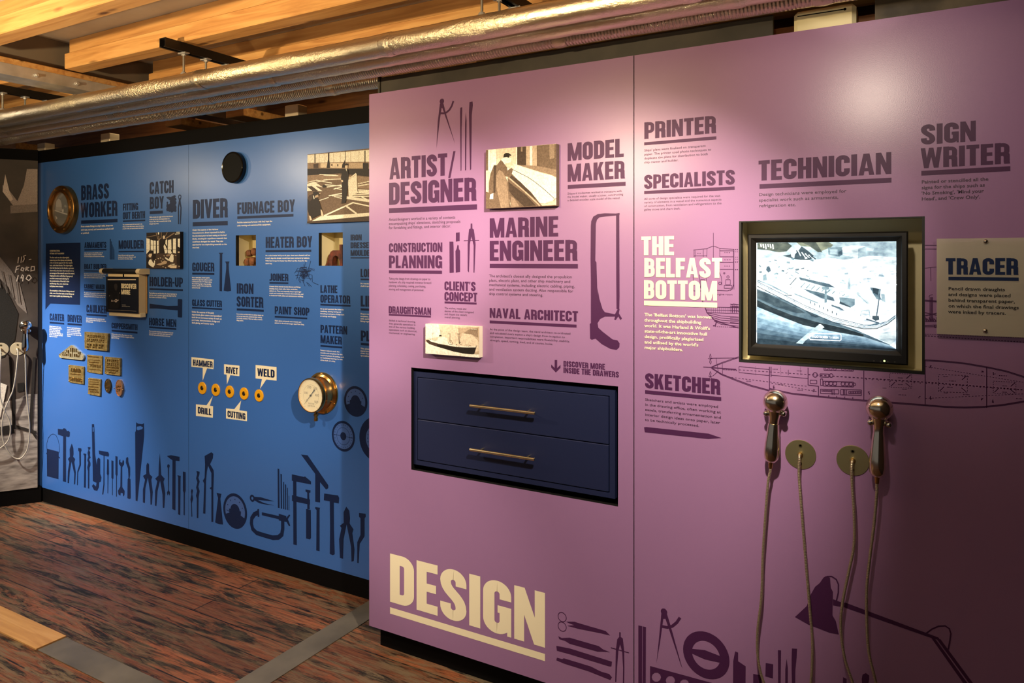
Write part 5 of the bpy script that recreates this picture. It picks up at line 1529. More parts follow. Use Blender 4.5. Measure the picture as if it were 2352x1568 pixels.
# ship at sea
TS = T(965, 730, .07017)
sh = [(sep(5), [(160, 190), (1940, 270), (1940, 1300), (160, 1180)]), (sep(6), [(170, 200), (600, 215), (700, 600), (500, 640), (180, 700)]),
      (sep(4), [(1230, 320), (1940, 300), (1940, 800), (1500, 880), (1300, 640)]), (sep(3), [(1650, 350), (1900, 330), (1900, 640), (1700, 560), (1560, 620), (1400, 500)]),
      (sep(5), [(1380, 500), (1700, 540), (1900, 740), (1900, 900), (1500, 860), (1320, 700)]),
      (sep(6), [(165, 780), (330, 860), (800, 985), (1150, 1110), (1500, 1180), (1940, 1195), (1940, 1310), (165, 1185)]),
      (sep(4), [(1790, 1120), (1940, 1060), (1940, 1190), (1760, 1190)]),
      (sep(1), [(185, 715), (280, 712), (360, 760), (560, 820), (800, 870), (1000, 920), (1200, 950), (1500, 965), (1815, 965), (1860, 880), (1830, 1000), (1775, 1180), (1700, 1192), (1400, 1160), (1100, 1100), (800, 1010), (520, 930), (290, 850), (210, 770)]),
      (sep(0), [(560, 860), (800, 900), (1200, 965), (1815, 972), (1775, 1180), (1700, 1192), (1400, 1160), (1100, 1100), (800, 1010), (560, 930)]),
      (sep(6), [(270, 700), (560, 740), (590, 650), (690, 630), (800, 630), (890, 660), (900, 790), (1180, 900), (1500, 930), (1815, 930), (1815, 960), (1500, 962), (1190, 945), (900, 895), (560, 830), (350, 770)]),
      (sep(0), [(615, 600), (630, 558), (700, 555), (710, 598)]), (sep(2), [(955, 860), (1070, 850), (1065, 870), (960, 880)]),
      (sep(2), [(1190, 910), (1280, 905), (1280, 950), (1190, 948)]), (sep(6), [(1200, 905), (1270, 905), (1265, 945), (1200, 945)])]
for x, y0, y1 in ((415, 490, 760), (678, 380, 560), (975, 510, 760), (985, 510, 760)): sh.append((sep(3), [(x, y0), (x, y1)], 4))
sh += [(sep(2), [(1245, 520), (1290, 850)], 8), (sep(2), [(1285, 520), (1305, 850)], 5), (sep(3), [(1205, 520), (1330, 515)], 7), (sep(3), [(905, 518), (1005, 515)], 5), (sep(3), [(370, 492), (460, 492)], 4)]
for x, y in ((460, 720), (520, 720), (330, 690), (980, 750), (1020, 745), (1285, 790), (1330, 785), (1000, 805), (1060, 812), (930, 812), (1200, 862), (1340, 855), (1520, 908), (1580, 910), (1640, 898)):
    sh.append((sep(1), [(x - 14, y), (x + 14, y + 10)], 9))
e = photo_block('ship_photograph', 'small mounted photograph of a cargo ship at sea above the drawers', TS, [(172, 200), (1937, 275), (1932, 1295), (176, 1165)], PY, .026, sh, flatmat(248, 240, 215))
paragraph(e.children[1], TS, 1655, 338, (370, 370), 1850, ["ship name"], sep(6), PY - .0285, .03, name='caption')
# model maker
TK = T(1100, 320, .1084)
mk = [(sep(5), [(140, 215), (1645, 90), (1645, 1410), (140, 1470)]), (sep(2), [(150, 225), (195, 222), (195, 655), (150, 660)]), (sep(6), [(195, 222), (375, 208), (375, 640), (240, 700), (195, 655)]), (sep(4), [(372, 205), (380, 205), (380, 560), (372, 560)]), (sep(4), [(240, 215), (246, 215), (246, 680), (240, 690)]),
      (sep(1), [(812, 160), (1000, 150), (1000, 560), (812, 535)]), (sep(3), [(890, 160), (925, 158), (925, 260), (890, 260)]), (sep(4), [(1000, 150), (1225, 130), (1220, 560), (1000, 560)]), (sep(6), [(1080, 145), (1130, 140), (1130, 560), (1080, 560)]), (sep(6), [(790, 165), (808, 163), (808, 540), (790, 530)]),
      (sep(2), [(1225, 130), (1645, 95), (1645, 640), (1225, 580)]), (sep(3), [(1490, 105), (1600, 98), (1600, 400), (1500, 420)]), (sep(3), [(820, 540), (1225, 560), (1645, 640), (1645, 800), (1500, 740), (1300, 690)]),
      (sep(6), [(700, 500), (830, 545), (1230, 680), (1420, 740), (1560, 770), (1645, 820), (1645, 1230), (1560, 1300), (1400, 1360), (1290, 1350), (1240, 1290), (1100, 1110), (900, 930), (690, 720), (620, 620)]),
      (sep(5), [(640, 500), (720, 510), (760, 600), (720, 640), (690, 720), (600, 600)]),
      (sep(2), [(650, 760), (690, 720), (900, 930), (1100, 1110), (1290, 1350), (1400, 1365), (1560, 1310), (1645, 1240), (1645, 1410), (690, 1450), (620, 1100), (610, 820)]),
      (sep(1), [(690, 760), (880, 900), (1080, 1100), (1230, 1280), (1200, 1270), (980, 1090), (760, 920), (640, 830)]), (sep(4), [(630, 810), (760, 920), (980, 1110), (1260, 1370), (1290, 1410)], 14),
      (sep(1), [(630, 900), (760, 1000), (1000, 1180), (1210, 1400), (960, 1420), (760, 1240), (640, 1100)]), (sep(3), [(680, 1200), (760, 1260), (860, 1420), (690, 1440)]), (sep(5), [(1300, 1360), (1420, 1365), (1600, 1290), (1645, 1250), (1645, 1390), (1340, 1405)]),
      (sep(0), [(720, 640), (860, 710), (1040, 800), (1200, 910), (1400, 1070), (1600, 1255)], 5),
      (sep(2), [(320, 545), (380, 545), (470, 435), (520, 480), (570, 560), (640, 640), (690, 600), (725, 640), (690, 760), (650, 800), (560, 780), (610, 900), (640, 1100), (660, 1350), (690, 1445), (380, 1460), (390, 1130), (210, 1130), (215, 920), (250, 720)]),
      (sep(3), [(430, 640), (520, 700), (600, 900), (620, 1100), (640, 1440), (470, 1450), (410, 1180), (370, 1000), (370, 760)]), (sep(1), [(320, 560), (370, 560), (360, 900), (350, 1130), (310, 1130), (310, 900)]),
      (sep(2), [(150, 1110), (230, 1130), (390, 1130), (400, 1460), (150, 1468)]), (sep(6), [(240, 1170), (310, 1135), (305, 1265), (230, 1265)]), (sep(6), [(470, 435), (540, 380), (610, 375), (680, 400), (690, 460), (640, 500), (570, 510), (550, 530), (515, 480)]),
      (sep(0), [(520, 385), (530, 320), (570, 288), (630, 288), (685, 330), (688, 355), (655, 340), (650, 370), (625, 395), (600, 370), (560, 375)]), (sep(6), [(600, 600), (640, 610), (640, 640), (610, 660)]), (sep(6), [(680, 560), (740, 580), (745, 620), (700, 600)])]
photo_block('model_maker_photograph', 'mounted photograph of a man bent over a white half model hull', TK, [(150, 220), (1640, 92), (1640, 1408), (150, 1466)], PY, .026, mk, sep(2))
# loft floor
TL = T(695, 335, .12121)
lf = [(sep(2), [(80, 160), (1600, 0), (1600, 1420), (80, 1490)]),
      (sep(6), [(92, 172), (1180, 80), (1600, 40), (1600, 300), (1180, 300), (92, 320)]), (sep(3), [(92, 320), (1180, 300), (1600, 300), (1600, 440), (92, 430)]), (sep(5), [(340, 325), (470, 322), (470, 412), (340, 412)]), (sep(5), [(520, 325), (760, 322), (760, 415), (520, 415)]), (sep(4), [(880, 320), (1145, 318), (1145, 420), (880, 420)]),
      (sep(0), [(92, 435), (250, 425), (1600, 440), (1600, 590), (1250, 580), (700, 520), (92, 560)]), (sep(3), [(92, 560), (350, 540), (700, 545), (1250, 590), (1600, 600), (1600, 830), (1000, 800), (700, 640), (92, 680)])]
for x, w in ((235, 10), (495, 14), (808, 6), (1183, 10)): lf.append((sep(1), [(x, 90), (x, 320)], w))
for x in (318, 425, 588, 718, 912, 1072): lf.append((sep(4), [(x, 100), (x, 315)], 2))
lf += [(sep(0), [(455, 420), (470, 330), (478, 275), (500, 265), (512, 290), (520, 420)]), (sep(0), [(745, 415), (755, 350), (790, 300), (795, 275), (805, 275), (808, 320), (800, 415)]), (sep(0), [(1145, 320), (1250, 325), (1250, 560), (1145, 540)]), (sep(1), [(210, 345), (300, 330), (300, 420), (210, 420)]), (sep(2), [(540, 345), (570, 345), (570, 378), (540, 378)]), (sep(0), [(660, 345), (678, 345), (678, 385), (660, 385)])]
for a, b, w in (((320, 540), (640, 555), 8), ((400, 555), (680, 565), 7), ((95, 690), (280, 645), 7), ((260, 650), (560, 705), 8), ((200, 700), (480, 640), 7), ((400, 640), (740, 625), 6), ((420, 735), (750, 760), 8), ((460, 780), (740, 740), 8), ((590, 820), (760, 770), 8), ((620, 800), (760, 830), 7), ((500, 945), (770, 895), 10), ((560, 945), (760, 950), 8), ((320, 1035), (500, 975), 7), ((600, 960), (770, 1000), 6), ((1050, 720), (1400, 640), 9), ((1050, 760), (1400, 700), 9), ((1050, 830), (1400, 850), 9), ((940, 960), (1400, 950), 10), ((950, 930), (1400, 900), 10), ((1060, 870), (1400, 880), 26), ((840, 980), (1400, 1060), 26), ((1120, 965), (1230, 1020), 12), ((410, 1325), (960, 1075), 14), ((960, 1075), (1400, 1170), 12), ((830, 1140), (1030, 1285), 16)):
    lf.append((sep(6), [a, b], w))
for k in range(5): lf.append((sep(0), [(1070 + k * 70, 705 - k * 14), (1110 + k * 70, 735 - k * 14)], 3))
lf += [(sep(6), [(92, 720), (230, 675), (390, 785), (250, 760), (380, 855), (160, 850), (92, 855)]), (sep(1), [(92, 770), (180, 760), (300, 850), (200, 860)]), (sep(0), [(385, 740), (430, 735), (460, 780), (385, 790)]),
       (sep(6), [(180, 1425), (350, 1330), (1500, 1250), (1500, 1310), (1080, 1345), (600, 1390)]), (sep(1), [(92, 1430), (600, 1395), (1080, 1350), (1600, 1310), (1600, 1430), (92, 1490)]),
       (sep(6), [(865, 640), (890, 615), (1010, 515), (1030, 530), (1045, 850), (1060, 890), (960, 930), (940, 970), (880, 960)]), (sep(4), [(870, 640), (1020, 545)], 4),
       (sep(0), [(755, 500), (790, 455), (830, 435), (870, 460), (880, 560), (870, 680), (860, 800), (850, 880), (835, 1000), (820, 1080), (740, 1095), (755, 950), (750, 700), (735, 640), (735, 580)]), (sep(5), [(812, 370), (862, 370), (858, 420), (830, 440), (812, 410)]), (sep(0), [(805, 350), (835, 330), (870, 345), (870, 372), (850, 362), (812, 375), (805, 365)]), (sep(6), [(825, 440), (845, 440), (838, 485)]), (sep(5), [(735, 640), (770, 650), (775, 680), (745, 690)]), (sep(5), [(880, 590), (905, 580), (915, 610), (880, 620)]),
       (sep(0), [(100, 1010), (130, 940), (205, 910), (300, 1000), (340, 1100), (370, 1210), (365, 1290), (180, 1380), (130, 1300), (100, 1200)]), (sep(1), [(105, 1000), (140, 940), (200, 920), (190, 1000), (140, 1060)]), (sep(0), [(200, 880), (260, 860), (330, 890), (320, 930), (250, 950), (220, 940)]), (sep(4), [(245, 945), (300, 920), (310, 960), (270, 980), (240, 985)]), (sep(5), [(340, 885), (350, 900), (335, 915), (318, 900)]), (sep(6), [(205, 940), (220, 940), (235, 1000), (218, 1010)]), (sep(5), [(350, 1205), (370, 1210), (405, 1310), (385, 1340), (360, 1310)]), (sep(5), [(130, 1320), (160, 1330), (185, 1400), (160, 1410), (145, 1400)])]
photo_block('loft_photograph', 'mounted photograph of men laying out timber on a loft floor, cut by the purple edge', TL, [(92, 165), (1600, 10), (1600, 1400), (92, 1480)], BY, .014, lf, sep(0))
# moulders
TU = T(325, 520, .07018)
mo = [(sep(0), [(150, 195), (1270, 160), (1270, 1370), (150, 1370)])]
for q in ([(160, 380), (270, 410), (275, 770), (160, 900)], [(300, 430), (380, 460), (385, 790), (300, 780)], [(400, 455), (470, 470), (470, 900), (400, 880)], [(505, 480), (560, 450), (580, 850), (510, 880)], [(790, 440), (840, 420), (840, 640), (780, 560)], [(870, 440), (975, 420), (985, 760), (860, 900), (860, 660)], [(1030, 400), (1130, 390), (1130, 880), (1030, 860)], [(1190, 400), (1260, 395), (1260, 690), (1190, 660)], [(720, 640), (760, 580), (850, 780), (840, 870), (770, 880)]):
    mo.append((sep(6), q))
for a, b, w in (((160, 765), (470, 765), 6), ((300, 610), (560, 615), 5), ((720, 755), (1130, 755), 6), ((160, 350), (480, 290), 8), ((480, 200), (545, 430), 10), ((650, 180), (650, 400), 9), ((850, 180), (790, 300), 9), ((1080, 210), (790, 400), 16), ((570, 300), (575, 830), 12), ((560, 480), (630, 370), 12)):
    mo.append((sep(1) if b[1] in (765, 615, 755) else sep(3), [a, b], w))
mo += [(sep(6), [(540, 185), (582, 180), (582, 260), (540, 262)]), (sep(6), [(1140, 190), (1260, 185)], 10), (sep(6), [(1100, 250), (1260, 235)], 10),
       (sep(0), [(600, 470), (690, 410), (790, 420), (770, 520), (740, 600), (715, 720), (740, 900), (600, 960), (590, 700)]), (sep(5), [(700, 320), (740, 290), (775, 320), (770, 390), (735, 420), (705, 390)]),
       (sep(1), [(150, 900), (500, 880), (1260, 880), (1260, 1370), (150, 1370)]), (sep(0), [(1160, 700), (1200, 650), (1225, 700), (1255, 720), (1260, 1360), (1155, 1200)]),
       (sep(5), [(230, 950), (260, 890), (350, 880), (340, 960), (300, 1010), (250, 1000)]), (sep(0), [(270, 860), (310, 800), (360, 840), (370, 880), (300, 890)]), (sep(6), [(230, 1180), (260, 1090), (320, 1070), (380, 1180), (420, 1190), (415, 1110), (450, 1120), (440, 1260), (390, 1340), (300, 1290), (240, 1240)]), (sep(0), [(165, 1000), (230, 1010), (300, 1070), (240, 1100), (225, 1220), (350, 1360), (160, 1360)]), (sep(0), [(350, 900), (480, 880), (470, 1060), (400, 1130), (360, 1060)]),
       (sep(6), [(880, 800), (950, 760), (1000, 850), (960, 900), (870, 860)]), (sep(6), [(950, 960), (1000, 880), (1050, 950), (1060, 1060), (1040, 1170), (960, 1160), (920, 1120), (860, 1110), (770, 1030), (780, 1000), (900, 1070)]), (sep(4), [(490, 1240), (640, 1190), (760, 1110), (850, 1150), (820, 1220), (680, 1250), (620, 1275)]), (sep(5), [(860, 1300), (950, 1240), (1000, 1270), (1160, 1270), (1150, 1365), (960, 1360)]), (sep(6), [(960, 1230), (1100, 1220), (1110, 1235), (1050, 1250)]), (sep(3), [(800, 940), (920, 890), (960, 920), (920, 970), (830, 980)]), (sep(5), [(1195, 820), (1255, 820), (1255, 860), (1195, 860)])]
for x, y in ((630, 1030), (710, 1065), (750, 960), (660, 1130), (715, 1310), (470, 1080), (1130, 950), (1060, 940), (800, 1350), (1240, 1300), (560, 1050)): mo.append((sep(5), [(x - 18, y - 6), (x + 18, y + 8)], 12))
photo_block('moulders_photograph', 'mounted photograph of workmen in a foundry beside the MOULDER heading', TU, [(155, 205), (1266, 165), (1260, 1368), (168, 1368)], BY, .022, mo, sep(0))
# ------------------------------------------------------------------ porthole
TP = T(95, 415, .08612)
c = at(*TP((495, 765)), BY - .035)
R = abs(at(*TP((495, 120)), BY - .035).z - c.z)
ph = empty('porthole', (c.x, BY, c.z), 'round brass porthole with a photograph behind its glass at the upper left', 'porthole')
mb = MB()
mb.lathe([(R * .70, -.002), (R * 1.0, -.002), (R * 1.0, .020), (R * .985, .030), (R * .95, .034), (R * .80, .036), (R * .775, .044), (R * .73, .046), (R * .70, .040), (R * .68, .018), (R * .68, -.002)], (c.x, BY - .0025, c.z), (0, -1, 0), 64, cap0=False, cap1=False)
mb.build('ring', mat('dark_brass', (.46, .24, .07, 1), .27, 1.0, bump=(30, .12, .004)), ph, smooth=40)
for k in range(8):
    a = math.radians(22 + 45 * k)
    mb = MB(); mb.lathe([(.006, 0), (.006, .003), (.004, .0055), (0, .006)], (c.x + R * .885 * math.cos(a), BY - .0375, c.z + R * .885 * math.sin(a)), (0, -1, 0), 12)
    mb.build('screw', M_BRASS, ph, smooth=40)
yp = BY - .008
def posp(p, off):
    q = at(*TP(p), yp)
    d = Vector((q.x - c.x, q.z - c.z))
    if d.length > R * .685: d = d.normalized() * R * .685
    return (c.x + d.x, yp - off, c.z + d.y)
def g_(v): return flatmat(v, int(v * .96), int(v * .93))
circ_ = [(495 + 260 * math.cos(k * .2094), 765 + 480 * math.sin(k * .2094)) for k in range(30)]
pl = [(g_(62), circ_), (g_(104), [(390, 440), (440, 360), (540, 330), (600, 360), (560, 420), (500, 470), (430, 480)]), (g_(176), [(385, 620), (400, 520), (455, 480), (510, 510), (540, 600), (545, 700), (540, 780), (390, 790)]), (g_(150), [(380, 700), (545, 700), (560, 810), (380, 790)]), (g_(128), [(600, 680), (640, 630), (680, 680), (660, 720)]), (g_(200), [(550, 790), (575, 735), (600, 780), (590, 840), (555, 830)]), (g_(190), [(285, 775), (420, 795), (560, 840), (715, 885), (715, 915), (560, 875), (400, 830), (285, 805)]), (g_(34), [(280, 815), (715, 925), (700, 1000), (480, 990), (300, 940)]), (g_(180), [(320, 960), (420, 970), (430, 1010), (390, 1045), (340, 1040)]), (g_(78), [(390, 1090), (600, 1080), (640, 1120), (560, 1220), (440, 1230)]), (g_(150), [(300, 720), (320, 650), (330, 720), (315, 760)])]
picture(ph, 'photograph', posp, pl, .0001)
mb = MB(); mb.lathe([(R * .69, 0), (R * .69, .004)], (c.x, BY - .020, c.z), (0, -1, 0), 48)
mb.build('glass', glassy('window_glass', (.9, .95, .95, 1), .10), ph)

# ------------------------------------------------------------------ black round cover
TW = T(420, 300, .35714)
c = at(*TW((329, 237)), BY - .012)
R = abs(at(*TW((329, 136)), BY - .012).z - c.z)
e = empty('round_speaker', (c.x, BY, c.z), 'black round dish shaped speaker above the DIVER heading', 'speaker')
mb = MB(); mb.lathe([(R, .0006), (R, .020), (R * .985, .026), (R * .93, .029), (R * .89, .027)], (c.x, BY, c.z), (0, -1, 0), 64, cap1=False)
mb.build('rim', mat('gloss_black', rgb(16, 15, 13), .16), e, smooth=50)
mb = MB(); mb.lathe([(R * .90, .010), (R * .895, .0262), (R * .6, .0245), (R * .3, .0238), (0.001, .0235)], (c.x, BY, c.z), (0, -1, 0), 64)
mb.build('dish', mat('matt_black', rgb(13, 13, 11), .7, spec=.15), e, smooth=50)

# ------------------------------------------------------------------ cast plates
TQ = T(130, 755, .10204)
def fillet(pts, r, n=4):
    out = []
    N = len(pts)
    for i in range(N):
        p, a, b = Vector(pts[i]), Vector(pts[i - 1]), Vector(pts[(i + 1) % N])
        da, db = (a - p), (b - p)
        rr = min(r, da.length * .45, db.length * .45)
        s, t = p + da.normalized() * rr, p + db.normalized() * rr
        for k in range(n + 1):
            u = k / n
            out.append(tuple(s * (1 - u) ** 2 + p * 2 * u * (1 - u) + t * u * u))
    return out
def plate(label, pts, material, depth=.006, rnd=.004, relief=(), words=(), screws=(), border=False, oval=None):
    yf = BY - depth
    if oval:
        cc = at(*TQ(oval[0]), yf); rz = abs(at(*TQ((oval[0][0], oval[0][1] - oval[1])), yf).z - cc.z); rx = rz * oval[2]
        P = [(cc.x + rx * math.cos(k * math.pi / 20), cc.z + rz * math.sin(k * math.pi / 20)) for k in range(40)]
    else:
        q = [at(*TQ(p), yf) for p in pts]
        P = fillet([(v.x, v.z) for v in q], rnd)
    ctr = (sum(p[0] for p in P) / len(P), sum(p[1] for p in P) / len(P))
    e = empty('brass_plate', (ctr[0], BY, ctr[1]), label, 'plate', 'cast plates on the blue panel')
    mb = MB(); mb.prism(P, yf, BY - .0002)
    if border:
        for s0, s1, dy in ((1.0, .93, .0016), ):
            for i in range(len(P)):
                a, b = P[i], P[(i + 1) % len(P)]
                f = lambda p, s: (ctr[0] + (p[0] - ctr[0]) * s, yf - dy, ctr[1] + (p[1] - ctr[1]) * s)
                g = lambda p, s: (ctr[0] + (p[0] - ctr[0]) * s, yf, ctr[1] + (p[1] - ctr[1]) * s)
                mb.face([f(a, s0), f(b, s0), f(b, s1), f(a, s1)]); mb.face([f(a, s1), f(b, s1), g(b, s1 - .01), g(a, s1 - .01)]); mb.face([g(a, s0), g(b, s0), f(b, s0), f(a, s0)])
    mb.build('body', material, e)
    if relief or words:
        mb = MB()
        for (x0, y0, x1, y1) in relief:   # worn raised marks that cannot be read
            rn = random.Random(int(x0 * 7 + y0))
            n = max(2, int((x1 - x0) / ((y1 - y0) * .62)))
            for k in range(n):
                xa = x0 + (x1 - x0) * k / n; xb = xa + (x1 - x0) / n * .66
                sk = (y1 - y0) * 0; dy = (xa - x0) * .075
                a = at(*TQ((xa, y0 + dy)), yf); b = at(*TQ((xb, y1 + dy)), yf)
                if rn.random() < .5: mb.box(a.x, a.x + (b.x - a.x) * .4, yf - .0018, yf, b.z, a.z)
                else: mb.box(a.x, b.x, yf - .0018, yf, b.z, b.z + (a.z - b.z) * .35)
                mb.box(a.x + (b.x - a.x) * .3, b.x, yf - .0018, yf, b.z + (a.z - b.z) * .55, a.z)
        for w, xl, yt, yb, xr in words:
            a = at(*TQ((xl, yb)), yf); zt = at(*TQ((xl, yt)), yf).z; X1 = at(*TQ((xr, yb)), yf).x
            wd, polys = line_polys(w)
            for p, k in polys:
                mb.prism([(a.x + u / wd * (X1 - a.x), a.z + v * (zt - a.z)) for u, v in p], yf - .0022 - .0001 * k, yf)
        mb.build('raised_lettering', M_BRASS, e)
    for s in screws:
        q = at(*TQ(s), yf)
        mb = MB(); mb.lathe([(.0042, 0), (.0042, .0012), (.0025, .003), (0, .0033)], (q.x, yf + .0001, q.z), (0, -1, 0), 10)
        mb.build('screw', M_BRASS, e, smooth=50)
    return e
M_CUBR = noisy('pale_brass', [(0.3, (0.55, 0.47, 0.28, 1)), (0.7, (0.75, 0.66, 0.44, 1))], 50, (1, 1, 1), 0.42, 0.7, bump=.2, dist=.002)
M_COPPER = noisy('copper', [(0.3, (0.55, 0.24, 0.10, 1)), (0.7, (0.80, 0.42, 0.22, 1))], 60, (1, 1, 1), 0.38, 0.8, bump=.25, dist=.002)
M_BRONZE = noisy('dark_bronze', [(0.3, (0.10, 0.06, 0.025, 1)), (0.7, (0.24, 0.15, 0.06, 1))], 60, (1, 1, 1), 0.4, 0.85, bump=.3, dist=.002)
plate('largest oblong brass plate, topmost of the cast plates', [(630, 65), (1160, 105), (1140, 500), (635, 445)], M_BRASS_OLD, .012, .004, relief=[(700, 130, 1090, 190), (680, 215, 1080, 285), (680, 325, 1080, 425)], screws=[(640, 250), (1110, 300)], border=True)
plate('pale triangular brass plate with tall raised letters', [(50, 585), (320, 368), (350, 368), (612, 600), (612, 660), (580, 705), (80, 650), (55, 620)], M_CUBR, .010, .006, screws=[(345, 400), (72, 570), (588, 630)], border=True,
      relief=[(130, 520, 220, 600), (215, 470, 300, 610), (300, 420, 400, 625), (395, 440, 480, 625), (475, 510, 560, 640)])
plate('thin brass plate with printed lines under the triangular plate right side', [(690, 580), (1025, 610), (1020, 1020), (685, 968)], M_BRASS_OLD, .007, .006, relief=[(720, 612, 960, 632), (740, 690, 980, 700), (740, 735, 960, 760), (740, 790, 1010, 800), (770, 810, 1010, 860), (720, 900, 1000, 910)], screws=[(695, 600), (1005, 630), (700, 955), (1000, 1000)])
plate('brass plate with crowded raised lines, rightmost of the square plates', [(1090, 625), (1440, 660), (1435, 1055), (1085, 1010)], M_BRASS_OLD, .008, .006, relief=[(1140, 680, 1400, 740), (1130, 760, 1400, 830), (1120, 845, 1410, 880), (1120, 905, 1400, 945), (1180, 965, 1340, 1000)], screws=[(1108, 665), (1405, 695), (1105, 985), (1405, 1020)], border=True)
plate('brass crane load plate reading 50 TONS, lower left of the plates', [(268, 808), (612, 850), (605, 1248), (268, 1195)], M_BRASS_OLD, .008, .006, words=[('LOAD', 335, 875, 965, 545), ('50TONS', 290, 1080, 1165, 580)], relief=[(320, 1000, 560, 1030)], screws=[(283, 840), (580, 880), (283, 1175), (570, 1215)])
plate('small brass plate with dark bands below the thin lined plate', [(712, 1100), (988, 1135), (975, 1515), (708, 1465)], M_BRASS_OLD, .009, .005, relief=[(760, 1130, 940, 1150), (740, 1180, 950, 1195), (740, 1230, 950, 1250), (720, 1285, 950, 1310), (730, 1340, 930, 1390), (750, 1400, 950, 1425)], screws=[(725, 1125), (960, 1160), (715, 1455), (955, 1485)])
plate('dark bronze oval plate beside the copper oval', None, M_BRONZE, .008, oval=((1150, 1280), 155, .72), border=True, relief=[(1090, 1220, 1220, 1245), (1085, 1262, 1225, 1285), (1095, 1305, 1215, 1330)], screws=[(1130, 1190), (1135, 1380)])
plate('copper coloured oval plate, lowest at the right of the plates', None, M_COPPER, .010, oval=((1405, 1330), 188, .68), border=True, relief=[(1340, 1270, 1460, 1330), (1350, 1345, 1450, 1410)], screws=[(1300, 1335), (1490, 1365)])

# ------------------------------------------------------------------ hanging flip book
TR = T(225, 605, .08929)
fb = empty('hanging_flip_book', (at(*TR((640, 800)), BY).x, BY, at(*TR((640, 1350)), BY).z), 'dark hanging flip book reading DISCOVER MORE on a black roller', 'book')
yr = BY - .055
a, b = at(*TR((165, 195)), yr), at(*TR((1030, 195)), yr)
zc = a.z
r0 = abs(at(*TR((600, 125)), yr).z - at(*TR((600, 265)), yr).z) / 2
mb = MB(); mb.lathe([(r0 * .95, 0), (r0, .003), (r0, b.x - a.x - .003), (r0 * .95, b.x - a.x)], (a.x, yr, zc), (1, 0, 0), 32)
mb.build('roller', mat('black_rubber', rgb(15, 15, 13), .5), fb, smooth=40)
for xa, xb in ((a.x - .030, a.x), (b.x, b.x + .036)):
    mb = MB()
    pts = [(yr - r0 * 1.02 * math.cos(t), zc + r0 * 1.02 * math.sin(t)) for t in [math.radians(-90 + 180 * k / 14) for k in range(15)]]
    pts += [(BY - .0003, zc + r0 * 1.02), (BY - .0003, zc - r0 * 1.02)]
    k = len(pts)
    mb.face([(xa, y, z) for y, z in pts]); mb.face([(xb, y, z) for y, z in pts][::-1])
    for i in range(k):
        p, q = pts[i], pts[(i + 1) % k]
        mb.face([(xa, p[0], p[1]), (xb, p[0], p[1]), (xb, q[0], q[1]), (xa, q[0], q[1])])
    mb.build('bracket', mat('cream_plastic', rgb(226, 208, 172), .45), fb, smooth=40)
ybk = BY - .060
q = [at(*TR(p), ybk) for p in ((205, 340), (1040, 340), (1065, 1285), (215, 1250))]
x0, x1 = q[0].x, q[1].x
z1, z0 = (q[0].z + q[1].z) / 2, (q[2].z + q[3].z) / 2
M_COVER = mat('dark_navy_cover', rgb(12, 16, 30), .38)
mb = MB(); mb.bbox(x0, x1, ybk, ybk + .003, z0, z1, .0012)
cov = mb.build('cover', M_COVER, fb)
mb = MB(); mb.bbox(x0 + .014, x1 - .001, ybk + .0035, BY - .008, z0 + .004, z1 + .0225, .002)
mb.build('pages', mat('paper_edges', rgb(236, 214, 170), .7), fb)
mb = MB(); mb.bbox(x0 + .016, x1 + .003, ybk + .010, BY - .012, z0 - .024, z0 + .004, .002)
mb.build('page_foot', mat('paper_foot', rgb(250, 232, 190), .7), fb)
mb = MB(); mb.bbox(x0 + .003, x1 + .0055, BY - .007, BY - .004, z0 - .002, z1 + .012, .001)
mb.build('back_cover', mat('tan_cover', rgb(186, 150, 104), .6), fb)
mb = MB(); mb.lathe([(.007, 0), (.007, .02)], ((x0 + x1) / 2 + .012, ybk + .006, z1 - .002), (0, 0, 1), 12)
mb.build('ring', M_BLACK, fb)
yl = ybk - .0002
shape(cov, 'cover_lines', TR, [[(250, 402), (975, 402), (975, 425), (250, 425)], [(270, 1190), (985, 1222), (985, 1226), (270, 1194)]], flatmat(232, 214, 190), yl)
heading(cov, TR, [("DISCOVER", 598, 512, 640, 985), ("MORE", 600, 668, 792, 830)], None, M_CREAM, yl)
paragraph(cov, TR, 615, 1050, (1070, 1105), 820, ["Construction", "tales of the shipyard trades"], flatmat(200, 196, 190), yl, .02)
gm = lambda v: flatmat(v, int(v * .92), int(v * .88))
picture(cov, 'cover_photograph', lambda p, d: at(*TR(p), yl - .0003 - d), [(gm(8), [(250, 450), (575, 455), (575, 1170), (265, 1160)]), (gm(52), [(410, 560), (440, 515), (490, 530), (505, 590), (490, 660), (470, 710), (440, 670), (420, 620)]), (gm(26), [(330, 780), (400, 740), (520, 740), (560, 800), (550, 1000), (520, 1150), (290, 1150), (300, 900)]), (gm(12), [(370, 760), (480, 740), (500, 940), (400, 950)]),
    (gm(210), [(340, 975), (355, 930), (365, 930), (370, 960), (430, 950), (440, 920), (480, 915), (500, 940), (535, 930), (535, 945), (500, 960), (480, 995), (440, 995), (425, 965), (350, 980)]), (gm(40), [(445, 935), (475, 930), (480, 970), (450, 975)]), (gm(190), [(545, 770), (560, 745), (575, 745), (560, 770)]), (gm(150), [(285, 840), (300, 810), (312, 812), (298, 842)])], .0001)

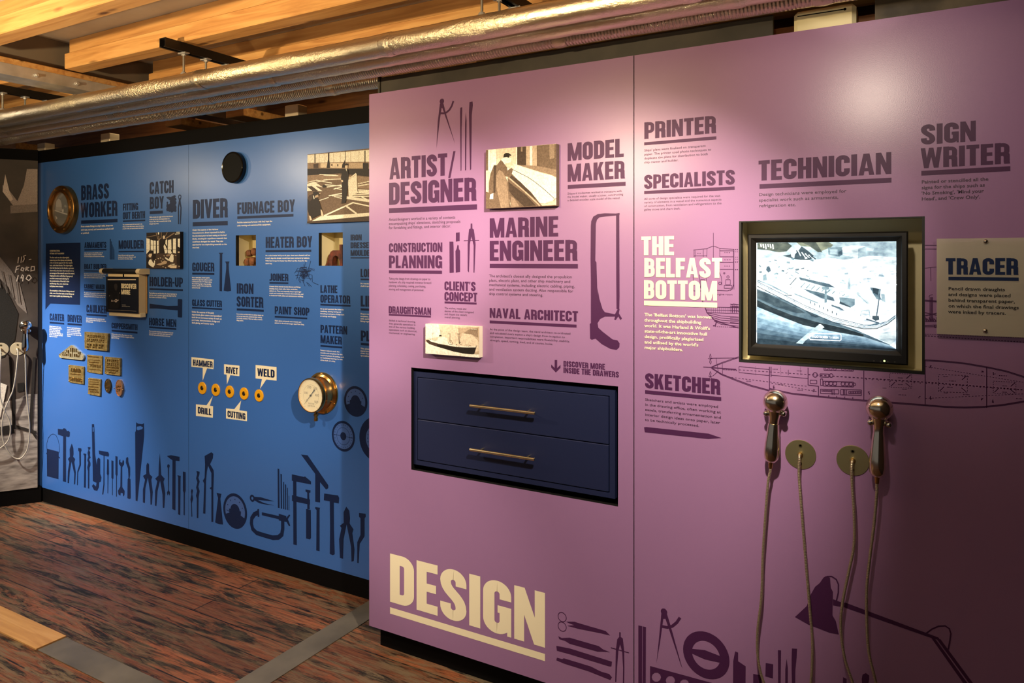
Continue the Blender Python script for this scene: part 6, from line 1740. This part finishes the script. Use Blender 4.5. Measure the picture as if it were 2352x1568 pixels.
# ------------------------------------------------------------------ push buttons under the labels
M_YEL = mat('amber_plastic', rgb(240, 170, 20), .35)
for (cx, cy), w in (((126, 323), 'HAMMER'), ((216, 335), 'DRILL'), ((309, 347), 'RIVET'), ((405, 360), 'CUTTING'), ((505, 373), 'WELD')):
    q = at(*T8((cx, cy)), BY - .006)
    r = abs(at(*T8((cx, cy - 41)), BY - .006).z - q.z)
    e = empty('push_button', (q.x, BY, q.z), 'amber ringed push button of the ' + w + ' label', 'button', 'push buttons on the blue panel')
    mb = MB(); mb.lathe([(r, .0002), (r, .004), (r * .94, .006), (r * .40, .0062), (r * .36, .0045)], (q.x, BY, q.z), (0, -1, 0), 40, cap1=False)
    mb.build('bezel_ring', M_YEL, e, smooth=40)
    mb = MB(); mb.lathe([(r * .38, .001), (r * .37, .0055), (r * .28, .008), (r * .12, .0068), (0, .0062)], (q.x, BY, q.z), (0, -1, 0), 24)
    mb.build('plunger', mat('dark_bronze_metal', (.10, .075, .04, 1), .3, .9), e, smooth=50)

# ------------------------------------------------------------------ pressure gauge
TZ = T(670, 840, .13396)
cb = at(*TZ((520, 478)), BY - .004)
face = at(*TZ((328, 492)), BY - .085)
Rf = abs(at(*TZ((520, 122)), BY - .004).z - cb.z)
Rd = abs(at(*TZ((328, 200)), BY - .085).z - face.z)
gx, gz = (cb.x + face.x) / 2, (cb.z + face.z) / 2
ga = empty('pressure_gauge', (gx, BY, gz), 'round brass pressure gauge with a cream dial', 'gauge')
mb = MB()
mb.lathe([(Rf, .0004), (Rf, .006), (Rf * .985, .009), (Rf * .90, .010), (Rf * .86, .013), (Rd * 1.0, .016), (Rd * .985, .02), (Rd * .985, .062), (Rd * 1.01, .066), (Rd * 1.03, .070), (Rd * 1.03, .084), (Rd * 1.0, .089), (Rd * .96, .089), (Rd * .95, .082)], (gx, BY, gz), (0, -1, 0), 72, cap1=False)
mb.build('case', mat('polished_brass', (.66, .38, .11, 1), .20, 1.0), ga, smooth=40)
mb = MB(); mb.lathe([(Rd * .955, 0), (Rd * .955, .004)], (gx, BY - .079, gz), (0, -1, 0), 64)
dial = mb.build('dial', mat('cream_dial', rgb(252, 236, 190), .45), ga)
yd = BY - .0833
mb = MB()
def gp(rad, ang): return (gx + Rd * rad * math.cos(ang), yd, gz + Rd * rad * math.sin(ang))
for k in range(51):
    g = math.radians(235 - 290 * k / 50)
    ln_ = .80 if k % 10 == 0 else (.84 if k % 5 == 0 else .87)
    t = .008 if k % 5 == 0 else .004
    mb.face([gp(.91, g - t / .9), gp(.91, g + t / .9), gp(ln_, g + t), gp(ln_, g - t)])
for k in range(40):
    g0, g1 = math.radians(235 - 290 * k / 40), math.radians(235 - 290 * (k + 1) / 40)
    mb.face([gp(.62, g0), gp(.62, g1), gp(.612, g1), gp(.612, g0)])
mb.build('dial_marks', flatmat(96, 82, 58), dial)
nums = text_shapes(['0', '100', '200', '300', '400', '500', 'PRESSURE', 'LBS/SQ IN'])
mb = MB()
def put(s, x, z, h):
    v, f = s
    w = max(p[0] for p in v)
    k = len(mb.v)
    mb.v += [Vector((gx + Rd * x + (p[0] - w / 2) * Rd * h, yd, gz + Rd * z + p[1] * Rd * h)) for p in v]
    for q_ in f: mb.f.append([k + j for j in q_]); mb.mi.append(0)
for s, (x, z) in zip(nums[:6], ((-.34, -.40), (-.42, .04), (-.14, .40), (.34, .36), (.48, -.02), (.42, -.42))): put(s, x, z, .21)
put(nums[6], 0.02, -.52, .11); put(nums[7], 0.02, -.66, .13)
mb.build('dial_numbers', flatmat(110, 96, 70), dial)
mb = MB()
an = math.radians(228)
dx, dz = math.cos(an), math.sin(an)
pxv, pzv = -dz, dx
def npt(t, w): return (gx + Rd * (dx * t + pxv * w), yd - .003, gz + Rd * (dz * t + pzv * w))
mb.face([npt(.80, .004), npt(.80, -.004), npt(-.25, -.028), npt(-.25, .028)])
mb.face([npt(-.25, .028), npt(-.25, -.028), npt(-.45, -.05), npt(-.52, 0), npt(-.45, .05)])
mb.lathe([(Rd * .06, 0), (Rd * .06, .004)], (gx, yd - .0005, gz), (0, -1, 0), 20)
mb.build('needle', mat('needle_black', rgb(24, 20, 16), .4), ga)
mb = MB(); mb.lathe([(Rd * .95, 0), (Rd * .95, .002)], (gx, BY - .0875, gz), (0, -1, 0), 48)
mb.build('glass', glassy('window_glass', (.9, .95, .95, 1), .10), ga)
mb = MB()
st = gz - Rd * 1.0
mb.lathe([(.010, .004), (.010, -.014), (.0125, -.016), (.0125, -.024), (.009, -.026), (.009, -.036), (.011, -.037), (.010, -.050)], (gx, BY - .048, st), (0, 0, 1), 16)
mb.build('stem', M_BRASS, ga, smooth=40)
for k, ang in enumerate((90, 18, -28, 162, 208)):
    g = math.radians(ang)
    mb = MB(); mb.lathe([(.005, 0), (.005, .002), (.003, .004), (0, .0043)], (gx + Rf * .93 * math.cos(g), BY - .0095, gz + Rf * .93 * math.sin(g)), (0, -1, 0), 12)
    mb.build('screw', M_BRASS, ga, smooth=50)

# ------------------------------------------------------------------ tracer sheet
q0, q1 = at(*TE((1540, 222)), PY - .022), at(*TE((1540, 937)), PY - .022)
xr = q0.x + 2 * (at(*TE((1905, 600)), PY - .022).x - q0.x)
tr_ = empty('frosted_sheet', ((q0.x + xr) / 2, PY, q1.z), 'frosted clear sheet headed TRACER held off the right purple panel', 'sign')
mb = MB(); mb.bbox(q0.x, xr, PY - .022, PY - .017, q1.z, q0.z, .0008)
mb.build('sheet', glassy('frosted_acrylic', rgb(206, 200, 180), .55, .45), tr_)
heading(tr_, TE, [("TRACER", 1608, 368, 490, 2152)], (1628, 508, 533, 2155), M_NAVY, PY - .022)
paragraph(tr_, TE, 1627, 583, (608, 780), 2156, ["Pencil drawn draughts", "and designs were placed", "behind transparent paper,", "on which the final drawings", "were inked by tracers."], mat('text_black', rgb(24, 22, 24), .5), PY - .022, .02)
for s in ((1907, 243), (1904, 912)):
    q = at(*TE(s), PY - .022)
    mb = MB(); mb.lathe([(.0062, -.0217), (.0062, .0), (.0062, .0025), (.0045, .005), (0, .006)], (q.x, PY - .022, q.z), (0, -1, 0), 20)
    mb.build('fixing', M_CHROME, tr_, smooth=50)

# ------------------------------------------------------------------ listening handsets
TH = T(1700, 870, .29343)
def hose(pts, r=.0046):
    path = smooth_path(pts, .0012)
    rad = []
    for i in range(len(path)):
        rad.append(r * (1.0 if (i % 4) in (0, 1) else .87))
    mb = MB(); mb.tube(path, rad, 8)
    return mb
def handset(label, ball, bottom, ballr, wide, neck, cord, out, pl=None, metal=None, cordmat=None, cr=.0046):
    """ball/bottom: centres in space; out: unit vector out of the wall"""
    e = empty('listening_handset', tuple(bottom), label, 'handset', 'listening handsets')
    ax = (ball - bottom)
    Ln = ax.length
    mb = MB(); mb.ball(ball, ballr, 32, axis=ax)
    mb.build('earpiece', metal, e, smooth=60)
    mb = MB()
    mb.lathe([(.004, 0), (wide * .62, .004), (wide * .9, .014), (wide, .032), (wide * .96, .055), (wide * .84, .085), (neck * 1.12, .125), (neck, Ln - ballr - .035), (neck * 1.08, Ln - ballr - .015), (neck * 1.45, Ln - ballr * .86), (neck * 1.5, Ln - ballr * .6)], bottom, ax, 32)
    mb.build('handle', metal, e, smooth=60)
    d = ax.normalized()
    mb = MB(); mb.lathe([(.0075, .004), (.0075, -.004), (.0062, -.006), (.0062, -.014), (.0052, -.018)], bottom, ax, 16)
    mb.build('collar', M_BRASS, e, smooth=40)
    hose([bottom - d * .012, bottom - d * .03] + cord, cr).build('cord', cordmat or mat('hose_metal', (.62, .52, .35, 1), .36, .85), e, smooth=60)
    return e
def hook(label, pegs, Yw, out, ballc):
    """two round-ended pegs carried by an arm from the wall"""
    a, b = pegs
    m = (a + b) / 2
    e = empty('handset_hook', tuple(m + out * -.03), label, 'hook', 'handset hooks')
    w = m - out * Yw
    mb = MB(); mb.lathe([(.020, .0003), (.020, .006), (.008, .009), (.007, max(Yw - .030, .012))], w, out, 20)
    mb.build('arm', M_STEEL, e, smooth=40)
    mb = MB()
    end = w + out * max(Yw - .032, .010)
    for p in (a, b):
        s = p - out * (Yw - max(Yw - .032, .010)) 
        mb.tube(smooth_path([end, (end + s) / 2, s, p], .004), .0055, 10)
    mb.build('fork', M_STEEL, e, smooth=60)
    for p in (a, b):
        mb = MB(); mb.ball(p, .0092, 16); mb.build('peg_end', M_CHROME, e, smooth=60)
    return e
def cable_plate(label, c, r, out, n_scr=((0, .62), (0.02, -.62)), skin=None):
    e = empty('cable_plate', tuple(c), label, 'plate', 'round cable plates')
    mb = MB(); mb.lathe([(r, .0003), (r, .002), (r * .98, .003)], c, out, 48)
    mb.build('disc', skin or mat('plate_brass', (.48, .43, .22, 1), .34, .9, bump=(45, .1, .002)), e, smooth=30)
    up = Vector((0, 0, 1)); sd = out.cross(up)
    for sx, sz in n_scr:
        mb = MB(); mb.lathe([(.0058, .0025), (.0058, .0042), (.0035, .0044), (.0032, .0030)], c + sd * sx * r + up * sz * r, out, 16)
        mb.build('screw', mat('screw_dark', (.20, .17, .09, 1), .4, .9), e, smooth=40)
    mb = MB(); mb.lathe([(.008, .0025), (.008, .008), (.0062, .010)], c, out, 16)
    mb.build('gland', M_BRASS, e, smooth=40)
    return e
OUT = Vector((0, -1, 0))
YH = PY - .052
def hp(p, Y=YH): return at(p[0], p[1], Y)
b1, f1 = hp(TH((275, 178))), hp(TH((240, 655)))
rb = abs(hp(TH((275, 86))).z - b1.z)
p1 = at(*TH((473, 590)), PY); 
cord1 = [hp(p, y) for p, y in (((1764, 1110), YH), ((1757, 1200), YH + .004), ((1752, 1280), YH + .008), ((1749, 1370), YH + .012), ((1740, 1450), YH + .014), ((1741, 1510), YH + .016), ((1752, 1560), YH + .016), ((1775, 1610), YH + .014), ((1812, 1636), YH + .010), ((1848, 1618), YH + .008), ((1862, 1568), YH + .010), ((1866, 1480), YH + .014), ((1860, 1400), YH + .016), ((1850, 1280), YH + .016), ((1841, 1170), YH + .014), ((1835, 1090), PY - .032), ((1836, 1058), PY - .030))]
handset('shiny handset hanging left on the purple panel, below the monitor', b1, f1, rb, .0235, .0148, cord1 + [p1 + OUT * .024 + Vector((0, 0, .002)), p1 + OUT * .009], OUT, metal=M_STEEL)
hook('hook carrying the left handset below the monitor', (hp(TH((203, 270)), PY - .056), hp(TH((338, 273)), PY - .056)), .056, OUT, b1)
cable_plate('round cable plate beside the left handset', p1, abs(at(*TH((473, 476)), PY).z - p1.z), OUT)
b2, f2 = hp(TH((1090, 228))), hp(TH((1072, 770)))
p2 = at(*TH((882, 637)), PY)
cord2 = [hp(p, y) for p, y in (((2014, 1130), YH), ((2008, 1200), YH + .004), ((1998, 1280), YH + .008), ((1991, 1350), YH + .010), ((1991, 1430), YH + .012), ((1996, 1500), YH + .012), ((2012, 1568), YH + .012), ((2020, 1620), YH + .012), ((2005, 1660), YH + .010), ((1980, 1640), YH + .010), ((1961, 1575), YH + .012), ((1940, 1510), YH + .014), ((1931, 1440), YH + .016), ((1936, 1380), YH + .016), ((1950, 1310), YH + .016), ((1961, 1255), YH + .016), ((1962, 1190), YH + .015), ((1957, 1110), PY - .034), ((1956, 1075), PY - .032))]
handset('shiny handset hanging right on the purple panel, below the monitor', b2, f2, rb * 1.0, .0235, .0148, cord2 + [p2 + OUT * .024 + Vector((0, 0, .002)), p2 + OUT * .009], OUT, metal=M_STEEL)
hook('hook carrying the right handset below the monitor', (hp(TH((1018, 340)), PY - .056), hp(TH((1163, 360)), PY - .056)), .056, OUT, b2)
cable_plate('round cable plate beside the right handset', p2, abs(at(*TH((882, 519)), PY).z - p2.z), OUT)

# ------------------------------------------------------------------ photo mural on the left wall
mur = empty('photo_mural', tuple(MUR_P + MUR_D * .8 + Vector((0, 0, ZB))), 'large brown photo mural on the angled wall at the far left', 'mural')
mb = MB()
mural_box(mb, 0.0, 1.7, ZB + .01, 2.40, -.02, 0.0)
M_MUR = noisy('mural_print', [(0.25, rgb(52, 44, 40)), (0.55, rgb(74, 63, 56)), (0.8, rgb(98, 84, 75))], 5, (1, 1, 1), .55)
mb.build('board', M_MUR, mur)
def lx(u, z): return MUR_P + MUR_D * u + Vector((0, 0, z))
M_GRAVEL = noisy('mural_floor_print', [(0.3, rgb(112, 103, 96)), (0.5, rgb(168, 157, 148)), (0.75, rgb(206, 194, 182))], 9, (1, 1, 4), .55, detail=9)
mm = lambda v: grainmat(min(255, int(v * 1.25)), min(255, int(v * 1.14)), int(v * 1.06))
def mpos(p, off): return on_mural(p[0], p[1], off)
ml = [(M_GRAVEL, [(-600, 1190), (-600, 960), (-250, 940), (0, 925), (45, 915), (60, 905), (86, 905), (86, 1119), (0, 1129)]),
      (mm(150), [(6, 425), (12, 425), (40, 462), (55, 425), (62, 388), (86, 388), (86, 470), (30, 472), (6, 440)]), (mm(120), [(24, 472), (86, 468), (86, 486), (24, 490)]), (mm(196), [(12, 400), (22, 440), (30, 458), (24, 462), (6, 440)]),
      (mm(112), [(-120, 560), (-60, 560), (0, 590), (25, 620), (45, 650), (58, 700), (62, 720), (40, 700), (20, 660), (0, 640), (-60, 640), (-120, 700)]), (mm(30), [(-160, 640), (0, 650), (22, 680), (42, 720), (34, 780), (10, 820), (-160, 860)]),
      (mm(30), [(40, 880), (56, 878), (56, 898), (40, 900)]), (mm(28), [(20, 820), (26, 820), (34, 900), (36, 985), (28, 985), (26, 910)]), (mm(34), [(0, 980), (30, 975), (34, 995), (0, 1000)]), (mm(40), [(76, 820), (82, 820), (74, 985), (84, 1000), (84, 1010), (66, 985)]), (mm(206), [(-40, 880), (0, 878), (16, 884), (10, 915), (0, 960), (-40, 960)]), (mm(44), [(34, 975), (84, 990), (84, 996), (34, 983)])]
for k in range(7): ml.append((mm(80), [(-60 + k * 16, 590 + k * 8), (-40 + k * 14, 625 + k * 12)], 1.2))
for a in (((43, 590), (41, 604)), ((50, 589), (48, 603)), ((60, 586), (54, 588)), ((54, 588), (56, 594)), ((56, 594), (52, 602)), ((66, 596), (72, 595)),
          ((38, 612), (35, 626)), ((38, 612), (46, 610)), ((37, 619), (43, 617)), ((50, 614), (48, 620), (53, 622), (55, 616), (50, 614)), ((60, 613), (59, 622)), ((60, 613), (66, 614), (60, 618), (67, 622)), ((72, 612), (71, 622), (79, 620), (79, 612), (72, 612)),
          ((42, 632), (38, 646)), ((52, 630), (48, 638), (54, 638)), ((54, 632), (52, 646)), ((64, 632), (60, 640), (66, 644), (72, 638), (68, 632), (64, 632))):
    ml.append((mm(200), list(a), 1.1))
picture(mur, 'printed_picture', mpos, ml, .0004)

OM = MUR_N
def mp(px, py, o=.05): return on_mural(px, py, o)
TX = T(0, 720, .28055)
def mt(p, o=.05): return on_mural(*TX(p), o)
b3, f3 = mt((210, 97)), mt((206, 312))
m_c1 = on_mural(*TX((145, 288)), 0)
cord3 = [mt(p, o) for p, o in (((208, 380), .045), ((210, 500), .04), ((215, 640), .035), ((232, 800), .03), ((242, 920), .03), ((237, 1040), .03), ((215, 1130), .03), ((160, 1188), .03), ((95, 1165), .03), ((45, 1090), .03), ((18, 1000), .03), ((16, 900), .03), ((38, 790), .03), ((75, 700), .03), ((105, 630), .03), ((125, 530), .03), ((138, 420), .03), ((147, 320), .03))]
M_CORD = mat('pale_cord', (.62, .55, .44, 1), .4, .3)
handset('chrome handset hanging on the photo mural at the far left', b3, f3, abs(mt((210, 52)).z - b3.z), .0235, .0148, cord3 + [m_c1 + OM * .024, m_c1 + OM * .009], OM, metal=M_CHROME, cordmat=M_CORD)
hook('hook carrying the handset on the photo mural', (mt((181, 138), .056), mt((243, 142), .056)), .056, OM, b3)
cable_plate('round cable plate on the mural behind the chrome handset', m_c1, .0455, OM, skin=mat('pale_plate', (.72, .60, .40, 1), .4, .4))
m_c2 = on_mural(*TX((8, 292)), 0)
cable_plate('round cable plate on the mural cut by the left picture edge', m_c2, .0455, OM, skin=mat('pale_plate', (.72, .60, .40, 1), .4, .4))
cord4 = [m_c2 + OM * .009, m_c2 + OM * .024] + [mt(p, .03) for p in ((6, 340), (0, 500), (2, 680), (40, 800), (78, 880), (86, 960), (70, 1030), (30, 1080), (-40, 1120), (-160, 1120), (-240, 980), (-270, 700), (-280, 420))]
b4, f4 = mt((-278, 80)), mt((-282, 330))
e = handset('chrome handset hanging on the photo mural left of the picture edge', b4, f4, .037, .0235, .0148, cord4[::-1], OM, metal=M_CHROME, cordmat=M_CORD)
hook('hook on the photo mural left of the picture edge', (mt((-310, 128), .056), mt((-244, 132), .056)), .056, OM, b4)
# ------------------------------------------------------------------ ceiling timbers
JB = EYE + .99
def joist(x0, x1, y0, y1, label, seed):
    e = empty('timber_joist', ((x0 + x1) / 2, (y0 + y1) / 2, JB), label, 'joist', 'ceiling joists')
    mb = MB(); mb.bbox(x0, x1, y0, y1, JB, JB + .080, .004)
    mb.build('lower_plank', M_PINE, e)
    mb = MB(); mb.bbox(x0 + .012, x1, y0 + .018, y1 - .004, JB + .080, DECK - .0005, .003)
    mb.build('upper_plank', M_PINE2, e)
XJ = -3.875
names = ['nearest to the camera at the top left corner', 'with its cut end above the steel channel', 'running behind the foil pipes', 'above the dark header boards']
for k, nm in enumerate(names):
    y0 = 1.644 + .467 * k
    joist(XJ + (.0 if k else .02), 1.9, y0, y0 + .095, 'doubled pine joist ' + nm, k)
    if k in (0, 1, 2):
        joist(-8.6, XJ - .19, y0, y0 + .095, 'doubled pine joist beyond the cross beam, ' + ['nearest the camera', 'above the steel channel', 'above the pipes at the far left'][k], k + 5)
# cross beam with galvanised channel below
e = empty('cross_beam', (XJ - .09, 2.0, JB - .03), 'pine cross beam carrying the joist ends at the far left', 'beam')
mb = MB(); mb.bbox(XJ - .165, XJ - .012, -.6, 3.3, JB - .030, JB - .001, .003); mb.build('wall_plate', M_PINE, e)
mb = MB(); mb.box(XJ - .15, XJ - .06, -.6, 3.3, JB, DECK - .001); mb.build('closing_board', mat('grey_closing_board', rgb(118, 106, 92), .8), e)
e = empty('steel_channel', (XJ - .09, 2.0, JB - .08), 'galvanised steel channel under the pine cross beam', 'channel')
mb = MB(); mb.box(XJ - .165, XJ - .012, -.6, 3.3, JB - .036, JB - .0305); mb.box(XJ - .018, XJ - .012, -.6, 3.3, JB - .082, JB - .036); mb.box(XJ - .165, XJ - .159, -.6, 3.3, JB - .082, JB - .036)
mb.box(XJ - .165, XJ - .012, -.6, 3.3, JB - .086, JB - .082)
mb.build('web', M_ZINC, e)
for y in (1.98, 2.18, 2.36):
    mb = MB(); mb.lathe([(.011, 0), (.011, .006), (.007, .007), (.007, .016)], (XJ - .012, y, JB - .060), (1, 0, 0), 6); mb.build('bolt', M_ZINC, e)
# beam along the back, brackets and noggins above the blue header
e = empty('back_beam', (-3, 3.4, EYE + .84), 'dark pine beam running along the back above the blue header', 'beam')
mb = MB(); mb.bbox(-8.6, 0.94, 3.40, 3.52, EYE + .80, DECK - .001, .004); mb.build('plank', M_OLDPINE, e)
def noggin(px, label, y0=2.95, w=.16, z0=.86, h=.05):
    x = at(px[0], px[1], 3.1).x
    e = empty('timber_noggin', (x, (y0 + 3.40) / 2, EYE + z0), label, 'timber', 'short timbers above the blue header')
    mb = MB(); mb.bbox(x - w / 2, x + w / 2, y0, 3.398, EYE + z0, EYE + z0 + h, .003); mb.build('block', M_PINE, e)
    mb = MB(); mb.box(x - .03, x + .03, 3.0, 3.09, EYE + z0 + h, JB - .0005); mb.build('hanger_strap', M_OLDPINE, e)
noggin((585, 268), 'short pine cross timber above the blue header, nearer the purple panel')
noggin((445, 285), 'short pine cross timber above the blue header, left of the middle')
noggin((60, 345), 'short pine cross timber above the corner with the mural', w=.3)
for (px, py0, py1, w), nm in (((678, 243, 268, .10), 'nearest the purple panel'), ((251, 308, 326, .10), 'in the middle of the run'), ((104, 330, 350, .10), 'over the corner with the mural')):
    q = at(px, py0, 2.86)
    x0_ = q.x
    e = empty('header_bracket', (x0_, 2.86, EYE + .75), 'pale steel bracket on the blue header, ' + nm, 'bracket', 'header brackets')
    mb = MB(); mb.bbox(x0_ - w / 2, x0_ + w / 2, 2.831, 2.90, EYE + .68, q.z, .003)
    mb.build('block', mat('pale_steel', rgb(196, 184, 164), .4, .3), e)

# ------------------------------------------------------------------ foil pipes and their hangers
PZ = EYE + .81
def pipe(y, r, x0, x1, ribs, label, seed):
    rn = random.Random(seed)
    e = empty('foil_pipe', ((x0 + x1) / 2, y, PZ), label, 'pipe', 'foil wrapped pipes')
    mb = MB()
    xs, rad = [], []
    n = int((x1 - x0) / .035)
    joints = []
    x = x0
    while x < x1:
        x += rn.uniform(.75, 1.25); joints.append(x)
    pts = []
    for i in range(n + 1):
        x = x0 + (x1 - x0) * i / n
        k = 1 + rn.uniform(-.012, .012)
        pts.append((x, y + rn.uniform(-.0008, .0008), PZ + rn.uniform(-.0008, .0008))); rad.append(r * k)
    mb.tube(pts, rad, 40)
    mb.build('foil_sleeve', foil('foil_%d' % seed, ribs), e, smooth=60)
    for xj in joints:
        if xj > x1 - .1: continue
        mb = MB()
        w = rn.uniform(.035, .06)
        rs = []
        for a in range(9):
            t = a / 8
            rr = r * (1.008 + .05 * math.sin(math.pi * t))
            rs.append([(xj - w / 2 + w * t + rn.uniform(-.003, .003), y + rr * math.cos(2 * math.pi * k / 36) * (1 + rn.uniform(-.02, .03)), PZ + rr * math.sin(2 * math.pi * k / 36) * (1 + rn.uniform(-.02, .03))) for k in range(36)])
        mb.rings(rs, cap0=False, cap1=False)
        mb.build('crumpled_joint', foil('foil_joint', 0), e, smooth=25)
    return e
pipe(2.137, .042, -8.8, 0.94, 0, 'widest smooth foil pipe, front one of the row', 1)
pipe(2.255, .041, -8.8, 0.94, 0, 'smooth foil pipe, second from the front of the row', 2)
pipe(2.372, .037, -8.8, 0.94, 26, 'ribbed foil pipe, third of the row over the grey header', 3)
pipe(2.535, .036, -8.8, -1.6, 26, 'ribbed foil pipe, rear one passing behind the grey header', 4)
M_STRUT = mat('dark_strut', rgb(44, 40, 36), .45, .5)
M_ROD = mat('zinc_rod', (.42, .41, .36, 1), .4, .9)
def hanger(px, label):
    u = ray(px[0], px[1])
    x = u.x / u.y * 2.137
    e = empty('pipe_hanger', (x, 2.3, JB - .04), label, 'pipe hanger', 'pipe hangers')
    z1 = JB - .0005
    mb = MB()
    y0, y1 = 2.03, 2.66
    mb.box(x - .0205, x + .0205, y0, y1, z1 - .004, z1); mb.box(x - .0205, x - .0175, y0, y1, z1 - .041, z1 - .004); mb.box(x + .0175, x + .0205, y0, y1, z1 - .041, z1 - .004)
    mb.box(x - .0175, x - .009, y0, y1, z1 - .041, z1 - .038); mb.box(x + .009, x + .0175, y0, y1, z1 - .041, z1 - .038)
    mb.build('channel', M_STRUT, e)
    for y, r in ((2.137, .042), (2.255, .041), (2.372, .037), (2.535, .036)):
        if y > 2.5 and x > -1.65: continue
        mb = MB(); mb.cyl((x, y, PZ + r - .002), (x, y, z1 - .038), .005, 12); mb.build('rod', M_ROD, e)
        mb = MB(); mb.box(x - .026, x + .026, y - .012, y + .012, z1 - .046, z1 - .0412); mb.lathe([(.010, 0), (.010, .008)], (x, y, z1 - .055), (0, 0, 1), 6)
        mb.build('washer_plate', M_ZINC, e)
        mb = MB(); mb.lathe([(.016, 0), (.009, .012), (.006, .014)], (x, y, PZ + r - .003), (0, 0, 1), 12); mb.build('foot', M_ZINC, e)
hanger((422, 150), 'dark pipe hanger channel under the joist, with two clear rods in view')
hanger((6, 240), 'dark pipe hanger channel at the left picture edge')
hanger((1107, 10), 'dark pipe hanger channel above the pink end of the pipes')

# ------------------------------------------------------------------ white box above the purple panel
q0, q1 = at(1826, 40, 2.56), at(1968, 40, 2.56)
zt = at(1900, 21, 2.56).z
e = empty('junction_box', ((q0.x + q1.x) / 2, 2.6, PTOP - .02), 'cream plastic junction box showing above the purple panel', 'box')
mb = MB(); mb.bbox(q0.x, q1.x, 2.53, 2.62, zt - .17, zt, .012); mb.build('case', mat('cream_case', rgb(248, 238, 196), .45), e)
mb = MB(); mb.box(q0.x + .012, q1.x - .03, 2.5288, 2.5305, zt - .020, zt - .017); mb.lathe([(.0045, 0), (.0045, .001)], (q1.x - .032, 2.5296, zt - .0185), (0, -1, 0), 12)
mb.build('lid_slot', M_BLACK, e)
mb = MB(); mb.box(q0.x - .4, q1.x + .3, 2.622, 2.66, zt - .22, zt - .02); mb.build('back_board', M_OLDPINE, e)

# ------------------------------------------------------------------ strips and patch in the floor
def slab(name, corners, h, material, label, cat):
    P = [on_floor(*c) for c in corners]
    ctr = sum(P, Vector()) / len(P)
    mb = MB()
    n = len(P)
    mb.face([(p.x, p.y, h) for p in P]); 
    for i in range(n):
        a, b = P[i], P[(i + 1) % n]
        mb.face([(a.x, a.y, 0.0003), (b.x, b.y, 0.0003), (b.x, b.y, h), (a.x, a.y, h)])
    return tag(mb.build(name, material), label, cat)
M_STRIP = noisy('grey_cover_strip', [(0.3, rgb(92, 86, 76)), (0.7, rgb(126, 118, 104))], 4, (1, 1, 1), .42, detail=8)
a, b = on_floor(845, 1378), on_floor(548, 1568)
c_, d_ = on_floor(823, 1431), on_floor(638, 1568)
xa, xb = (a.x + b.x) / 2, (c_.x + d_.x) / 2
mb = MB(); mb.bbox(xa, xb, -1.2, 2.80, .0003, .004, .001)
tag(mb.build('floor_cover_strip', M_STRIP), 'grey floor cover strip running out from under the purple panel', 'floor strip', 'floor cover strips')
p = on_floor(146, 1466); p2_ = on_floor(84, 1494); e2 = on_floor(384, 1568); e3 = on_floor(241, 1568)
ya, yb = (p2_.y + e3.y) / 2, (p.y + e2.y) / 2
xs = (p.x + p2_.x) / 2
mb = MB(); mb.bbox(xs + .004, xa - .004, ya, yb, .0003, .004, .001)
tag(mb.build('floor_cover_strip', M_STRIP), 'grey floor cover strip beside the plywood patch at the lower left', 'floor strip', 'floor cover strips')
M_PLY = wood('plywood', (.52, .25, .08, 1), (.66, .35, .12, 1), (.74, .43, .17, 1), 1.3)
mb = MB(); mb.bbox(xs - 1.6, xs, ya - .004, yb + .004, .0003, .009, .001)
tag(mb.build('plywood_patch', M_PLY), 'bright plywood patch in the floor at the lower left edge', 'plywood')
